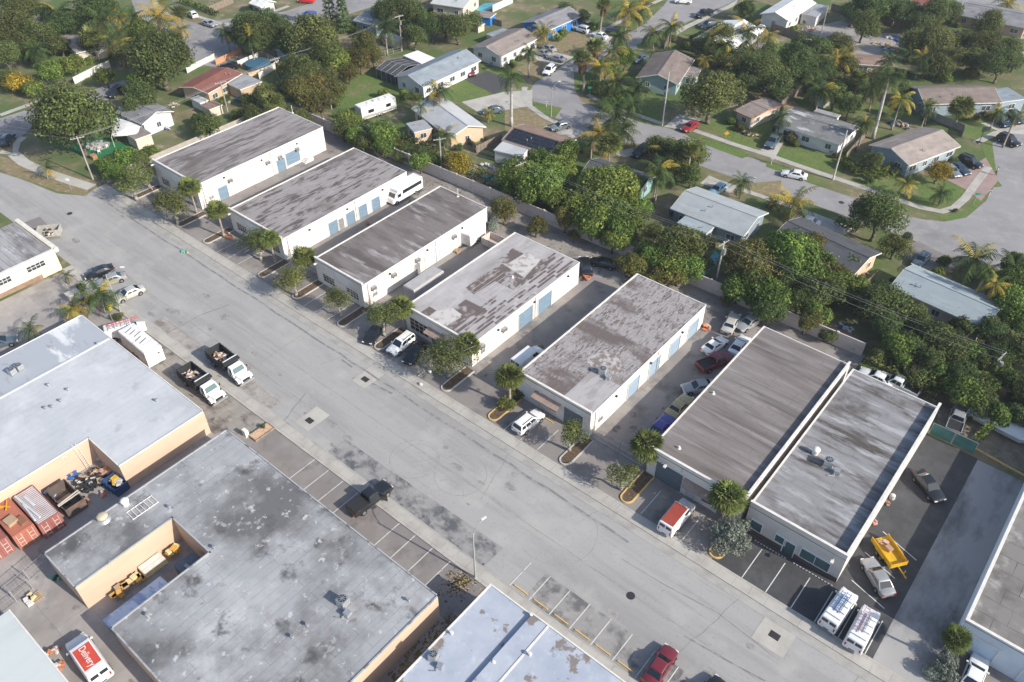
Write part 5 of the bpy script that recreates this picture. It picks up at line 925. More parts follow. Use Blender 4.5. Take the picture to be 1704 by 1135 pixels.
FL = [
 ('shed', 'tan lean-to room with grey flat roof beside the red-roof house', hs('a0', 1413, 517, 1512, 565, 1645, 512), 2, 'galv', 'tan', 2.5, 'shed'),
 ('house_addition', 'small flat-roofed peach room before the peach house with pale roof', hs('a1', 967, 777, 1018, 834, 1125, 800), 2, 'galv', 'peach', 2.6, 'annex'),
 ('house_addition', 'flat pale annex at the back of the slate-blue roof house', hs('b2', 1085, 342, 1268, 415, 1357, 346), 2, 'slate', 'slate', 2.6, 'annex'),
 ('porch_roof', 'flat corrugated porch beside the white-roof house at top', hs('a3', 300, 88, 400, 108, 518, 48), 2, 'galv', 'white', 2.5, 'porch'),
 ('house_addition', 'flat dark porch room attached to the teal corner house', hs('a2', 1115, 478, 1205, 492, 1238, 428), 2, 'greybrown', 'teal', 2.5, 'annex'),
 ('porch_roof', 'white flat porch with dark panel at the solar-panel roof house', hs('a2', -70, 945, 105, 985, 172, 932), 2, 'pale', 'white', 2.5, 'porch'),
 ('garage', 'pale garage wing on the right of the long slate house', hs('a3', 1568, 642, 1720, 622, 1640, 545), 1, 'blue', 'greyblue', 2.8, 'garage'),
 ('porch_roof', 'slatted flat pergola roof behind the mottled grey-roof house', hs('a3', 380, 700, 530, 742, 540, 722), 2, 'galv', 'white', 2.3, 'porch'),
 ('porch_roof', 'white flat patio roof at the back of the long blue-grey roof house', hs('a1', 950, 350, 1062, 400, 1140, 362), 2, 'white', 'white', 2.4, 'porch'),
 ('shed', 'white storage shed in the boat yard beside the orange-trimmed house', hs('a3', 145, 570, 205, 590, 240, 555), 2, 'galv', 'white', 2.1, 'shed'),
 ('shed', 'small white shed on the lawn left of the dark bushy tree', hs('a3', 390, 605, 450, 630, 462, 595), 2, 'pale', 'white', 2.0, 'shed'),
 ('shed', 'white box shed by the fence of the cluttered side yard at top', hs('a3', 278, 262, 362, 278, 370, 250), 2, 'pale', 'white', 2.0, 'shed'),
 ('shed', 'maroon flat-topped shed in the yard behind the leftmost warehouse', hs('a0', 1262, 660, 1318, 690, 1378, 648), 2, 'rust', 'cream', 2.0, 'shed'),
 ('shed', 'pale tank-like metal shed beside the maroon shed', hs('a0', 1195, 620, 1258, 650, 1302, 625), 2, 'pale', 'white', 1.9, 'shed'),
 ('shed', 'roofless white concrete shed below the tall pole at upper left', hs('a1', 812, 222, 905, 255, 958, 240), 2, 'pale', 'cream', 2.2, 'shed'),
 ('shed', 'bright blue garden shed beside the top pool', hs('a1', 1410, 98, 1498, 112, 1532, 82), 2, 'greybrown', 'blue', 2.2, 'shed'),
 ('shed', 'blue wooden shed behind the olive trees at upper left', hs('a1', 145, 312, 228, 335, 262, 300), 2, 'sky' if 0 else 'slate', 'sky', 2.3, 'shed'),
 ('shed', 'small grey block store beside the blue garden shed', hs('a1', 1380, 150, 1420, 165, 1440, 140), 2, 'galv', 'cream', 1.8, 'shed'),
 ('house_addition', 'small gabled cream hut beside the pale blue house', hs('a0', 785, 838, 850, 880, 932, 826), 2, 'greybrown', 'cream', 2.3, 'hut'),
 ('porch_roof', 'grey lean-to roof beside the white house with brown roof', hs('a1', 1470, 215, 1530, 240, 1618, 190), 2, 'blue', 'white', 2.3, 'porch'),
]
for nm, lab, e, adj, rf, wl, he, cat in FL: house(nm, lab, e[0], e[1], e[2], adj, rf, wl, he, 0, flat=True, cat=cat, over=.25, wins=cat in ('annex', 'garage'), door='N')
# black solar panels on the dark roof; sagging canopy; screened pool cage; carport posts
H = HOUSES[12]; pan = M('solar_panel', (.015, .018, .028), .25, bricks=[((.09, .09, .1), 1.6, 1.0, .03, .8, (0, 0, 0))], spec=.6); X, Y = H.L/2, H.D/2; z0 = H.he+.05
f = lambda y: H.he+H.rh*(1-abs(y)/Y)+.07
MB().hexa([(-X+.5, -Y+.3, f(Y-.3)-.03), (X-1.5, -Y+.3, f(Y-.3)-.03), (X-1.5, -.3, f(.3)-.03), (-X+.5, -.3, f(.3)-.03)], [(-X+.5, -Y+.3, f(Y-.3)+.02), (X-1.5, -Y+.3, f(Y-.3)+.02), (X-1.5, -.3, f(.3)+.02), (-X+.5, -.3, f(.3)+.02)]).build('solar_panels', pan, H.t)
cloth = M('canopy_cloth', (.72, .72, .70), .9, layers=[((.6, .6, .6), (.6, .6, .6), .45, .7)])
def canopy(pts, h, lab, sag=.5, posts=True):
    q = [T(*a, h) for a in pts]; c = sum(q, Vector())/4; t = thing('canopy', lab, 'canopy', (c.x, c.y, 0)); b = MB(); n = 8; g = []
    for i in range(n+1):
        for j in range(n+1):
            s, u_ = i/n, j/n; p = q[0]*(1-s)*(1-u_)+q[1]*s*(1-u_)+q[2]*s*u_+q[3]*(1-s)*u_; g.append((p.x-c.x, p.y-c.y, p.z+sag*math.sin(math.pi*s)*math.sin(math.pi*u_)))
    b.add(g, [(i*(n+1)+j, (i+1)*(n+1)+j, (i+1)*(n+1)+j+1, i*(n+1)+j+1) for i in range(n) for j in range(n)]); b.build('cloth', cloth, t, smooth=True)
    for p in q: MB().cyl((p.x-c.x, p.y-c.y, 0), (p.x-c.x, p.y-c.y, h), .05, n=6).build('post', trim_w, t)
canopy([('a0', 700, 860), ('a0', 720, 735), ('a0', 890, 790), ('a0', 870, 850)], 2.3, 'peaked white patio canopy in front of the pale blue house', .7)
screen_m = M('insect_screen', (.05, .055, .06), .8, layers=[((.12, .12, .13), (.4, .4, .4), .45, .7)]); cage = thing('pool_cage', 'dark screened pool enclosure with angled panels behind the long blue-grey roof house', 'pool cage', tuple(T('a1', 920, 430)))
O_ = T('a1', 920, 430); q = [T('a1', a, b_, 2.2)-O_ for a, b_ in ((778, 432), (900, 478), (1058, 402), (920, 365))]; g0 = [Vector((p.x, p.y, 0)) for p in q]; tops = [p.copy() for p in q]
for p in tops: p.z = 2.2
mid1 = (tops[0]+tops[3])/2; mid2 = (tops[1]+tops[2])/2; mid1.z = mid2.z = 3.0
b = MB(); b.add(g0+tops, [(0, 1, 5, 4), (1, 2, 6, 5), (2, 3, 7, 6), (3, 0, 4, 7)]); b.add([tops[0], tops[1], mid2, mid1, tops[2], tops[3]], [(0, 1, 2, 3), (3, 2, 4, 5)]); b.build('screen', screen_m, cage)
b = MB()
for i in range(5):
    s = i/4; a = tops[0].lerp(tops[1], s); m_ = mid1.lerp(mid2, s); c = tops[3].lerp(tops[2], s); b.tube([Vector((a.x, a.y, 0)), a, m_, c, Vector((c.x, c.y, 0))], .05, 5)
b.tube([tops[0], tops[1], tops[2], tops[3], tops[0]], .05, 5); b.tube([mid1, mid2], .05, 5); b.build('frame', metal_m, cage)
# fences -------------------------------------------------------------
wood_m = M('weathered_wood', (.26, .21, .17), .95, layers=[((.16, .13, .11), (2.5, 2.5, .4), .42, .65, 6)], bump=.2)
def fence(pts, h, lab, mat=None, step=2.4, kind='wood'):
    q = [P(*a) for a in pts]; o0 = q[0]; t = thing('fence', lab, 'fence', (o0.x, o0.y, 0)); b = MB(); c = MB()
    for A, B in zip(q, q[1:]):
        L_ = (B-A).length; n = max(1, round(L_/step)); a = math.atan2(B.y-A.y, B.x-A.x)
        for i in range(n+1): p = A.lerp(B, i/n)-o0; c.obox((p.x, p.y, h/2+.05), .1, .1, h+.1, a)
        m_ = (A+B)/2-o0
        if kind != 'wire':
            for z in (.35, h-.3): c.obox((m_.x, m_.y, z), L_, .07, .07, a)
        if kind == 'wood':
            k = int(L_/.16)
            for i in range(k):
                p = A.lerp(B, (i+.5)/k)-o0; b.obox((p.x, p.y, h/2+.02*math.sin(i*7)), .145, .035, h+.05*math.sin(i*13), a)
        elif kind == 'solid': b.obox((m_.x, m_.y, h/2), L_, .06, h, a)
        else:
            for z in (.08, h/2, h-.03): c.obox((m_.x, m_.y, z), L_, .035, .035, a)
            k = int(L_/.35)
            for i in range(k):
                p0 = A.lerp(B, i/k)-o0; p1 = A.lerp(B, (i+1)/k)-o0; b.cyl((p0.x, p0.y, .05), (p1.x, p1.y, h), .008, n=3, cap=False); b.cyl((p1.x, p1.y, .05), (p0.x, p0.y, h), .008, n=3, cap=False)
    b.v and b.build('panel', mat or wood_m, t); c.build('framework', mat or wood_m if kind != 'wire' else galv_m, t)
whitef = plain('white_fence_paint', (.66, .65, .62), .8); greyf = plain('grey_fence', (.3, .29, .28), .9)
for a in (([(1105, 82), (1113, 68), (1160, 82), (1176, 78)], 1.8, 'brown wooden fence around the teal corner house'), ([(1298, 180), (1312, 168), (1341, 150)], 1.7, 'weathered fence left of the mottled grey-roof house'), ([(1405, 268), (1440, 228), (1445, 222)], 1.7, 'weathered fence between the mottled roof and brown gable houses'),
          ([(1382, 18), (1440, 32), (1530, 50)], 1.9, 'brown wooden fence behind the junk-filled yard'), ([(1282, 50), (1350, 74)], 1.8, 'wooden fence in front of the white-roof workshop house'), ([(671, 82), (707, 64)], 1.7, 'grey wooden fence right of the tall pole at upper left'),
          ([(773, 232), (793, 255), (835, 235)], 1.6, 'dark wooden fence beside the backyard pool'), ([(1425, 495), (1455, 466)], 1.8, 'wooden fence behind the charcoal-roof house'), ([(350, 22), (389, 5)], 1.8, 'reddish wooden fence at the top left corner lot'), ([(800, 35), (835, 45)], 1.6, 'low wooden fence by the blue garden shed'), ([(402, 82), (448, 105)], 1.8, 'grey fence right of the road junction at top left')):
    fence(*a)
fence([(1509, 182), (1520, 186), (1602, 220), (1600, 228)], 1.6, 'grey board fence behind the white box truck', greyf, kind='wood')
fence([(125, 140), (160, 122), (184, 112)], 1.6, 'white gate and fence at the left street', whitef, kind='solid'); fence([(312, 122), (330, 112), (358, 98)], 1.3, 'white picket gate across the drive at top left', whitef); fence([(360, 108), (402, 88)], 1.3, 'orange-brown low wall beside the white gate', M('orange_wall', (.5, .26, .14), .9), kind='solid')
fence([(397, 112), (438, 94), (465, 110), (432, 132)], 1.5, 'white wall around the above-ground pool', whitef, kind='solid'); fence([(415, 130), (465, 112)], 1.2, 'cream wall below the above-ground pool', plain('cream_wall', (.6, .45, .3), .9), kind='solid')
fence([(545, 130), (600, 105), (668, 86)], 1.3, 'rusty chain-link fence along the back lawn', kind='wire'); fence([(820, 20), (853, 5)], 1.8, 'white wall beside the top pool', whitef, kind='solid')
fence([(103, 136), (62, 150)], 1.5, 'chain-link fence at the left street edge', kind='wire'); fence([(1150, 460), (1175, 418)], .5, 'pale rim along the long turquoise pool', whitef, kind='solid')
o = MB().cyl((0, 0, 0), (0, 0, 1.2), 2.9, 2.9, 28).build('pool_wall', plain('pool_blue', (.05, .14, .22), .6), None, tuple(P(430, 112))); 
tag(o, 'round above-ground pool with dark blue cover behind white walls', 'pool')

# foundation planting and bins round the houses
rnd = random.Random(77)
for H in HOUSES:
    mw = Matrix.Translation(H.t.location) @ Matrix.Rotation(H.t.rotation_euler.z, 4, 'Z')
    for k in range(5):
        sd_ = rnd.choice((-1, -1, 1, 0)); x = rnd.uniform(-H.L/2, H.L/2) if sd_ else rnd.choice((-1, 1))*(H.L/2+.9); y = sd_*(H.D/2+rnd.uniform(.5, 2.2)) if sd_ else rnd.uniform(-H.D/2, H.D/2)
        p = mw @ Vector((x, y, .7)); u, v = PJ(p)
        if 0 < u < 1704 and 0 < v < 760: bush(u, v, rnd.uniform(11, 21), rnd.choice(('dark', 'olive', 'bright', 'bright', 'mixed')))
    p = mw @ Vector((-H.L/2-.8, -H.D/4, 0)); u, v = PJ(p)
    if 0 < u < 1704 and 0 < v:
        o = link('wheelie_bin', bpy.data.meshes.get('wheelie_bin') or MB().hexa([(-.25, -.25, 0), (.25, -.25, 0), (.25, .25, 0), (-.25, .25, 0)], [(-.32, -.32, 1), (.32, -.32, 1), (.32, .32, 1), (-.32, .32, 1)]).box(-.34, .34, -.34, .34, 1.0, 1.06).mesh('wheelie_bin', plain('bin_blue_grey', (.06, .12, .2), .6)), None, (p.x, p.y, 0), rnd.random()); auto(o, 'blue-grey wheelie bin', 'bin', p, 'wheelie bins')
# ================================================================= VEHICLES (built facing +X)
tyre_mt = plain('tyre', (.02, .02, .022), .9); rim_mt = plain('rim', (.42, .43, .45), .35, .7); cglass = M('car_glass', (.012, .02, .028), .05, spec=.9); lamp_mt = plain('headlamp', (.75, .77, .8), .15); tail_mt = plain('tail_lamp', (.42, .02, .02), .25); blk = plain('black_plastic', (.025, .025, .028), .7)
PC = {'white': (.78, .79, .79), 'silver': (.36, .37, .38), 'grey': (.22, .24, .26), 'black': (.015, .017, .02), 'navy': (.02, .035, .07), 'red': (.28, .02, .025), 'maroon': (.16, .02, .03), 'blue': (.01, .05, .42), 'slate': (.10, .14, .18), 'gold': (.38, .35, .30), 'lightblue': (.20, .36, .48), 'tan': (.45, .36, .18), 'brightred': (.55, .02, .02), 'indigo': (.07, .06, .30), 'champagne': (.56, .54, .50), 'pewter': (.30, .31, .33)}
def paint(c): return M('paint_'+c, PC[c], .28, metal=.25 if c in ('silver', 'grey', 'gold', 'champagne', 'pewter', 'slate') else 0, coat=.6, spec=.5, layers=[(tuple(x*.85 for x in PC[c]), (.8, .8, .8), .45, .75)])
SPEC = { # L, W, body stations (x/L, half width factor, z top), cabin: base x0,x1 top x0,x1 z
 'sedan': (4.75, 1.82, [(-.5, .80, .72), (-.485, .9, .93), (-.40, .97, .98), (-.2, 1, .97), (.15, 1, .95), (.3, .98, .90), (.44, .93, .80), (.485, .86, .70), (.5, .78, .58)], (-1.75, 1.05, -1.05, .25, 1.44)),
 'coupe': (4.6, 1.84, [(-.5, .80, .74), (-.485, .9, .92), (-.35, .98, .98), (-.1, 1, .94), (.15, 1, .90), (.3, .98, .84), (.44, .92, .74), (.485, .84, .64), (.5, .76, .54)], (-1.65, .95, -.95, .1, 1.33)),
 'suv': (4.7, 1.90, [(-.5, .86, .85), (-.485, .95, 1.05), (-.3, 1, 1.1), (.1, 1, 1.08), (.25, 1, 1.04), (.42, .96, .96), (.485, .9, .82), (.5, .82, .62)], (-2.25, 1.15, -2.0, .35, 1.74)),
 'minivan': (5.0, 1.95, [(-.5, .88, .85), (-.485, .95, 1.05), (-.3, 1, 1.1), (.2, 1, 1.06), (.36, .98, 1.0), (.46, .92, .84), (.5, .82, .6)], (-2.4, 1.6, -2.25, .65, 1.8)),
 'van': (5.6, 2.02, [(-.5, .93, 1.1), (-.49, .98, 1.2), (-.2, 1, 1.22), (.2, 1, 1.2), (.33, .98, 1.12), (.45, .94, .98), (.49, .88, .85), (.5, .8, .6)], (-2.77, 1.75, -2.68, .95, 2.12)),
 'pickup': (5.8, 1.98, [(-.5, .94, .95), (-.49, .98, 1.08), (-.1, 1, 1.1), (.15, 1, 1.1), (.32, .99, 1.08), (.45, .95, 1.0), (.49, .88, .86), (.5, .82, .65)], (-.75, 1.35, -.55, .65, 1.86)),
 'oldcar': (4.9, 1.86, [(-.5, .86, .75), (-.485, .94, .9), (-.35, .98, .93), (.1, 1, .92), (.3, .98, .88), (.45, .94, .82), (.5, .84, .6)], (-1.5, .95, -1.05, .4, 1.38))}
SPEC['hatch'] = (4.3, 1.78, [(-.5, .84, .8), (-.48, .93, 1.0), (-.2, 1, 1.0), (.2, 1, .96), (.36, .97, .88), (.47, .9, .74), (.5, .8, .56)], (-2.05, 1.0, -1.6, .25, 1.5))
def panel(b, A, B, C, D, u0, u1, v0, v1, off=.012, th=.012):
    A, B, C, D = map(Vector, (A, B, C, D)); f = lambda u, v: (A*(1-u)+B*u)*(1-v)+(D*(1-u)+C*u)*v
    n = (B-A).cross(D-A).normalized(); q = [f(u0, v0), f(u1, v0), f(u1, v1), f(u0, v1)]
    b.hexa([p-n*.02 for p in q], [p+n*off for p in q])
def wheels(root, xs, W_, r=.33, w=.24, dual=False):
    for x in xs:
        for s in (-1, 1):
            y = s*(W_/2-w/2+.01); b = MB(); b.cyl((x, y-w/2, r), (x, y+w/2, r), r, r, 18); t = b.build('wheel', tyre_mt, root, smooth=False)
            b = MB(); b.cyl((x, y+s*(w/2-.01), r), (x, y+s*(w/2+.012), r), r*.62, r*.58, 12); b.build('rim', rim_mt, t)
def build_car(kind, color):
    L_, W_, st, (bx0, bx1, tx0, tx1, H) = SPEC[kind]; pm = paint(color); root = link(kind, None); h = W_/2; zb = .2 if kind in ('sedan', 'coupe', 'hatch', 'oldcar') else .3
    b = MB(); ring = []
    for xf, wf, zt in st:
        w = h*wf; x = xf*L_; e = .12 if abs(xf) > .48 else 0
        ring.append([(x, -w*.90, zb+e), (x, -w, zb+.16+e), (x, -w*1.0, zt*.72), (x, -w*.955, zt*.93), (x, -w*.80, zt), (x, 0, zt+.035), (x, w*.80, zt), (x, w*.955, zt*.93), (x, w, zt*.72), (x, w, zb+.16+e), (x, w*.90, zb+e)])
    n = len(ring[0]); v = [p for r_ in ring for p in r_]; f = [(i*n+j, i*n+(j+1) % n, (i+1)*n+(j+1) % n, (i+1)*n+j) for i in range(len(ring)-1) for j in range(n)]
    f += [tuple(range(n))[::-1], tuple((len(ring)-1)*n+j for j in range(n))]
    b.add(v, f)
    zc = max(s[2] for s in st)-.06; wt = h*.72 if kind not in ('van',) else h*.86; wb = h*.93
    base = [(bx0, -wb, zc), (bx1, -wb*.97, zc-.03), (bx1, wb*.97, zc-.03), (bx0, wb, zc)]; top = [(tx0, -wt, H-.06), (tx1, -wt, H-.05), (tx1, wt, H-.05), (tx0, wt, H-.06)]
    b.hexa(base, top)
    # slightly crowned roof
    b.hexa(top, [(tx0+.12, -wt*.86, H), (tx1-.14, -wt*.86, H), (tx1-.14, wt*.86, H), (tx0+.12, wt*.86, H)])
    if kind == 'pickup':   # open bed: raise side rails over the deck
        x0, x1 = -L_/2+.06, bx0-.02
        b.box(x0, x1, -h*.97, -h*.87, 1.0, 1.26); b.box(x0, x1, h*.87, h*.97, 1.0, 1.26); b.box(x0, x0+.08, -h*.87, h*.87, 1.0, 1.25); b.box(x1-.06, x1, -h*.87, h*.87, 1.0, 1.25)
    body = b.build('body', pm, root, smooth=True)
    bv = body.modifiers.new('bevel', 'BEVEL'); bv.width = .07; bv.segments = 2; bv.limit_method = 'ANGLE'; bv.angle_limit = R(24); bv.harden_normals = False
    if kind == 'pickup': MB().box(-L_/2+.14, bx0-.1, -h*.87, h*.87, 1.1, 1.145).build('bed_liner', blk, root)
    for z, nm, a in ((0, 'windshield', (base[1], base[2], top[2], top[1])), (0, 'rear_window', (base[3], base[0], top[0], top[3]))):
        if nm == 'rear_window' and kind == 'van': 
            for s in (0.08, .54):
                b = MB(); panel(b, *a, s, s+.38, .35, .82); b.build('rear_window', cglass, root)
            continue
        b = MB(); panel(b, *a, .07, .93, .12, .94); b.build(nm, cglass, root)
    for s in (0, 1):
        a = (base[0], base[1], top[1], top[0]) if s == 0 else (base[2], base[3], top[3], top[2]); b = MB()
        cuts = {'sedan': ((.16, .5), (.53, .86)), 'coupe': ((.2, .48), (.51, .84)), 'hatch': ((.14, .46), (.5, .86)), 'oldcar': ((.2, .5), (.53, .88)), 'suv': ((.05, .28), (.31, .58), (.61, .9)), 'minivan': ((.05, .3), (.33, .6), (.63, .9)), 'pickup': ((.12, .48), (.52, .88)), 'van': ((.70, .93),)}[kind]
        for c0, c1 in cuts:
            u0, u1 = (c0, c1) if s == 0 else (1-c1, 1-c0); panel(b, *a, u0, u1, .2, .86)
        b.build('side_windows', cglass, root)
    for s in (-1, 1):
        z = st[-2][2]*.92; x = L_/2-.06; MB().obox((x-.02, s*h*.66, z), .16, .36, .14).build('headlight', lamp_mt, root)
        MB().obox((-L_/2+.04, s*h*.74, st[1][2]*.84), .12, .26 if kind != 'van' else .14, .16 if kind != 'van' else .4).build('tail_light', tail_mt, root)
        MB().obox((bx1-.35, s*(h*.97+.1), zc+.08), .14, .2, .14).build('mirror', pm if color != 'white' else pm, root)
    b = MB(); b.box(L_/2-.03, L_/2+.012, -h*.42, h*.42, zb+.22, zb+.42); b.box(-L_/2-.012, -L_/2+.03, -h*.3, h*.3, zb+.2, zb+.34)
    b.build('grille', blk, root)
    wb_ = {'van': (-1.75, 1.75), 'pickup': (-1.75, 1.85)}.get(kind, (-L_*.29, L_*.305)); r = .39 if kind in ('pickup', 'van') else .36 if kind in ('suv', 'minivan') else .32
    b = MB()
    for x in wb_: b.cyl((x, -h*1.003, r+.02), (x, h*1.003, r+.02), r+.06, n=18)
    b.build('wheel_arches', blk, root); wheels(root, wb_, W_+.06, r)
    if kind in ('suv', 'minivan'):
        b = MB()
        for s in (-1, 1): b.box(tx0+.3, tx1-.2, s*wt*.84-.03, s*wt*.84+.03, H, H+.06)
        b.build('roof_rails', blk, root)
    return root
CARS = {}
def place_car(kind, color, front, rear, lab, group=None, extra=None, cat=None, name=None):
    L_ = SPEC[kind][0]; zt = .5; a = P(*front, zt); c = P(*rear, zt); mid = (a+c)/2; d = a-c; rz = math.atan2(d.y, d.x); key = (kind, color)
    if key in CARS: o = copy_tree(CARS[key])
    else: o = build_car(kind, color); CARS[key] = o
    if extra or (key in CARS and CARS[key] is o and extra): pass
    o.name = name or {'suv': 'parked_suv', 'sedan': 'parked_car', 'coupe': 'parked_car', 'hatch': 'parked_car', 'oldcar': 'parked_car', 'van': 'parked_van', 'minivan': 'parked_minivan', 'pickup': 'pickup_truck'}[kind]
    o.location = (mid.x, mid.y, .026); o.rotation_euler.z = rz; tag(o, lab, cat or {'suv': 'car', 'van': 'van', 'minivan': 'minivan', 'pickup': 'pickup truck'}.get(kind, 'car'), group or 'parked vehicles')
    return o
def vt(t, *q): return [(TX[int(t[1])]+q[i]/3.7822, TY[t[0]]+q[i+1]/3.7822) for i in range(0, len(q), 2)]
V = [
 ('suv', 'navy', 'a0', 80, 840, 10, 925, 'dark navy vehicle at the far left edge by the sidewalk bend'), ('suv', 'black', 'a0', 672, 618, 790, 556, 'black car half under the tree on the left street'), ('sedan', 'black', 'a0', 645, 1020, 770, 980, 'black car behind the bushes beside the turf patio'),
 ('sedan', 'silver', 'a0', 1085, 40, 1145, 68, 'silver sedan at the top of the upper left road'), ('hatch', 'white', 'a0', 1190, 75, 1235, 110, 'small white jeep-like car on the verge at upper left'), ('sedan', 'silver', 'a0', 1360, 165, 1275, 138, 'silver sedan with dark windows near the upper left hedge'), ('sedan', 'black', 'a0', 1405, 412, 1490, 418, 'dark car behind the red-roof house'),
 ('coupe', 'blue', 'a1', 300, 110, 400, 78, 'bright blue car in the street by the conifers'), ('coupe', 'brightred', 'a1', 300, 2, 380, 8, 'red car cut off at the top edge of the frame'), ('minivan', 'maroon', 'a1', 1385, 475, 1330, 430, 'burgundy minivan under the carport of the long blue-grey roof house'), ('sedan', 'slate', 'a1', 1445, 708, 1582, 686, 'dark grey sedan on the drive by the lone royal palm'),
 ('sedan', 'pewter', 'a2', 180, 318, 285, 350, 'grey sedan, middle of three cars beside the white brown-roof house'), ('sedan', 'silver', 'a2', 225, 285, 320, 325, 'silver sedan, rear of three cars beside the white brown-roof house'), ('sedan', 'pewter', 'a2', 278, 358, 372, 382, 'grey sedan nearest the street of three beside the white brown-roof house'), ('suv', 'white', 'a2', 250, 475, 312, 418, 'white patrol-style car parked on the curved street verge'),
 ('suv', 'white', 'a2', 440, 175, 525, 200, 'white suv in the drive of the bright blue house'), ('sedan', 'silver', 'a2', 478, 145, 545, 165, 'silver car at the end of the bright blue house drive'), ('sedan', 'white', 'a2', 545, 212, 645, 240, 'white sedan in the street beside the black suv'), ('suv', 'black', 'a2', 740, 222, 640, 202, 'black suv by the curb of the upper street'), ('suv', 'white', 'a2', 1085, 8, 1160, 12, 'white car cut by the top edge on the upper street'), ('pickup', 'black', 'a2', 1205, 108, 1300, 75, 'dark pickup under a tree near the top'), ('suv', 'navy', 'a2', 1230, 172, 1325, 155, 'dark suv in the drive of the white metal-roof house'), ('sedan', 'slate', 'a2', 825, 385, 880, 360, 'car in the shade behind the teal corner house'), ('sedan', 'grey', 'a2', 300, 810, 400, 785, 'dark sedan in the drive of the solar-panel roof house'), ('sedan', 'red', 'a2', 1120, 825, 1210, 775, 'red car in the drive beside the big round tree'), ('suv', 'black', 'a2', 820, 985, 890, 935, 'black car beside the charcoal roof with turquoise wall'),
 ('sedan', 'white', 'a3', 172, 1085, 340, 1118, 'white sedan parked on the residential street'), ('pickup', 'slate', 'a3', 95, 925, 150, 865, 'grey pickup in the drive of the mottled grey-roof house'), ('suv', 'black', 'a3', 1445, 1060, 1275, 990, 'large black suv beside the blue-grey house'), ('sedan', 'navy', 'a3', 1345, 1098, 1240, 1030, 'dark blue sedan, middle of the brick driveway row'), ('sedan', 'grey', 'a3', 1280, 1108, 1205, 1045, 'grey sedan at the left of the brick driveway row'), ('suv', 'black', 'a3', 1670, 920, 1540, 860, 'black suv parked in the cul-de-sac'), ('suv', 'navy', 'a3', 1600, 802, 1520, 735, 'navy suv at the left before the long slate house garage'), ('suv', 'navy', 'a3', 1700, 790, 1600, 705, 'navy suv at the right before the long slate house garage'), ('hatch', 'white', 'a3', 20, 210, 55, 175, 'white car at the left of the boat yard'), 
 ('hatch', 'lightblue', 'b2', 1310, 155, 1365, 120, 'light blue car behind the slate-blue roof house'), ('sedan', 'white', 'b3', 300, 325, 365, 345, 'white car in the shaded drive behind the charcoal-roof house'), ('sedan', 'slate', 'b3', 1030, 605, 1080, 550, 'dark car in the shaded drive of the pinkish house'),
 ('coupe', 'black', 'b0', 520, 690, 725, 620, 'black sedan with glinting windshield at the street edge by the palms'), ('sedan', 'silver', 'b0', 620, 730, 775, 680, 'silver sedan beside the glinting black one'), ('sedan', 'champagne', 'b0', 740, 825, 885, 760, 'champagne sedan at the street edge by a thin street lamp'), ('sedan', 'slate', 'b0', 60, 1085, -60, 1115, 'dark blue car at the left frame edge by a palm'), ('van', 'white', 'b0', 900, 1000, 690, 1060, 'white work van with red ladder on its roof beside the covered trailer'),
 ('pickup', 'black', 'c1', 850, 940, 630, 1110, 'black pickup with covered bed and its door open on the sidewalk'), ('sedan', 'maroon', 'd2', 1040, 940, 915, 1135, 'maroon sedan parked beside the peeling blue-white roof'), ('sedan', 'black', 'd2', 1330, 1170, 1230, 1290, 'dark car just cut by the bottom edge'),
 ('sedan', 'black', 'c3', 1175, 1040, 1025, 850, 'black sedan in the lot right of the grey-roof office'), ('sedan', 'silver', 'd3', 720, 375, 840, 580, 'silver sedan beside the yellow trailer'), ('van', 'white', 'd3', 590, 600, 470, 775, 'white work van with blue ladder before the office'), ('van', 'white', 'd3', 740, 690, 615, 930, 'white work van with pink-red ladder, nearer the bottom'), ('sedan', 'white', 'd3', 1420, 1005, 1350, 1180, 'white car parked before the pale blue front at bottom right'),
 ('pickup', 'silver', 'c3', 1300, 460, 1250, 600, 'silver pickup on the dirt behind the green screened gate'), ('pickup', 'white', 'c3', 830, 270, 985, 345, 'white pickup behind the grey-roof office rear wall'), ('sedan', 'white', 'c3', 740, 248, 800, 275, 'white car roof just showing behind the grey-roof office'),
 ('sedan', 'black', 'b1', 735, 1085, 800, 1000, 'dark sedan under an airy tree left of the white crossover'), ('sedan', 'black', 'c1', 975, 165, 1070, 50, 'black sedan beside the white crossover under the trees'), ('suv', 'white', 'c1', 880, 100, 995, 10, 'white crossover with roof bars left of the black sedan'), ('suv', 'white', 'c2', 220, 485, 75, 600, 'white crossover before the awning of the fifth warehouse'), ('van', 'white', 'c2', 200, 105, 90, 190, 'white van in the alley left of the fifth warehouse'),
 ('van', 'white', 'd2', 1150, 20, 1010, 190, 'white van with maroon roof before the sixth warehouse'),
 ('sedan', 'silver', 'c2', 1150, 330, 1290, 310, 'silver car with its nose out in the gated alley'), ('pickup', 'maroon', 'c2', 1410, 130, 1240, 200, 'dark maroon pickup in the gated alley'), ('coupe', 'white', 'c2', 1375, 20, 1265, 95, 'white coupe parked in the gated alley'), ('sedan', 'white', 'b2', 1510, 1075, 1440, 1165, 'white car partly behind the roof edge of the sixth warehouse'), ('oldcar', 'champagne', 'b2', 1450, 930, 1395, 1030, 'stripped pale car at the back of the gated alley'), ('sedan', 'silver', 'b2', 1510, 990, 1560, 960, 'small silver car by the rear wall of the gated alley'),
 ('oldcar', 'tan', 'c2', 1145, 395, 1050, 490, 'old orange-tan car wedged along the sixth warehouse wall'), ('oldcar', 'indigo', 'c2', 1020, 530, 945, 610, 'old blue car wedged along the sixth warehouse wall behind the palm'), ('oldcar', 'black', 'b2', 500, 590, 515, 650, 'dark wreck behind the patchwork-roof warehouse'), ('coupe', 'black', 'b2', 565, 585, 680, 610, 'dark car under the vines at the end of the fourth alley'),
]
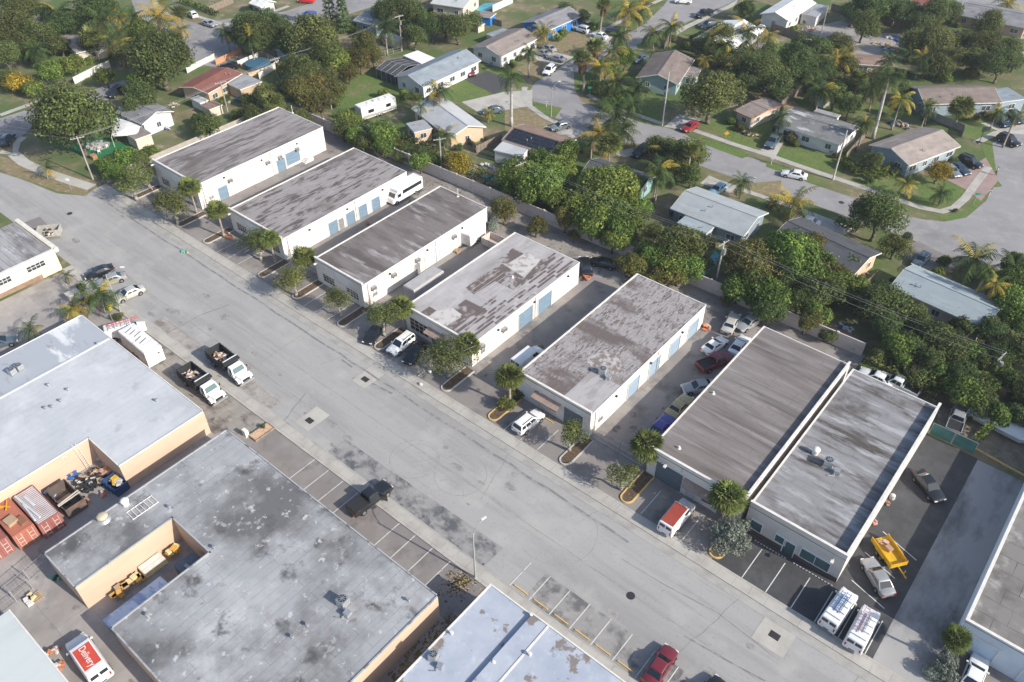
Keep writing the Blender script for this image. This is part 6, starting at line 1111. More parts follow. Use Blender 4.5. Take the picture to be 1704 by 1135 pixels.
for v in V:
    kind, colr, tl, a, b_, c, d, lab = v; place_car(kind, colr, *vt(tl, a, b_, c, d), lab)
def find(s): return next(o for o in col.objects if o.get('label') and s in o['label'])
# roof ladders on the work vans (things of their own)
def ladder(o, L_, y, z, mat, lab, cross=8, w=.42):
    t = thing('ladder', lab, 'ladder', o.location, o.rotation_euler.z); b = MB()
    for s in (-1, 1): b.box(-L_/2, L_/2, y+s*w/2-.03, y+s*w/2+.03, z+.05, z+.13)
    b.build('rails', mat, t); b = MB()
    for i in range(cross): x = -L_/2+L_*(i+.5)/cross; b.box(x-.03, x+.03, y-w/2+.03, y+w/2-.03, z+.06, z+.11)
    b.build('rungs', galv_m, t); return t
def rack(o, z=2.12):
    b = MB()
    for x in (-2.1, -1.2, -.3, .5): b.box(x-.03, x+.03, -.8, .8, z+.05, z+.1); b.box(x-.03, x+.03, -.84, -.8, z-.08, z+.1); b.box(x-.03, x+.03, .8, .84, z-.08, z+.1)
    b.build('roof_rack', galv_m, o)
bl = plain('blue_fibreglass', (.04, .16, .42), .5); rd = plain('red_fibreglass', (.5, .08, .08), .5); pk = plain('pink_fibreglass', (.6, .3, .38), .5)
o = find('with blue ladder'); rack(o); ladder(o, 2.9, -.15, 2.15, bl, 'blue ladder on the roof of the white van nearer the office'); ladder(o, 2.6, .38, 2.15, bl, 'second blue ladder on the white van nearer the office, right side', w=.35)
o = find('pink-red ladder'); rack(o); ladder(o, 3.4, .38, 2.15, pk, 'pink-red ladder on the white van nearer the bottom'); ladder(o, 2.8, -.1, 2.15, galv_m, 'aluminium ladder on the white van nearer the bottom', w=.36)
o = find('with red ladder'); rack(o); ladder(o, 4.4, .35, 2.15, rd, 'long red ladder on the work van beside the covered trailer'); ladder(o, 4.2, -.35, 2.15, galv_m, 'long silver ladder on the work van beside the covered trailer')
o = find('maroon roof before'); MB().hexa([(-2.5, -.8, 2.125), (.8, -.8, 2.125), (.8, .8, 2.125), (-2.5, .8, 2.125)], [(-2.45, -.76, 2.15), (.75, -.76, 2.15), (.75, .76, 2.15), (-2.45, .76, 2.15)]).build('maroon_roof', plain('faded_maroon', (.33, .06, .04), .6), o)
o = find('black pickup with covered'); MB().box(-2.8, -.78, -.9, .9, 1.262, 1.30).build('bed_cover', blk, o); b = MB(); b.obox((1.0, -1.35, 1.0), .08, .95, 1.0, .35); d_ = b.build('open_door', paint('black'), o)
o = find('silver sedan with dark windows')
# delivery van -------------------------------------------------------
o = place_car('van', 'white', (128, 1068), (172, 1132), 'white delivery van with a red roof panel lettered Delivery, bottom left'); o.scale = (1.12, 1.12, 1.12)
for c_ in list(o.children):
    if c_.name.startswith('roof_rack'): bpy.data.objects.remove(c_)
MB().box(-1.95, .55, -.74, .74, 2.1, 2.14).build('red_roof_panel', M('signal_red', (.56, .075, .05), .6, layers=[((.48, .06, .04), (.7, .7, .7), .5, .7)]), o)
cu = bpy.data.curves.new('lettering', 'FONT'); cu.body = 'Delivery'; cu.size = .62; cu.align_x = 'CENTER'; cu.align_y = 'CENTER'; cu.extrude = .004; cu.offset = .004
tx = bpy.data.objects.new('lettering', cu); col.objects.link(tx); bpy.context.view_layer.update(); me = bpy.data.meshes.new_from_object(tx.evaluated_get(bpy.context.evaluated_depsgraph_get())); bpy.data.objects.remove(tx); me.materials.clear(); me.materials.append(trim_w); tx = link('lettering', me); tx.parent = o; tx.location = (-.7, 0, 2.15); tx.rotation_euler.z = math.pi; tx.scale = (1.12, 1.35, 1)
# dump trucks ---------------------------------------------------------
tb = plain('truck_black', (.03, .032, .036), .6); rub = M('load_rubble', (.34, .24, .17), .95, layers=[((.6, .55, .5), (1.5, 1.5, 1.5), .5, .6)])
def dump_truck(front, rear, lab, load):
    a, c = P(*front, .5), P(*rear, .5); mid = (a+c)/2; d = a-c; t = thing('dump_truck', lab, 'dump truck', (mid.x, mid.y, .02), math.atan2(d.y, d.x), 'white-cab dump trucks'); wm = paint('white')
    MB().box(-3.9, 3.0, -.45, .45, .6, .85).build('chassis', tb, t)
    b = MB(); x0, x1, y, z0, z1 = -3.9, .45, 1.2, 1.0, 2.25
    b.box(x0, x1, -y, y, z0, z0+.1); b.box(x0, x1, -y, -y+.1, z0+.1, z1); b.box(x0, x1, y-.1, y, z0+.1, z1); b.box(x1-.1, x1, -y+.1, y-.1, z0+.1, z1+.45); b.box(x0, x0+.1, -y+.1, y-.1, z0+.1, z1)
    for i in range(7): b.box(x0+.3+i*.62, x0+.38+i*.62, -y-.06, -y, z0, z1); b.box(x0+.3+i*.62, x0+.38+i*.62, y, y+.06, z0, z1)
    b.hexa([(x1, -y, z1+.25), (x1+.75, -y, z1+.1), (x1+.75, y, z1+.1), (x1, y, z1+.25)], [(x1, -y, z1+.45), (x1+.75, -y, z1+.3), (x1+.75, y, z1+.3), (x1, y, z1+.45)])
    b.build('dump_bed', tb, t); b = MB(); b.cyl((x1+.2, -y+.1, z1+.55), (x1+.2, y-.1, z1+.55), .09, n=8); b.build('tarp_roller', galv_m, t)
    b = MB(); cb = [(1.35, -1.05, .9), (2.5, -1.05, .9), (2.5, 1.05, .9), (1.35, 1.05, .9)]; ct = [(1.4, -.92, 2.3), (2.15, -.92, 2.3), (2.15, .92, 2.3), (1.4, .92, 2.3)]; mid_ = [(1.32, -1.07, 1.45), (2.62, -1.07, 1.45), (2.62, 1.07, 1.45), (1.32, 1.07, 1.45)]
    b.hexa(cb, mid_); b.hexa(mid_, ct); b.build('cab', wm, t)
    b = MB(); b.hexa([(2.5, -.95, .75), (4.0, -.8, .75), (4.0, .8, .75), (2.5, .95, .75)], [(2.6, -.85, 1.5), (3.85, -.6, 1.28), (3.85, .6, 1.28), (2.6, .85, 1.5)])
    for s in (-1, 1): b.hexa([(2.75, s*.95-.2, .7), (3.75, s*.95-.2, .7), (3.75, s*.95+.2, .7), (2.75, s*.95+.2, .7)], [(2.95, s*.95-.2, 1.15), (3.55, s*.95-.2, 1.1), (3.55, s*.95+.2, 1.1), (2.95, s*.95+.2, 1.15)])
    b.build('hood', wm, t); b = MB(); panel(b, mid_[1], mid_[2], ct[2], ct[1], .08, .92, .12, .9); b.build('windshield', glass2_m, t)
    for s in (0, 1):
        a_ = (mid_[0], mid_[1], ct[1], ct[0]) if s == 0 else (mid_[2], mid_[3], ct[3], ct[2]); b = MB(); panel(b, *a_, .3 if s == 0 else .1, .9 if s == 0 else .7, .1, .8); b.build('side_window', cglass, t)
    MB().box(3.98, 4.03, -.55, .55, .8, 1.2).build('grille', blk, t); MB().box(4.0, 4.12, -1.1, 1.1, .45, .7).build('bumper', galv_m, t)
    for s in (-1, 1): MB().obox((3.75, s*.95, .95), .1, .3, .18).build('headlight', lamp_mt, t)
    for s in (-1, 1): MB().obox((2.4, s*1.3, 1.7), .1, .12, .4).build('mirror', tb, t)
    wheels(t, (3.2,), 2.3, .5, .3); wheels(t, (-2.5,), 2.3, .5, .5)
    l = thing('debris_pile', load, 'debris', t.location, t.rotation_euler.z); rnd = random.Random(len(lab)); b = MB()
    for i in range(46): x, y_ = rnd.gauss(-2.3, .75), rnd.gauss(.1, .45); x = min(max(x, -3.5), -.2); y_ = min(max(y_, -.9), .9); b.obox((x, y_, 1.25+max(0, .45-abs(y_)*.4-abs(x+2.3)*.15)*rnd.random()), rnd.uniform(.15, .7), rnd.uniform(.12, .4), rnd.uniform(.06, .2), rnd.uniform(0, 3), i % 3, ('X', rnd.uniform(-.6, .6)))
    b.build('scraps', [rub, plain('scrap_wood', (.45, .25, .14), .9), plain('scrap_white', (.62, .6, .6), .9)], l)
dump_truck((417, 640), (352, 588), 'white-cab dump truck with black bed, further out in the street', 'orange-brown wood scraps in the bed of the farther dump truck')
dump_truck((371, 671), (306, 620), 'white-cab dump truck with red-lit cab roof, nearer the pale roof', 'mixed white and brown rubbish in the bed of the nearer dump truck')
# box-like things on wheels -------------------------------------------
def rv(front, rear, lab, L_, W_, H, mat, name='travel_trailer', cat='trailer', stripes=False, windows=False, bus=False, tongue=True, z0=.45, fz=0):
    a, c = P(*front, .5), P(*rear, .5); mid = (a+c)/2; d = a-c; t = thing(name, lab, cat, (mid.x, mid.y, .02), math.atan2(d.y, d.x)); x = L_/2; y = W_/2
    b = MB(); s = .12; b.hexa([(-x, -y, z0), (x-.1, -y, z0), (x-.1, y, z0), (-x, y, z0)], [(-x, -y, H-s), (x, -y, H-s), (x, y, H-s), (-x, y, H-s)]); b.hexa([(-x, -y, H-s), (x, -y, H-s), (x, y, H-s), (-x, y, H-s)], [(-x+s, -y+s, H), (x-s, -y+s, H), (x-s, y-s, H), (-x+s, y-s, H)])
    b.build('body', mat, t); wheels(t, (-.5, .5) if not bus else (-x+1.9,), W_, .36, .22)
    if tongue: MB().cyl((x-.1, 0, .5), (x+1.1, 0, .5), .06, n=6).cyl((x-.1, -.6, .5), (x+1.0, 0, .5), .05, n=6).cyl((x-.1, .6, .5), (x+1.0, 0, .5), .05, n=6).build('hitch', tb, t)
    if windows:
        for sd_ in (-1, 1):
            for c0, w_ in ((-x*.55, 1.2), (x*.45, 1.4)): MB().box(c0-w_/2, c0+w_/2, sd_*y-.02 if sd_ > 0 else -y-.015, y+.015 if sd_ > 0 else -y+.02, 1.5, 2.2).build('window', cglass, t)
    return t
t = rv((594, 198), (658, 176), 'white travel trailer with grey swoosh parked behind the rear wall', 8.6, 2.5, 3.1, plain('trailer_white', (.76, .75, .72), .5), windows=True)
b = MB(); sw = plain('trailer_stripe', (.38, .36, .34), .6)
for s in (-1, 1): b.hexa([(-4.2, s*1.26-.005, .6), (4.0, s*1.26-.005, .6), (4.0, s*1.26+.005, .6), (-4.2, s*1.26+.005, .6)], [(-4.2, s*1.26-.005, .95), (4.0, s*1.26-.005, 1.25), (4.0, s*1.26+.005, 1.25), (-4.2, s*1.26+.005, .95)])
b.build('stripe', sw, t); b = MB()
for i, xx in enumerate((-2.8, -1.2, .2, 1.8)): b.box(xx-.3, xx+.3, -.35, .35, 3.1, 3.22 if i != 2 else 3.35)
b.build('roof_units', trim_w, t)
t = rv((268, 608), (212, 560), 'white trailer wrapped in a wrinkled white cover beside the pale roof', 7.4, 2.5, 2.9, M('wrinkled_cover', (.78, .78, .77), .8, layers=[((.62, .63, .65), (1.6, .5, 1), .5, .6, 6)], bump=.8), 'covered_trailer', tongue=False, z0=.25)
b = MB()
for i, xx in enumerate((-2.6, -1.8, -.9, .1, 1.0)): b.obox((xx, -.2+.25*(i % 3), 2.915), .14, 1.3-.2*(i % 2), .02, .35)
b.build('tears', plain('cover_tear', (.12, .11, .11), .9), t); b = MB(); b.obox((3.66, .6, 1.9), .1, .35, .25, 0); b.build('rear_tear', plain('cover_tear', (.12, .11, .11)), t)
t = rv((652, 335), (700, 307), 'white shuttle bus with long dark side windows in the second alley', 6.4, 2.25, 2.85, paint('white'), 'shuttle_bus', 'bus', bus=True, tongue=False, z0=.5)
for s in (-1, 1): MB().box(-2.9, 1.9, s*1.125-.015, s*1.125+.015, 1.55, 2.25).build('window_band', cglass, t); MB().box(2.4, 3.15, s*1.128-.014, s*1.128+.014, 1.3, 1.95).build('door_window', cglass, t)
b = MB(); b.hexa([(3.1, -1.0, .45), (4.35, -.9, .45), (4.35, .9, .45), (3.1, 1.0, .45)], [(3.1, -.98, 1.5), (4.1, -.8, 1.2), (4.1, .8, 1.2), (3.1, .98, 1.5)]); b.build('hood', paint('white'), t)
b = MB(); A_ = ((3.85, -.95, 1.35), (3.85, .95, 1.35), (3.2, .95, 2.35), (3.2, -.95, 2.35)); b.hexa([(3.1, -.95, 1.35), (3.85, -.95, 1.35), (3.85, .95, 1.35), (3.1, .95, 1.35)], [(3.1, -.95, 2.35), (3.25, -.95, 2.35), (3.25, .95, 2.35), (3.1, .95, 2.35)]); b.build('cab_front', paint('white'), t); b = MB(); panel(b, *A_, .06, .94, .08, .92, .03); b.build('windshield', cglass, t); wheels(t, (3.45,), 2.15, .38, .24)
for s in (-1, 1): MB().obox((4.3, s*.65, .95), .12, .3, .18).build('headlight', lamp_mt, t)
t = rv((769, 411), (804, 382), 'tall white box cargo trailer against the third warehouse wall', 4.6, 2.2, 2.7, plain('trailer_white', (.76, .75, .72), .5), 'cargo_trailer', tongue=True); MB().box(2.31-.02, 2.32, -.95, .95, .55, 2.55).build('rear_doors', plain('door_grey_white', (.62, .6, .6), .6), t)
t = rv((683, 500), (730, 468), 'long grey box trailer tucked beside the patchwork-roof warehouse', 6.6, 2.3, 3.0, plain('box_grey', (.42, .41, .41), .6), 'box_trailer', tongue=False)
for i, (a, b_, c, d, lab) in enumerate(((1500, 540, 1620, 600, 'white boat hull under cover in the hedge at the right edge'),)):
    q = vt('c3', a, b_, c, d); p = P(*q[0], .8); p2 = P(*q[1], .8); m_ = (p+p2)/2; t = thing('covered_boat', lab, 'boat', (m_.x, m_.y, 0), math.atan2(p2.y-p.y, p2.x-p.x)); b = MB(); L2 = 4.2
    b.hexa([(-L2, -.7, .4), (L2*.6, -.8, .4), (L2*.6, .8, .4), (-L2, .7, .4)], [(-L2, -1.2, 1.3), (L2*.6, -1.2, 1.3), (L2*.6, 1.2, 1.3), (-L2, 1.2, 1.3)]); b.add([(L2*.6, -.8, .4), (L2*.6, .8, .4), (L2*.6, 1.2, 1.3), (L2*.6, -1.2, 1.3), (L2*1.15, 0, 1.35), (L2*1.0, 0, .7)], [(0, 5, 4, 3), (1, 2, 4, 5), (2, 3, 4), (0, 1, 5)]); b.build('hull', paint('white'), t)
    MB().hexa([(-L2, -1.2, 1.3), (L2*.6, -1.2, 1.3), (L2*.6, 1.2, 1.3), (-L2, 1.2, 1.3)], [(-L2, -.3, 1.6), (L2*.6, -.3, 1.6), (L2*.6, .3, 1.6), (-L2, .3, 1.6)]).build('cover', cloth, t)
# yellow utility trailer ------------------------------------------------
a, c = P(1495, 944, .5), P(1462, 896, .5); m_ = (a+c)/2; d = a-c; ym = M('yellow_paint', (.66, .40, .02), .5, layers=[((.5, .28, .03), (.9, .9, .9), .52, .68)]); t = thing('utility_trailer', 'bright yellow open utility trailer beside the silver sedan', 'trailer', (m_.x, m_.y, .02), math.atan2(d.y, d.x))
b = MB(); x, y = 1.9, .95; b.box(-x, x, -y, y, .55, .62); b.box(-x, x, -y-.06, -y, .5, 1.15); b.box(-x, x, y, y+.06, .5, 1.15); b.box(x-.06, x, -y, y, .62, 1.15)
for s in (-1, 1):
    b.box(-.75, .75, s*(y+.2)-.14, s*(y+.2)+.14, .78, .84)
    for i in range(5): b.box(-x+.1+i*.9, -x+.18+i*.9, s*(y+.08)-.03, s*(y+.08)+.03, .5, 1.2)
b.build('cargo_bed', ym, t); wheels(t, (-.35, .35), 2.45, .3, .2); b = MB(); b.cyl((x, 0, .5), (x+1.3, 0, .48), .07, n=6).box(x+1.2, x+1.45, -.08, .08, .42, .56).cyl((x+.8, .25, .3), (x+.8, .25, .85), .04, n=6).obox((x+.8, .12, .52), .08, .3, .06); b.build('tow_bar', ym, t)
l = thing('cardboard_boxes', 'brown boxes lying in the yellow utility trailer', 'boxes', t.location, t.rotation_euler.z); b = MB(); b.obox((-.3, .15, .85), .75, .6, .4, .2).obox((-1.1, .3, .78), .6, .45, .3, .6, 1).obox((-1.4, -.3, .76), .4, .5, .25, -.3).obox((-.95, -.15, .74), .5, .1, .2, 1.0, 1); b.build('boxes', [plain('cardboard', (.42, .28, .18), .9), plain('pink_board', (.6, .42, .38), .9)], l)
# ================================================================= POLES, WIRES, LAMPS, SIGNS
pole_m = M('pole_wood', (.38, .36, .33), .9, layers=[((.26, .24, .22), (2, 2, .5), .4, .65, 5)]); conc_pole = M('pole_concrete', (.50, .49, .47), .9, layers=[((.4, .39, .37), (1, 1, .6), .4, .65, 5)])
def solve_h(base, v):
    lo, hi = .5, 25
    for _ in range(30):
        z = (lo+hi)/2
        if PJ((base.x, base.y, z))[1] > v: lo = z
        else: hi = z
    return z
def upole(bu, bv, tv, lab, arms=1, mat=None, r=.16, arm_dir=0, xf=False):
    p = P(bu, bv); h = solve_h(p, tv); t = thing('utility_pole', lab, 'utility pole', (p.x, p.y, 0)); MB().cyl((0, 0, -.1), (0, 0, h), r, r*.65, 10).build('pole', mat or pole_m, t)
    a = Vector((math.cos(arm_dir), math.sin(arm_dir), 0)); out = []
    for k in range(arms):
        z = h-.35-k*1.0; b = MB(); b.obox((0, 0, z), 2.4, .1, .12, arm_dir); b.build('crossarm', pole_m, t)
        for s in (-1.05, -.5, .5, 1.05):
            b = MB().cyl(tuple(a*s+Vector((0, 0, z+.06))), tuple(a*s+Vector((0, 0, z+.24))), .05, .035, 6); b.build('insulator', conc_pole, t)
    if xf: MB().cyl((.35, 0, h-2.2), (.35, 0, h-1.2), .25, .25, 12).build('transformer', metal_m, t)
    return p, h, a
P1 = upole(155, 299, 227, 'leaning grey utility pole at the far left corner of the warehouse lot', 1, arm_dir=1.2); P0 = upole(18, 81, 20, 'tall pale utility pole in the top left corner', 0, conc_pole)
P2 = upole(381, 194, 135, 'utility pole behind the leftmost warehouse roof', 1, arm_dir=1.3); P3 = upole(464, 132, 96, 'short utility pole by the blue-roof shed', 2, arm_dir=1.3, xf=True); P4 = upole(669, 85, 25, 'utility pole with transformer behind the slate-blue house', 1, arm_dir=1.3, xf=True)
P5 = upole(552, 182, 151, 'slim grey pole at the edge of the back lawn behind the warehouses', 0, conc_pole, .1); P6 = upole(735, 285, 229, 'utility pole with lamp arm beside the golden tree', 1, arm_dir=1.0); P7 = upole(866, 335, 270, 'utility pole sunk in bright trees by the backyard pool', 2, arm_dir=1.4)
P8 = upole(1190, 476, 402, 'tall pole with transformer standing in the trees behind the fifth warehouse', 1, conc_pole, .18, 1.4, True); P9 = upole(1644, 637, 590, 'utility pole among the vines at the right edge', 1, arm_dir=1.4, xf=True)
Pa = upole(1102, 209, 120, 'tall double pole at the residential street near the round tree', 0, conc_pole, .17); Pb = upole(1386, 299, 217, 'leaning concrete pole beside the bright hedge', 0, conc_pole, .17); Pc = upole(1364, 66, 9, 'dark utility pole in the cluttered side yard at top', 0); Pd = upole(1553, 34, -8, 'utility pole at the top edge above the junk-filled yard', 1)
wire_m = plain('wire', (.30, .30, .31), .6)
def wires(A, B, lab, n=3, dz=0, r=.018):
    (p, h, a), (q, k, c) = A, B; t = thing('power_line', lab, 'power line', (p.x, p.y, h))
    for i in range(n):
        s = (-1.05, 1.05, .5, -.5)[i]; A0 = Vector((p.x, p.y, h-.1))+a*s; B0 = Vector((q.x, q.y, k-.1))+c*s; pts = []
        for j in range(15): f_ = j/14; w = A0.lerp(B0, f_); w.z -= .022*(A0-B0).length*4*f_*(1-f_)-dz; pts.append(w-Vector((p.x, p.y, h)))
        MB().tube(pts, r, 4).build('wire', wire_m, t)
wires(P1, P2, 'power lines from the far left pole over the pale blue house'); wires(P2, P3, 'power lines passing the red-roof house'); wires(P3, P4, 'power lines over the olive trees to the transformer pole')
wires(P6, P7, 'power lines above the golden tree and backyard pool'); wires(P7, P8, 'power lines above the bright trees behind the rear wall'); wires(P8, P9, 'power lines crossing the treetops behind the sixth warehouse'); wires(P1, (P1[0]+Vector((-60, -22, 0)), 9, P1[2]), 'power lines leaving the left frame edge over the street', 2)
lp_m = plain('lamp_pole', (.33, .35, .33), .6)
def lamp(bu, bv, tv, head, lab, r=.09):
    p = P(bu, bv); h = solve_h(p, tv); t = thing('street_lamp', lab, 'street lamp', (p.x, p.y, 0)); MB().cyl((0, 0, 0), (0, 0, h), r*1.3, r*.8, 10).cyl((0, 0, 0), (0, 0, .3), r*1.8, r*1.5, 10).build('pole', lp_m, t)
    e = P(*head, h+1.3)-Vector((p.x, p.y, 0)); pts = [Vector((0, 0, h-.3))]+[Vector((e.x*s, e.y*s, h-.3+1.55*math.sin(s*math.pi/2))) for s in (.2, .4, .6, .8, .95)]; MB().tube(pts, .045, 6).build('arm', lp_m, t)
    d = Vector((e.x, e.y, 0)).normalized(); MB().obox((e.x, e.y, h+1.26), .6, .2, .12, math.atan2(d.y, d.x)).build('lamp_head', trim_w, t)
lamp(791, 962, 888, (805, 862), 'street lamp with curved arm at the bottom corner of the stained roof'); lamp(201, 519, 457, (203, 444), 'thin street lamp beside the champagne sedan at the left'); lamp(917, 194, 146, (931, 135), 'street lamp on the curved residential verge')
def sign(bu, bv, h, col_, w, hh, lab, cat='sign', rot=.6, text=None, dia=False):
    p = P(bu, bv); t = thing('street_sign', lab, cat, (p.x, p.y, 0), rot); MB().cyl((0, 0, 0), (0, 0, h), .04, n=6).build('post', galv_m, t)
    b = MB()
    if dia: b.add([(x, y, h+z) for y in (-.05, -.03) for x, z in ((0, -w/2), (w/2, 0), (0, w/2), (-w/2, 0))], [(0, 1, 2, 3), (7, 6, 5, 4), (0, 4, 5, 1), (1, 5, 6, 2), (2, 6, 7, 3), (3, 7, 4, 0)])
    else: b.box(-w/2, w/2, -.05, -.03, h-hh, h)
    b.build('panel', plain('sign_'+col_, {'green': (.01, .28, .16), 'yellow': (.75, .38, .02), 'white': (.75, .75, .75)}[col_], .5), t)
sign(981, 163, 2.6, 'green', 1.0, .5, 'green street name sign on the curved residential corner'); sign(1206, 240, 2.4, 'yellow', 1.0, 1, 'orange-yellow diamond warning sign on the residential verge', dia=True); sign(1619, 342, 2.6, 'green', .9, .45, 'green street name sign near the cul-de-sac entrance'); sign(312, 62, 2.8, 'green', .9, .5, 'green street name sign at the upper left junction'); sign(119, 316, 2.4, 'white', .7, .5, 'small white sign on a post in the dry corner lawn at left')
mb = [(1254, 305, 'white mailbox on the verge behind the slate-blue roof house'), (1645, 327, 'white mailbox on the lawn wedge by the cul-de-sac'), (1283, 274, 'white mailbox in front of the mottled grey-roof house'), (909, 178, 'white mailbox near the curved street lamp')]
for u, v, lab in mb:
    p = P(u, v); t = thing('mailbox', lab, 'mailbox', (p.x, p.y, 0)); MB().cyl((0, 0, 0), (0, 0, 1.0), .05, n=6).build('post', trim_w, t); b = MB().box(-.25, .25, -.11, .11, 1.0, 1.15); b.cyl((-.25, 0, 1.15), (.25, 0, 1.15), .11, n=10); b.build('box', trim_w, t)
# ================================================================= YARD GOODS IN THE INDUSTRIAL LOTS
cont_red = M('container_red', (.30, .115, .10), .7, layers=[((.24, .085, .075), (.6, .6, .6), .45, .7, 6), ((.2, .1, .08), (1.2, 1.2, 1.2), .62, .75)]); cont_or = M('container_orange', (.40, .15, .10), .7, layers=[((.33, .12, .085), (.6, .6, .6), .45, .7, 6)]); cont_gr = M('container_grey_top', (.50, .51, .53), .7, layers=[((.38, .38, .39), (.6, .6, .6), .45, .7, 6)])
def container(x0, x1, y0, y1, h, side, top, lab):
    t = thing('shipping_container', lab, 'shipping container', ((x0+x1)/2, (y0+y1)/2, .02)); X, Y = (x1-x0)/2, (y1-y0)/2; b = MB(); b.box(-X+.05, X-.05, -Y+.05, Y-.05, 0, h-.06)
    n = int((2*X)/.28)
    for i in range(n):
        x = -X+.1+i*.28
        for s in (-1, 1): b.box(x, x+.14, s*(Y-.04)-.03, s*(Y-.04)+.03, .15, h-.15)
    for z in (0, h-.12):
        b.box(-X, X, -Y, -Y+.1, z, z+.115); b.box(-X, X, Y-.1, Y, z, z+.115); b.box(-X, -X+.1, -Y+.1, Y-.1, z, z+.114); b.box(X-.1, X, -Y+.1, Y-.1, z, z+.114)
    for sx in (-1, 1):
        for sy in (-1, 1): b.box(sx*X-.07, sx*X+.07 if sx < 0 else X+.002, sy*(Y-.05)-.06, sy*(Y-.05)+.06, .12, h-.13)
    b.build('shell', side, t); b = MB()
    for i in range(n): b.box(-X+.12+i*.28, -X+.26+i*.28, -Y+.12, Y-.12, h-.07, h-.02)
    b.build('roof_panels', top, t)
    for s in (-1, 1):
        b = MB().box(X-.03, X+.03, min(s*.03, s*(Y-.1)), max(s*.03, s*(Y-.1)), .14, h-.14)
        d_ = b.build('door', side, t); b = MB()
        for k in (.3, .75): b.cyl((X+.06, s*k*Y, .2), (X+.06, s*k*Y, h-.2), .022, n=6)
        for z in (.5, 1.1, 1.7): b.box(X+.04, X+.055, s*Y*.5-.22, s*Y*.5+.22, z, z+.06)
        b.build('lock_rods', trim_w, d_)
container(-82.0, -75.95, 8.35, 10.8, 2.6, cont_red, cont_gr, 'maroon container with pale grey roof beside the roll-off bin'); container(-82.9, -76.6, 5.8, 8.15, 2.6, cont_or, cont_or, 'orange container second from the roll-off bin'); container(-83.6, -77.2, 3.1, 5.5, 2.6, cont_red, cont_red, 'maroon container loaded with louvred panels at the left frame edge'); container(-84.0, -78.2, .4, 2.8, 2.6, cont_red, cont_red, 'maroon container just inside the left frame edge at the bottom')
o = thing('steel_beams', 'long white beams lying on the grey-roofed container', 'beams', (-79, 9.2, 2.6)); b = MB(); b.obox((-.3, -.35, .1), 5.0, .22, .18, .08).obox((.6, -.6, .09), 3.2, .2, .16, -.06); b.obox((-1.0, .2, .05), 2.2, .3, .06, .05); b.build('beams', plain('beam_white', (.55, .58, .62), .5), o)
o = thing('louvred_panels', 'stack of slatted white panels on the maroon container at the left edge', 'panels', (-80.0, 4.2, 2.6)); b = MB()
for i in range(14): b.obox((-2+i*.3, 0, .12), .09, 1.7, .16, .1)
b.build('slats', plain('slat_white', (.6, .6, .6), .6), o)
o = thing('crate_stack', 'yellow straps and brown crates on the orange container', 'crates', (-80, 7.0, 2.6)); b = MB(); b.obox((1.3, -.3, .2), 1.3, 1.1, .4, .1).obox((2.1, .5, .12), 1.4, .8, .25, .1, 1).obox((-1.4, .1, .14), 1.7, .1, .12, .6, 2).obox((-1.2, .4, .2), 1.5, .1, .12, -.5, 2).obox((-1.5, -.2, .1), 1.2, .12, .12, 1.2, 2); b.build('crates', [plain('crate_tan', (.42, .3, .2), .9), plain('rust_board', (.25, .12, .07), .9), plain('strap_yellow', (.7, .36, .02), .7)], o)
def open_bin(c, L_, W_, H, rz, mat, lab, name='roll_off_bin', cat='skip', fill=None):
    t = thing(name, lab, cat, (c[0], c[1], .02), rz); X, Y = L_/2, W_/2; b = MB(); b.box(-X, X, -Y, Y, .15, .25); b.box(-X, X, -Y, -Y+.08, .25, H); b.box(-X, X, Y-.08, Y, .25, H); b.box(-X, -X+.08, -Y+.08, Y-.08, .25, H); b.box(X-.08, X, -Y+.08, Y-.08, .25, H)
    for i in range(int(L_/.7)): b.box(-X+.2+i*.7, -X+.3+i*.7, -Y-.06, -Y, .15, H); b.box(-X+.2+i*.7, -X+.3+i*.7, Y, Y+.06, .15, H)
    b.build('body', mat, t); return t
open_bin((-78.7, 12.6), 4.6, 2.3, 1.7, 0, M('rusty_steel', (.10, .08, .075), .8, layers=[((.2, .12, .08), (.8, .8, .8), .5, .65, 7)]), 'dark rusty open roll-off bin with two pale boards across')
o = thing('boards', 'two pale boards laid across the rusty roll-off bin', 'boards', (-77.9, 12.6, 1.75)); b = MB(); b.obox((0, 0, 0), .16, 2.7, .06, .12).obox((.3, 0, 0), .16, 2.7, .06, .05); b.build('boards', plain('board_pale', (.6, .56, .48), .9), o)
p = P(193, 806, .8); open_bin(p, 2.6, 1.7, 1.4, .1, plain('skip_blue', (.02, .06, .17), .7), 'blue open skip of yellow boards at the end of the pale roof wall', 'skip')
scr = [plain('junk_white', (.6, .6, .6), .8), plain('junk_orange', (.52, .20, .10), .85), plain('junk_tan', (.45, .33, .22), .9), plain('junk_black', (.03, .03, .035), .8), plain('junk_blue', (.05, .14, .38), .7), plain('junk_green', (.14, .42, .32), .7), plain('junk_yellow', (.68, .42, .06), .8), plain('junk_pink', (.62, .38, .34), .85)]
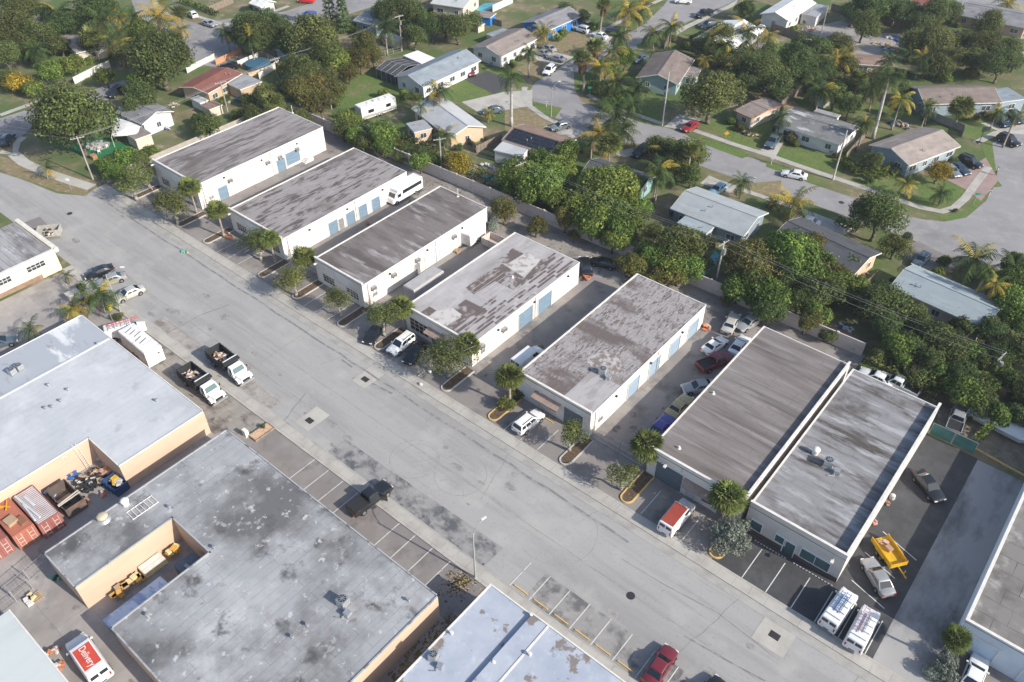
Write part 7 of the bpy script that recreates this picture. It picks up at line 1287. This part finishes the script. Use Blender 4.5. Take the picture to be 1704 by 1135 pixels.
def pile(u, v, rx, ry, n, mats, lab, z=.02, hmax=.7, size=(.2, .8), rot=0, seed=0, cat='junk pile', name='junk_pile'):
    p = P(u, v, z+.2); rnd = random.Random(int(u*7+v)+seed); t = thing(name, lab, cat, (p.x, p.y, z)); g = {}
    for i in range(n):
        a = rnd.uniform(0, 6.28); q = rnd.random()**.6; x, y = rx*q*math.cos(a), ry*q*math.sin(a); hh = hmax*(1-q*.7)*rnd.random()
        k = rnd.choice(mats); g.setdefault(k, MB()).obox((x, y, hh+.08), rnd.uniform(*size), rnd.uniform(size[0], size[1])*.7, rnd.uniform(.08, .35), rot+rnd.gauss(0, .25 if rot else 1), 0, ('X', rnd.gauss(0, .2)))
    for k, b in g.items(): b.build({0: 'white_scraps', 1: 'orange_scraps', 2: 'tan_scraps', 3: 'black_scraps', 4: 'blue_scraps', 5: 'green_scraps', 6: 'yellow_scraps', 7: 'pink_scraps'}[k], scr[k], t)
pile(181, 782, .9, 2.0, 26, (1, 2, 7, 7, 0), 'pile of orange and pink cardboard against the notch wall', rot=1.5, size=(.4, .9)); pile(152, 806, 1.3, 1.4, 44, (3, 3, 3, 0), 'black tangled scrap heap in the middle of the notch yard', hmax=1.0); pile(163, 757, 1.0, 1.3, 24, (0, 5, 0, 4), 'white and green junk in the inner corner of the notch yard'); pile(122, 792, .9, .7, 20, (2, 0, 4), 'tan and blue clutter below the shorter ladder')
pile(104, 790, .6, .6, 10, (4, 1), 'blue and orange drums beside the wall near the rusty bin', size=(.5, .7)); pile(76, 806, 1.1, .6, 14, (6, 6, 2), 'yellow trestles along the wall by the grey-roofed container', size=(.1, .9), hmax=1.1); pile(171, 822, .5, .3, 6, (7, 1), 'red hand cart on the notch yard floor', size=(.3, .6), hmax=.3); pile(82, 822, .7, .5, 7, (4, 4, 0), 'bright blue tarp bundle at the rear end of the rusty bin', size=(.5, .9)); pile(170, 800, .8, .9, 22, (3, 0, 3, 2), 'dark scraps between the black heap and the blue skip')
pile(160, 790, 1.0, 1.0, 40, (3, 2, 1, 2), 'brown and black scraps between the black heap and the cardboard pile', hmax=.8); pile(135, 800, .9, .7, 30, (2, 3, 0, 2), 'pale boards and tan scraps at the feet of the two leaning ladders', hmax=.6); pile(140, 832, .7, .5, 16, (2, 1, 3), 'small brown scraps on the yard floor below the black heap', hmax=.3, size=(.1, .4)); pile(186, 770, .5, 1.2, 20, (2, 7, 0), 'tan cartons stacked in the shade of the notch wall', hmax=1.1, size=(.3, .6), rot=1.5); pile(196, 800, .9, .6, 12, (6, 2, 0), 'yellow boards heaped in the blue skip', z=.9, size=(.3, 1.1), hmax=.6); pile(110, 838, .3, .3, 5, (3,), 'black round tub near the alley shadow', hmax=.3)
def lean_ladder(u0, v0, u1, v1, lab, xw=-82.35, mat=None):
    A = P(u1, v1, .05); Bp = hitx(u0, v0, xw+.06); t = thing('ladder', lab, 'ladder', (A.x, A.y, 0)); d = Bp-A; b = MB()
    for s in (-.22, .22): b.cyl((0, s, .05), (d.x, d.y+s, d.z), .035, n=5)
    b.build('rails', mat or trim_w, t); b = MB()
    for i in range(1, 12): f_ = i/12; b.cyl((d.x*f_, d.y*f_-.22, d.z*f_), (d.x*f_, d.y*f_+.22, d.z*f_), .025, n=4)
    b.build('rungs', mat or trim_w, t)
lean_ladder(122, 740, 148, 778, 'longer white ladder leaning on the peach wall of the notch yard'); lean_ladder(105, 757, 120, 788, 'shorter white ladder leaning on the peach wall of the notch yard')
# walled courtyard of the stained-roof building
def boxes(x, y, n, lab, mats, sz=(.5, .9), spread=(.5, .8), seed=1):
    rnd = random.Random(seed); t = thing('pallet_load', lab, 'pallet load', (x, y, .02)); b = MB()
    for i in range(5): b.box(-.6+i*.27, -.45+i*.27, -.7, .7, .1, .14)
    for yy in (-.65, 0, .55): b.box(-.6, .65, yy, yy+.1, 0, .1)
    b.build('pallet', scr[2], t); b = MB()
    for i in range(n): b.obox((rnd.uniform(-spread[0], spread[0]), rnd.uniform(-spread[1], spread[1]), .3+.28*(i//4)), rnd.uniform(*sz)*.8, rnd.uniform(*sz)*.8, .28, rnd.gauss(0, .3), i % len(mats))
    b.build('load', mats, t)
gold = plain('gold_carton', (.62, .36, .08), .8); cream_b = plain('cream_carton', (.72, .60, .34), .8)
boxes(-63.2, 10.0, 12, 'loose heap of golden cartons nearest the courtyard entrance', [gold, scr[2]], seed=3); boxes(-63.2, 12.0, 9, 'wooden slatted load on cream boxes, second in the courtyard', [cream_b, gold], seed=4)
o = thing('long_cartons', 'two long white-topped cartons side by side in the courtyard', 'cartons', (-63.2, 14.1, .02)); MB().box(-.75, -.03, -1.3, 1.3, .12, .85).box(.03, .75, -1.3, 1.3, .12, .85).build('cartons', cream_b, o); MB().box(-.72, -.05, -1.25, 1.25, .851, .9).box(.05, .72, -1.25, 1.25, .851, .9).build('lids', trim_w, o)
boxes(-63.2, 16.4, 10, 'stacked golden cartons deepest in the courtyard', [gold, cream_b], seed=6)
o = thing('lean_to_awning', 'blue-white corrugated awning along the courtyard wall', 'awning', (-58.4, 10.2, 0)); cm = M('corrugated_blue_white', (.62, .66, .76), .5, layers=[((.3, .38, .55), (.4, .9, .4), .48, .6, 6)], metal=.2); b = MB()
for i in range(24): y = -3.3+i*.275; b.hexa([(-1.5, y, 2.3+.05*(i % 2)), (1.2, y, 3.0+.05*(i % 2)), (1.2, y+.275, 3.0+.05*((i+1) % 2)), (-1.5, y+.275, 2.3+.05*((i+1) % 2))], [(-1.5, y, 2.34+.05*(i % 2)), (1.2, y, 3.04+.05*(i % 2)), (1.2, y+.275, 3.04+.05*((i+1) % 2)), (-1.5, y+.275, 2.34+.05*((i+1) % 2))])
b.build('roof_sheet', cm, o); b = MB()
for y in (-3.2, 0, 3.2): b.cyl((-1.4, y, 0), (-1.4, y, 2.3), .05, n=6)
b.build('support_posts', metal_m, o)
o = thing('tool_shed', 'dark blue-grey lean-to box in the far corner of the courtyard', 'shed', (-58.7, 16.4, .02)); MB().hexa([(-1.4, -1.2, 0), (1.4, -1.2, 0), (1.4, 1.2, 0), (-1.4, 1.2, 0)], [(-1.4, -1.2, 2.2), (1.4, -1.2, 2.5), (1.4, 1.2, 2.5), (-1.4, 1.2, 2.2)]).build('body', dark_door, o); MB().obox((.2, -.4, 2.5), 1.0, .35, .1, .1).build('light_panel', metal_m, o)
fence([(16+3, 992), (79, 940)], 1.9, 'chain-link yard fence with gate at the bottom left', kind='wire'); fence([(0, 1022), (55, 980)], 1.9, 'second chain-link fence near the pale green-white roof', kind='wire')
boxes(-69.6, 3.9, 4, 'empty pallet with pale crates by the bottom left fence', [cream_b, trim_w], seed=9); pile(92, 960, .6, .6, 9, (5, 3), 'small teal-grey bottles rack beside the bottom left fence', size=(.2, .4), hmax=.4)
pile(85, 1088, .4, .9, 16, (1, 0, 1), 'red and white crates at the edge of the bottom left roof', size=(.25, .5)); pile(97, 1110, .35, .7, 12, (1, 1, 0), 'red crates trailing down beside the bottom left roof', size=(.25, .45))
o = thing('slatted_lean_to', 'brown slatted lean-to roof in the weedy gap between two roofs', 'lean-to', (-33.2, 13.5, 0)); b = MB()
for i in range(12): b.box(-1.25+i*.21, -1.07+i*.21, -5, 5, 2.0, 2.05)
b.build('slats', M('brown_slats', (.20, .13, .11), .9, layers=[((.3, .2, .17), (2, .3, 2), .5, .7)]), o); MB().box(-1.2, -1.1, -4.9, -4.8, 0, 2.0).box(1.1, 1.2, -4.9, -4.8, 0, 2).box(-1.2, -1.1, 4.8, 4.9, 0, 2.0).box(1.1, 1.2, 4.8, 4.9, 0, 2).build('legs', wood_m, o)
rnd = random.Random(8); b = MB()
for i in range(500):
    a = rnd.uniform(0, 6.28); q = abs(rnd.gauss(0, .9)); p = P(780, 968)+Vector((q*math.cos(a)-.6, q*math.sin(a)*1.4-.6, .04+.2*max(0, 1-q)*rnd.random())); s = rnd.uniform(.05, .13); b.obox(p, s*2, s, .04, rnd.uniform(0, 3), rnd.choice((0, 1, 2)))
tag(b.build('leaf_heap', [frond_b, scr[2], LEAF['olive'][0]]), 'heap of dry leaves and debris at the foot of the bottom street lamp', 'leaf heap', kind='stuff')
o = thing('gravel_planter', 'rectangular tan gravel planter box beside the upper tip of the stained roof', 'planter', (-70.4, 34.1, .02)); MB().box(-.75, .75, -1.5, -1.4, 0, .3).box(-.75, .75, 1.4, 1.5, 0, .3).box(-.75, -.65, -1.4, 1.4, 0, .3).box(.65, .75, -1.4, 1.4, 0, .3).build('frame', wood_m, o); MB().box(-.65, .65, -1.4, 1.4, .0, .22).build('gravel', M('tan_gravel', (.62, .44, .28), .95, layers=[((.45, .3, .2), (6, 6, 6), .4, .6, 3)]), o)
bush(437, 709, 10, 'dark', lab='tiny green weed at the end of the gravel planter', zc=.5)
o = thing('utility_cabinet', 'white utility cabinet between the gravel planter and pale roof corner', 'utility cabinet', tuple(P(410, 725))); MB().box(-.35, .35, -.25, .25, .05, 1.1).build('cabinet', trim_w, o); MB().box(-.45, .45, -.35, .35, 0, .05).build('pad', conc_m, o)
# left side: rubbish container, palms bed goods, street bundle
p = P(82, 392); open_bin((-135.2, 39.3), 3.6, 2.0, 1.4, .9, plain('dumpster_grey', (.40, .39, .37), .8), 'grey dumpster heaped with rubbish behind the cream workshop', 'dumpster', 'dumpster'); pile(80, 385, 1.0, .8, 22, (2, 0, 3, 0), 'rubbish heaped in the grey dumpster', z=.9, hmax=.7, cat='rubbish', name='rubbish')
pile(307, 418, .7, .35, 12, (6, 5, 2), 'small bundle of yellow and green litter in the street by the lot edge', size=(.1, .5), hmax=.3, cat='litter', name='litter')
o = thing('yellow_bin', 'small yellow bin under the palm by the thin street lamp', 'bin', tuple(P(183, 515))); MB().hexa([(-.3, -.3, 0), (.3, -.3, 0), (.3, .3, 0), (-.3, .3, 0)], [(-.4, -.35, .9), (.4, -.35, .9), (.4, .35, .9), (-.4, .35, .9)]).build('body', plain('bin_yellow', (.72, .55, .03), .6), o); MB().box(-.42, .42, -.38, .38, .9, .97).build('lid', plain('bin_yellow', (.72, .55, .03)), o)
o = thing('electric_box', 'pinkish concrete box between the two left palms', 'electric box', tuple(P(124, 497))); MB().box(-.6, .6, -.9, .9, 0, 1.2).build('housing', plain('box_pinkish', (.50, .42, .40), .9), o); MB().box(-.65, .65, -.95, .95, 1.2, 1.28).build('cap', conc_m, o)
fence([(105, 475), (150, 520), (188, 535)], 1.5, 'chain-link fence round the palm bed at the left street edge', kind='wire'); bush(135, 480, 26, 'dark', lab='dark ground bush between the palms in the left street bed'); bush(150, 500, 24, 'olive', lab='low olive bush at the centre of the left palm bed'); bush(196, 528, 20, 'olive', lab='scrubby bush at the thin street lamp foot')
# front lot furniture
o = thing('bench', 'orange-red slatted bench before the second warehouse window', 'bench', tuple(P(381, 398)), 0.0); bm_ = plain('bench_orange', (.50, .18, .08), .7); b = MB()
for i in range(4): b.box(-.9, .9, -.25+i*.14, -.15+i*.14, .42, .46)
b.build('seat', bm_, o); b = MB()
for i in range(3): b.box(-.9, .9, .28, .32, .55+i*.14, .65+i*.14)
b.build('backrest', bm_, o)
for x in (-.75, .75): MB().box(x-.04, x+.04, -.22, -.16, 0, .42).box(x-.04, x+.04, .24, .3, 0, .95).box(x-.04, x+.04, -.16, .24, .36, .42).build('leg', dark_m, o)
o = thing('loading_steps', 'white metal loading steps at the raised door of the leftmost warehouse', 'loading steps', (-121.4, hitx(508, 272, -122.1).y, 0)); b = MB()
for i in range(3): b.box(-.6, .6, -.9+i*.3, -.6+i*.3, 0, .18*(i+1))
b.box(-.6, .6, 0, 1.2, 0, .72); b.build('steps', trim_w, o); b = MB()
for y in (0, 1.2): b.cyl((.58, y, .72), (.58, y, 1.6), .03, n=6)
b.cyl((.58, 0, 1.6), (.58, 1.2, 1.6), .03, n=6).cyl((.58, 0, 1.6), (.58, -.9, 1.0), .03, n=6); b.build('handrail', trim_w, o)
def gate(x0, x1, y, h, lab, mat=None, screen=None):
    t = thing('gate', lab, 'gate', (x0, y, 0)); L_ = x1-x0
    for s in (0, 1):
        a, c = L_*s/2+.05, L_*(s+1)/2-.05; b = MB(); b.cyl((a, 0, .1), (a, 0, h), .035, n=6).cyl((c, 0, .1), (c, 0, h), .035, n=6).cyl((a, 0, h), (c, 0, h), .03, n=6).cyl((a, 0, .1), (c, 0, .1), .03, n=6).cyl((a, 0, h/2), (c, 0, h/2), .03, n=6)
        k = int((c-a)/.3)
        for i in range(k): xa, xb = a+(c-a)*i/k, a+(c-a)*(i+1)/k; b.cyl((xa, 0, .1), (xb, 0, h), .008, n=3, cap=False).cyl((xb, 0, .1), (xa, 0, h), .008, n=3, cap=False)
        lf = b.build('leaf', galv_m, t)
        if screen: MB().box(a+.04, c-.04, -.06, -.04, .12, h-.02).build('screen', screen, lf)
gate(-37.4, -29.2, 60.6, 2.0, 'chain-link gate across the alley of wrecked cars'); gate(-79.0, -71.0, 61.0, 2.0, 'chain-link gate left of the patchwork-roof warehouse'); gate(-98.0, -90.2, 61.0, 2.0, 'chain-link gate across the alley before the shuttle bus'); gate(-121.8, -112.6, 61.2, 2.0, 'chain-link gate across the first alley')
gate(-4.6, .9, 88.6, 2.0, 'green screened double gate behind the grey-roof office', screen=M('green_screen', (.06, .16, .15), .8, layers=[((.09, .22, .2), (.6, .6, .6), .4, .7)]))
o = MB().obox((4, 89.3, .1), 7, .2, .2, -.12).build('kerb', yel_m); o['kind'] = 'structure'
sheet('back_lot', px(1500, 632, 1575, 660, 1640, 690, 1704, 720, 1704, 785, 1620, 745, 1560, 728, 1560, 690, 1430, 612), .016, M('dirt_lot', (.24, .19, .14), .95, layers=[((.15, .13, .08), (.4, .4, .4), .45, .62, 8), ((.32, .27, .21), (.9, .9, .9), .5, .7, 8)], bump=.3))
pile(1477, 837, .35, .25, 6, (1, 2), 'orange hose and clay pot at the office side wall', size=(.15, .4), hmax=.3, cat='pots', name='clay_pots'); pile(1456, 870, .25, .4, 5, (1, 7), 'orange cone lying by the office side wall near the trailer', size=(.15, .4), hmax=.2, cat='cone', name='traffic_cone')
o = MB().cyl((0, 0, 0), (0, 0, .5), .35, .3, 12).sphere((0, 0, .5), .32, .32, .2, 12, 5).build('clay_urn', plain('urn_white', (.6, .58, .55), .8), None, tuple(P(1484, 829))); tag(o, 'small white urn at the office side wall', 'urn')
for (u, v, lab) in ((815, 603, 'white sack on the kerb right of the black sedan'), (700, 641, 'small white bag on the asphalt in front of the black sedan'),):
    p = P(u if u != 815 else 702, v if u != 815 else 612); o = MB().sphere((0, 0, .2), .35, .25, .22, 10, 6).build('sack', plain('sack_white', (.6, .6, .6), .8), None, (p.x+(1.5 if u == 815 else 0), p.y, .02), smooth=True); tag(o, lab, 'sack')
container(-74.6, -71.6, 81.0, 86.0, 1.5, plain('pale_bin_wall', (.55, .47, .42), .8), plain('pale_bin_top', (.3, .25, .22), .9), 'pale open-topped bin behind the box trailer and patchwork roof') if 0 else open_bin((-74.2, 85.0), 5.0, 2.3, 1.5, 0.0, plain('pale_bin', (.58, .50, .45), .8), 'pale open skip beside the back corner of the patchwork roof', 'skip')
pile(612, 372, .5, .4, 8, (2, 1), 'wooden scraps by the grey door of the second warehouse', size=(.1, .6), hmax=.6); pile(760, 418, .8, .6, 14, (2, 2, 1), 'brown leaf and board heap beside the third warehouse wall', size=(.2, .5), hmax=.4); pile(974, 462, .7, .8, 18, (3, 2, 1), 'rusty parts heap at the back corner of the patchwork-roof warehouse'); pile(1175, 545, .5, .7, 12, (0, 1, 3), 'orange and white parts heap at the top of the gated alley')
# residential clutter ---------------------------------------------------
for a in ((1475, 78, 3.5, 2.2, 60, (0, 2, 6, 4, 0), 'white and tan rubbish heap under the tree in the junk-filled yard'), (1500, 66, 3.0, 1.6, 50, (3, 4, 0), 'dark scrap spread in the junk-filled yard'), (1480, 62, 1.0, .6, 8, (0,), 'white sheet lying in the junk-filled yard'), (1497, 207, 2.4, 1.5, 40, (0, 4, 2, 3), 'backyard clutter with blue items behind the brown gable house'), (1345, 48, 2.4, 1.6, 34, (1, 2, 0), 'brown furniture pieces beside the white-roof workshop house'),
          (397, 166, .9, .7, 12, (4,), 'bright blue tarp heap beside the tan lean-to'), (372, 168, 2.2, 1.0, 18, (0, 2), 'pale boards and pots in the yard behind the leftmost warehouse'), (355, 180, 1.5, 1.4, 20, (0, 7), 'pale debris beside the maroon shed'), (275, 212, 1.6, .5, 16, (0, 4, 1), 'toys and white chairs along the pale blue house wall'), (235, 225, 1.4, 1.2, 22, (3, 0), 'dark bicycles and bins under the patio canopy edge'), (290, 175, 1.2, 1.0, 14, (0, 2), 'scattered white scraps behind the pale blue house'),
          (1245, 222, 2.4, .7, 20, (2, 3), 'log pile in the garden of the orange-trimmed house'), (1280, 150, 4.0, 1.2, 30, (2, 3, 0), 'covered boats and gear beside the orange-trimmed house'), (1595, 55, 1.6, 1.4, 24, (0, 3), 'white chairs and bins at the peach house back door'), (1432, 455, 1.2, 1.0, 18, (0, 7), 'rubble along the charcoal-roof house side'), (1408, 545, 1.4, .9, 14, (0, 4), 'white and blue goods hidden in the hedge behind the sixth warehouse'), (810, 277, 1.8, .8, 12, (0,), 'white loungers on the terracotta pool deck'), (605, 213, 2.0, .8, 12, (4, 0), 'blue kayak heap beside the travel trailer'), (930, 272, 1.4, .8, 8, (0,), 'pale boxes between the solar house and bright trees')):
    pile(*a[:4], a[4], a[5], a[6], cat='clutter', name='yard_clutter')
tur = T('a0', 620, 915); wchair = None; rnd = random.Random(2)
for i, (dx, dy) in enumerate(((-1.6, -1.2), (-.6, -1.9), (.9, -1.8), (2.0, -.9), (2.4, .4), (3.2, -1.6))):
    if wchair is None:
        wchair = thing('garden_chair', 'white plastic chair on the artificial turf patio', 'chair', (0, 0, 0), 0, 'white plastic chairs on the turf patio'); MB().box(-.25, .25, -.25, .25, .4, .44).build('seat', trim_w, wchair); MB().box(-.25, .25, .22, .26, .44, .85).build('backrest', trim_w, wchair)
        for sx in (-1, 1):
            for sy in (-1, 1): MB().box(sx*.22-.02, sx*.22+.02, sy*.22-.02, sy*.22+.02, 0, .4).build('leg', trim_w, wchair)
        c = wchair
    else: c = copy_tree(wchair)
    c.location = (tur.x+dx, tur.y+dy, .04); c.rotation_euler.z = rnd.uniform(0, 6)
o = thing('wooden_crate', 'orange-brown wooden crate at the edge of the turf patio', 'crate', tuple(P(157, 264))); MB().box(-.6, .6, -.45, .45, 0, .75).build('box', plain('crate_brown', (.36, .2, .12), .9), o); MB().box(-.64, .64, -.49, .49, .75, .8).build('lid', plain('crate_lid', (.42, .25, .15), .9), o)
o = thing('basketball_hoop', 'freestanding basketball hoop on the kerb near the cul-de-sac', 'basketball hoop', tuple(P(1629, 238)), .8); MB().cyl((0, 0, 0), (0, 0, 3.0), .06, n=8).build('pole', dark_m, o); MB().box(-.85, .85, -.5, -.45, 2.7, 3.7).build('backboard', plain('backboard_dark', (.04, .045, .05), .3), o); MB().box(-.4, .4, -.3, .5, 0, .2).build('base', dark_m, o)
# person walking by the brick driveway ------------------------------------
def person(u, v, rz, lab):
    p = P(u, v); t = thing('person', lab, 'person', (p.x, p.y, .06), rz); vs = [(0, 0, .95), (0, 0, 1.18), (0, .0, 1.40), (0, 0, 1.52), (0, .02, 1.66), (.09, 0, .90), (.10, .10, .50), (.10, .02, .08), (.10, .14, .04), (-.09, 0, .90), (-.10, -.04, .50), (-.10, -.20, .10), (-.10, -.08, .04), (.19, 0, 1.38), (.25, -.04, 1.12), (.24, .10, .90), (.24, .15, .82), (-.19, 0, 1.38), (-.25, .04, 1.12), (-.24, .16, .92), (-.24, .2, .84)]
    es = [(0, 1), (1, 2), (2, 3), (3, 4), (0, 5), (5, 6), (6, 7), (7, 8), (0, 9), (9, 10), (10, 11), (11, 12), (2, 13), (13, 14), (14, 15), (15, 16), (2, 17), (17, 18), (18, 19), (19, 20)]; rd_ = [.14, .13, .14, .055, .10, .10, .065, .045, .04, .10, .065, .045, .04, .06, .045, .035, .03, .06, .045, .035, .03]
    me = bpy.data.meshes.new('body'); me.from_pydata(vs, es, []); o = link('body', me, t); o.modifiers.new('skin', 'SKIN'); sk = me.skin_vertices[0].data
    for i, r_ in enumerate(rd_): sk[i].radius = (r_, r_*.8)
    sk[0].use_root = True; o.modifiers.new('sub', 'SUBSURF').levels = 1; bpy.context.view_layer.update()
    m2 = bpy.data.meshes.new_from_object(o.evaluated_get(bpy.context.evaluated_depsgraph_get())); o.modifiers.clear(); o.data = m2; m2.materials.clear()
    for mm in (plain('skin', (.38, .24, .17), .6), plain('shirt', (.62, .6, .58), .9), plain('trousers', (.05, .05, .07), .9)): m2.materials.append(mm)
    for f in m2.polygons: z = f.center.z; f.material_index = 0 if z > 1.47 or (abs(f.center.x) > .17 and z < 1.12) else 1 if z > .95 else 2
    MB().sphere((0, -.01, 1.71), .10, .11, .09, 10, 6).build('hair', plain('hair_dark', (.03, .02, .015), .9), t)
    b = MB(); b.sphere((0, .115, 1.66), .015, .02, .02, 6, 4).sphere((-.035, .095, 1.68), .012, .012, .01, 6, 4).sphere((.035, .095, 1.68), .012, .012, .01, 6, 4); b.build('face', plain('skin_shade', (.3, .18, .13), .6), t)
person(1656, 292, 2.2, 'person in pale shirt and dark trousers walking by the brick driveway')
# ================================================================= AIR
hz = bpy.data.materials.new('haze'); hz.use_nodes = True; hn = hz.node_tree; hn.nodes.remove(hn.nodes['Principled BSDF']); pv = hn.nodes.new('ShaderNodeVolumePrincipled')
pv.inputs['Density'].default_value = 0.0002; pv.inputs['Color'].default_value = (.80, .88, 1, 1); pv.inputs['Anisotropy'].default_value = .2; hn.links.new(pv.outputs[0], hn.nodes['Material Output'].inputs['Volume'])
hb = MB().box(-1600, 1300, -500, 2300, -1, 82).build('haze', hz); hb['kind'] = 'stuff'; tag(hb, 'thin pale air between the lens and the far houses', None)
resolve_labels()
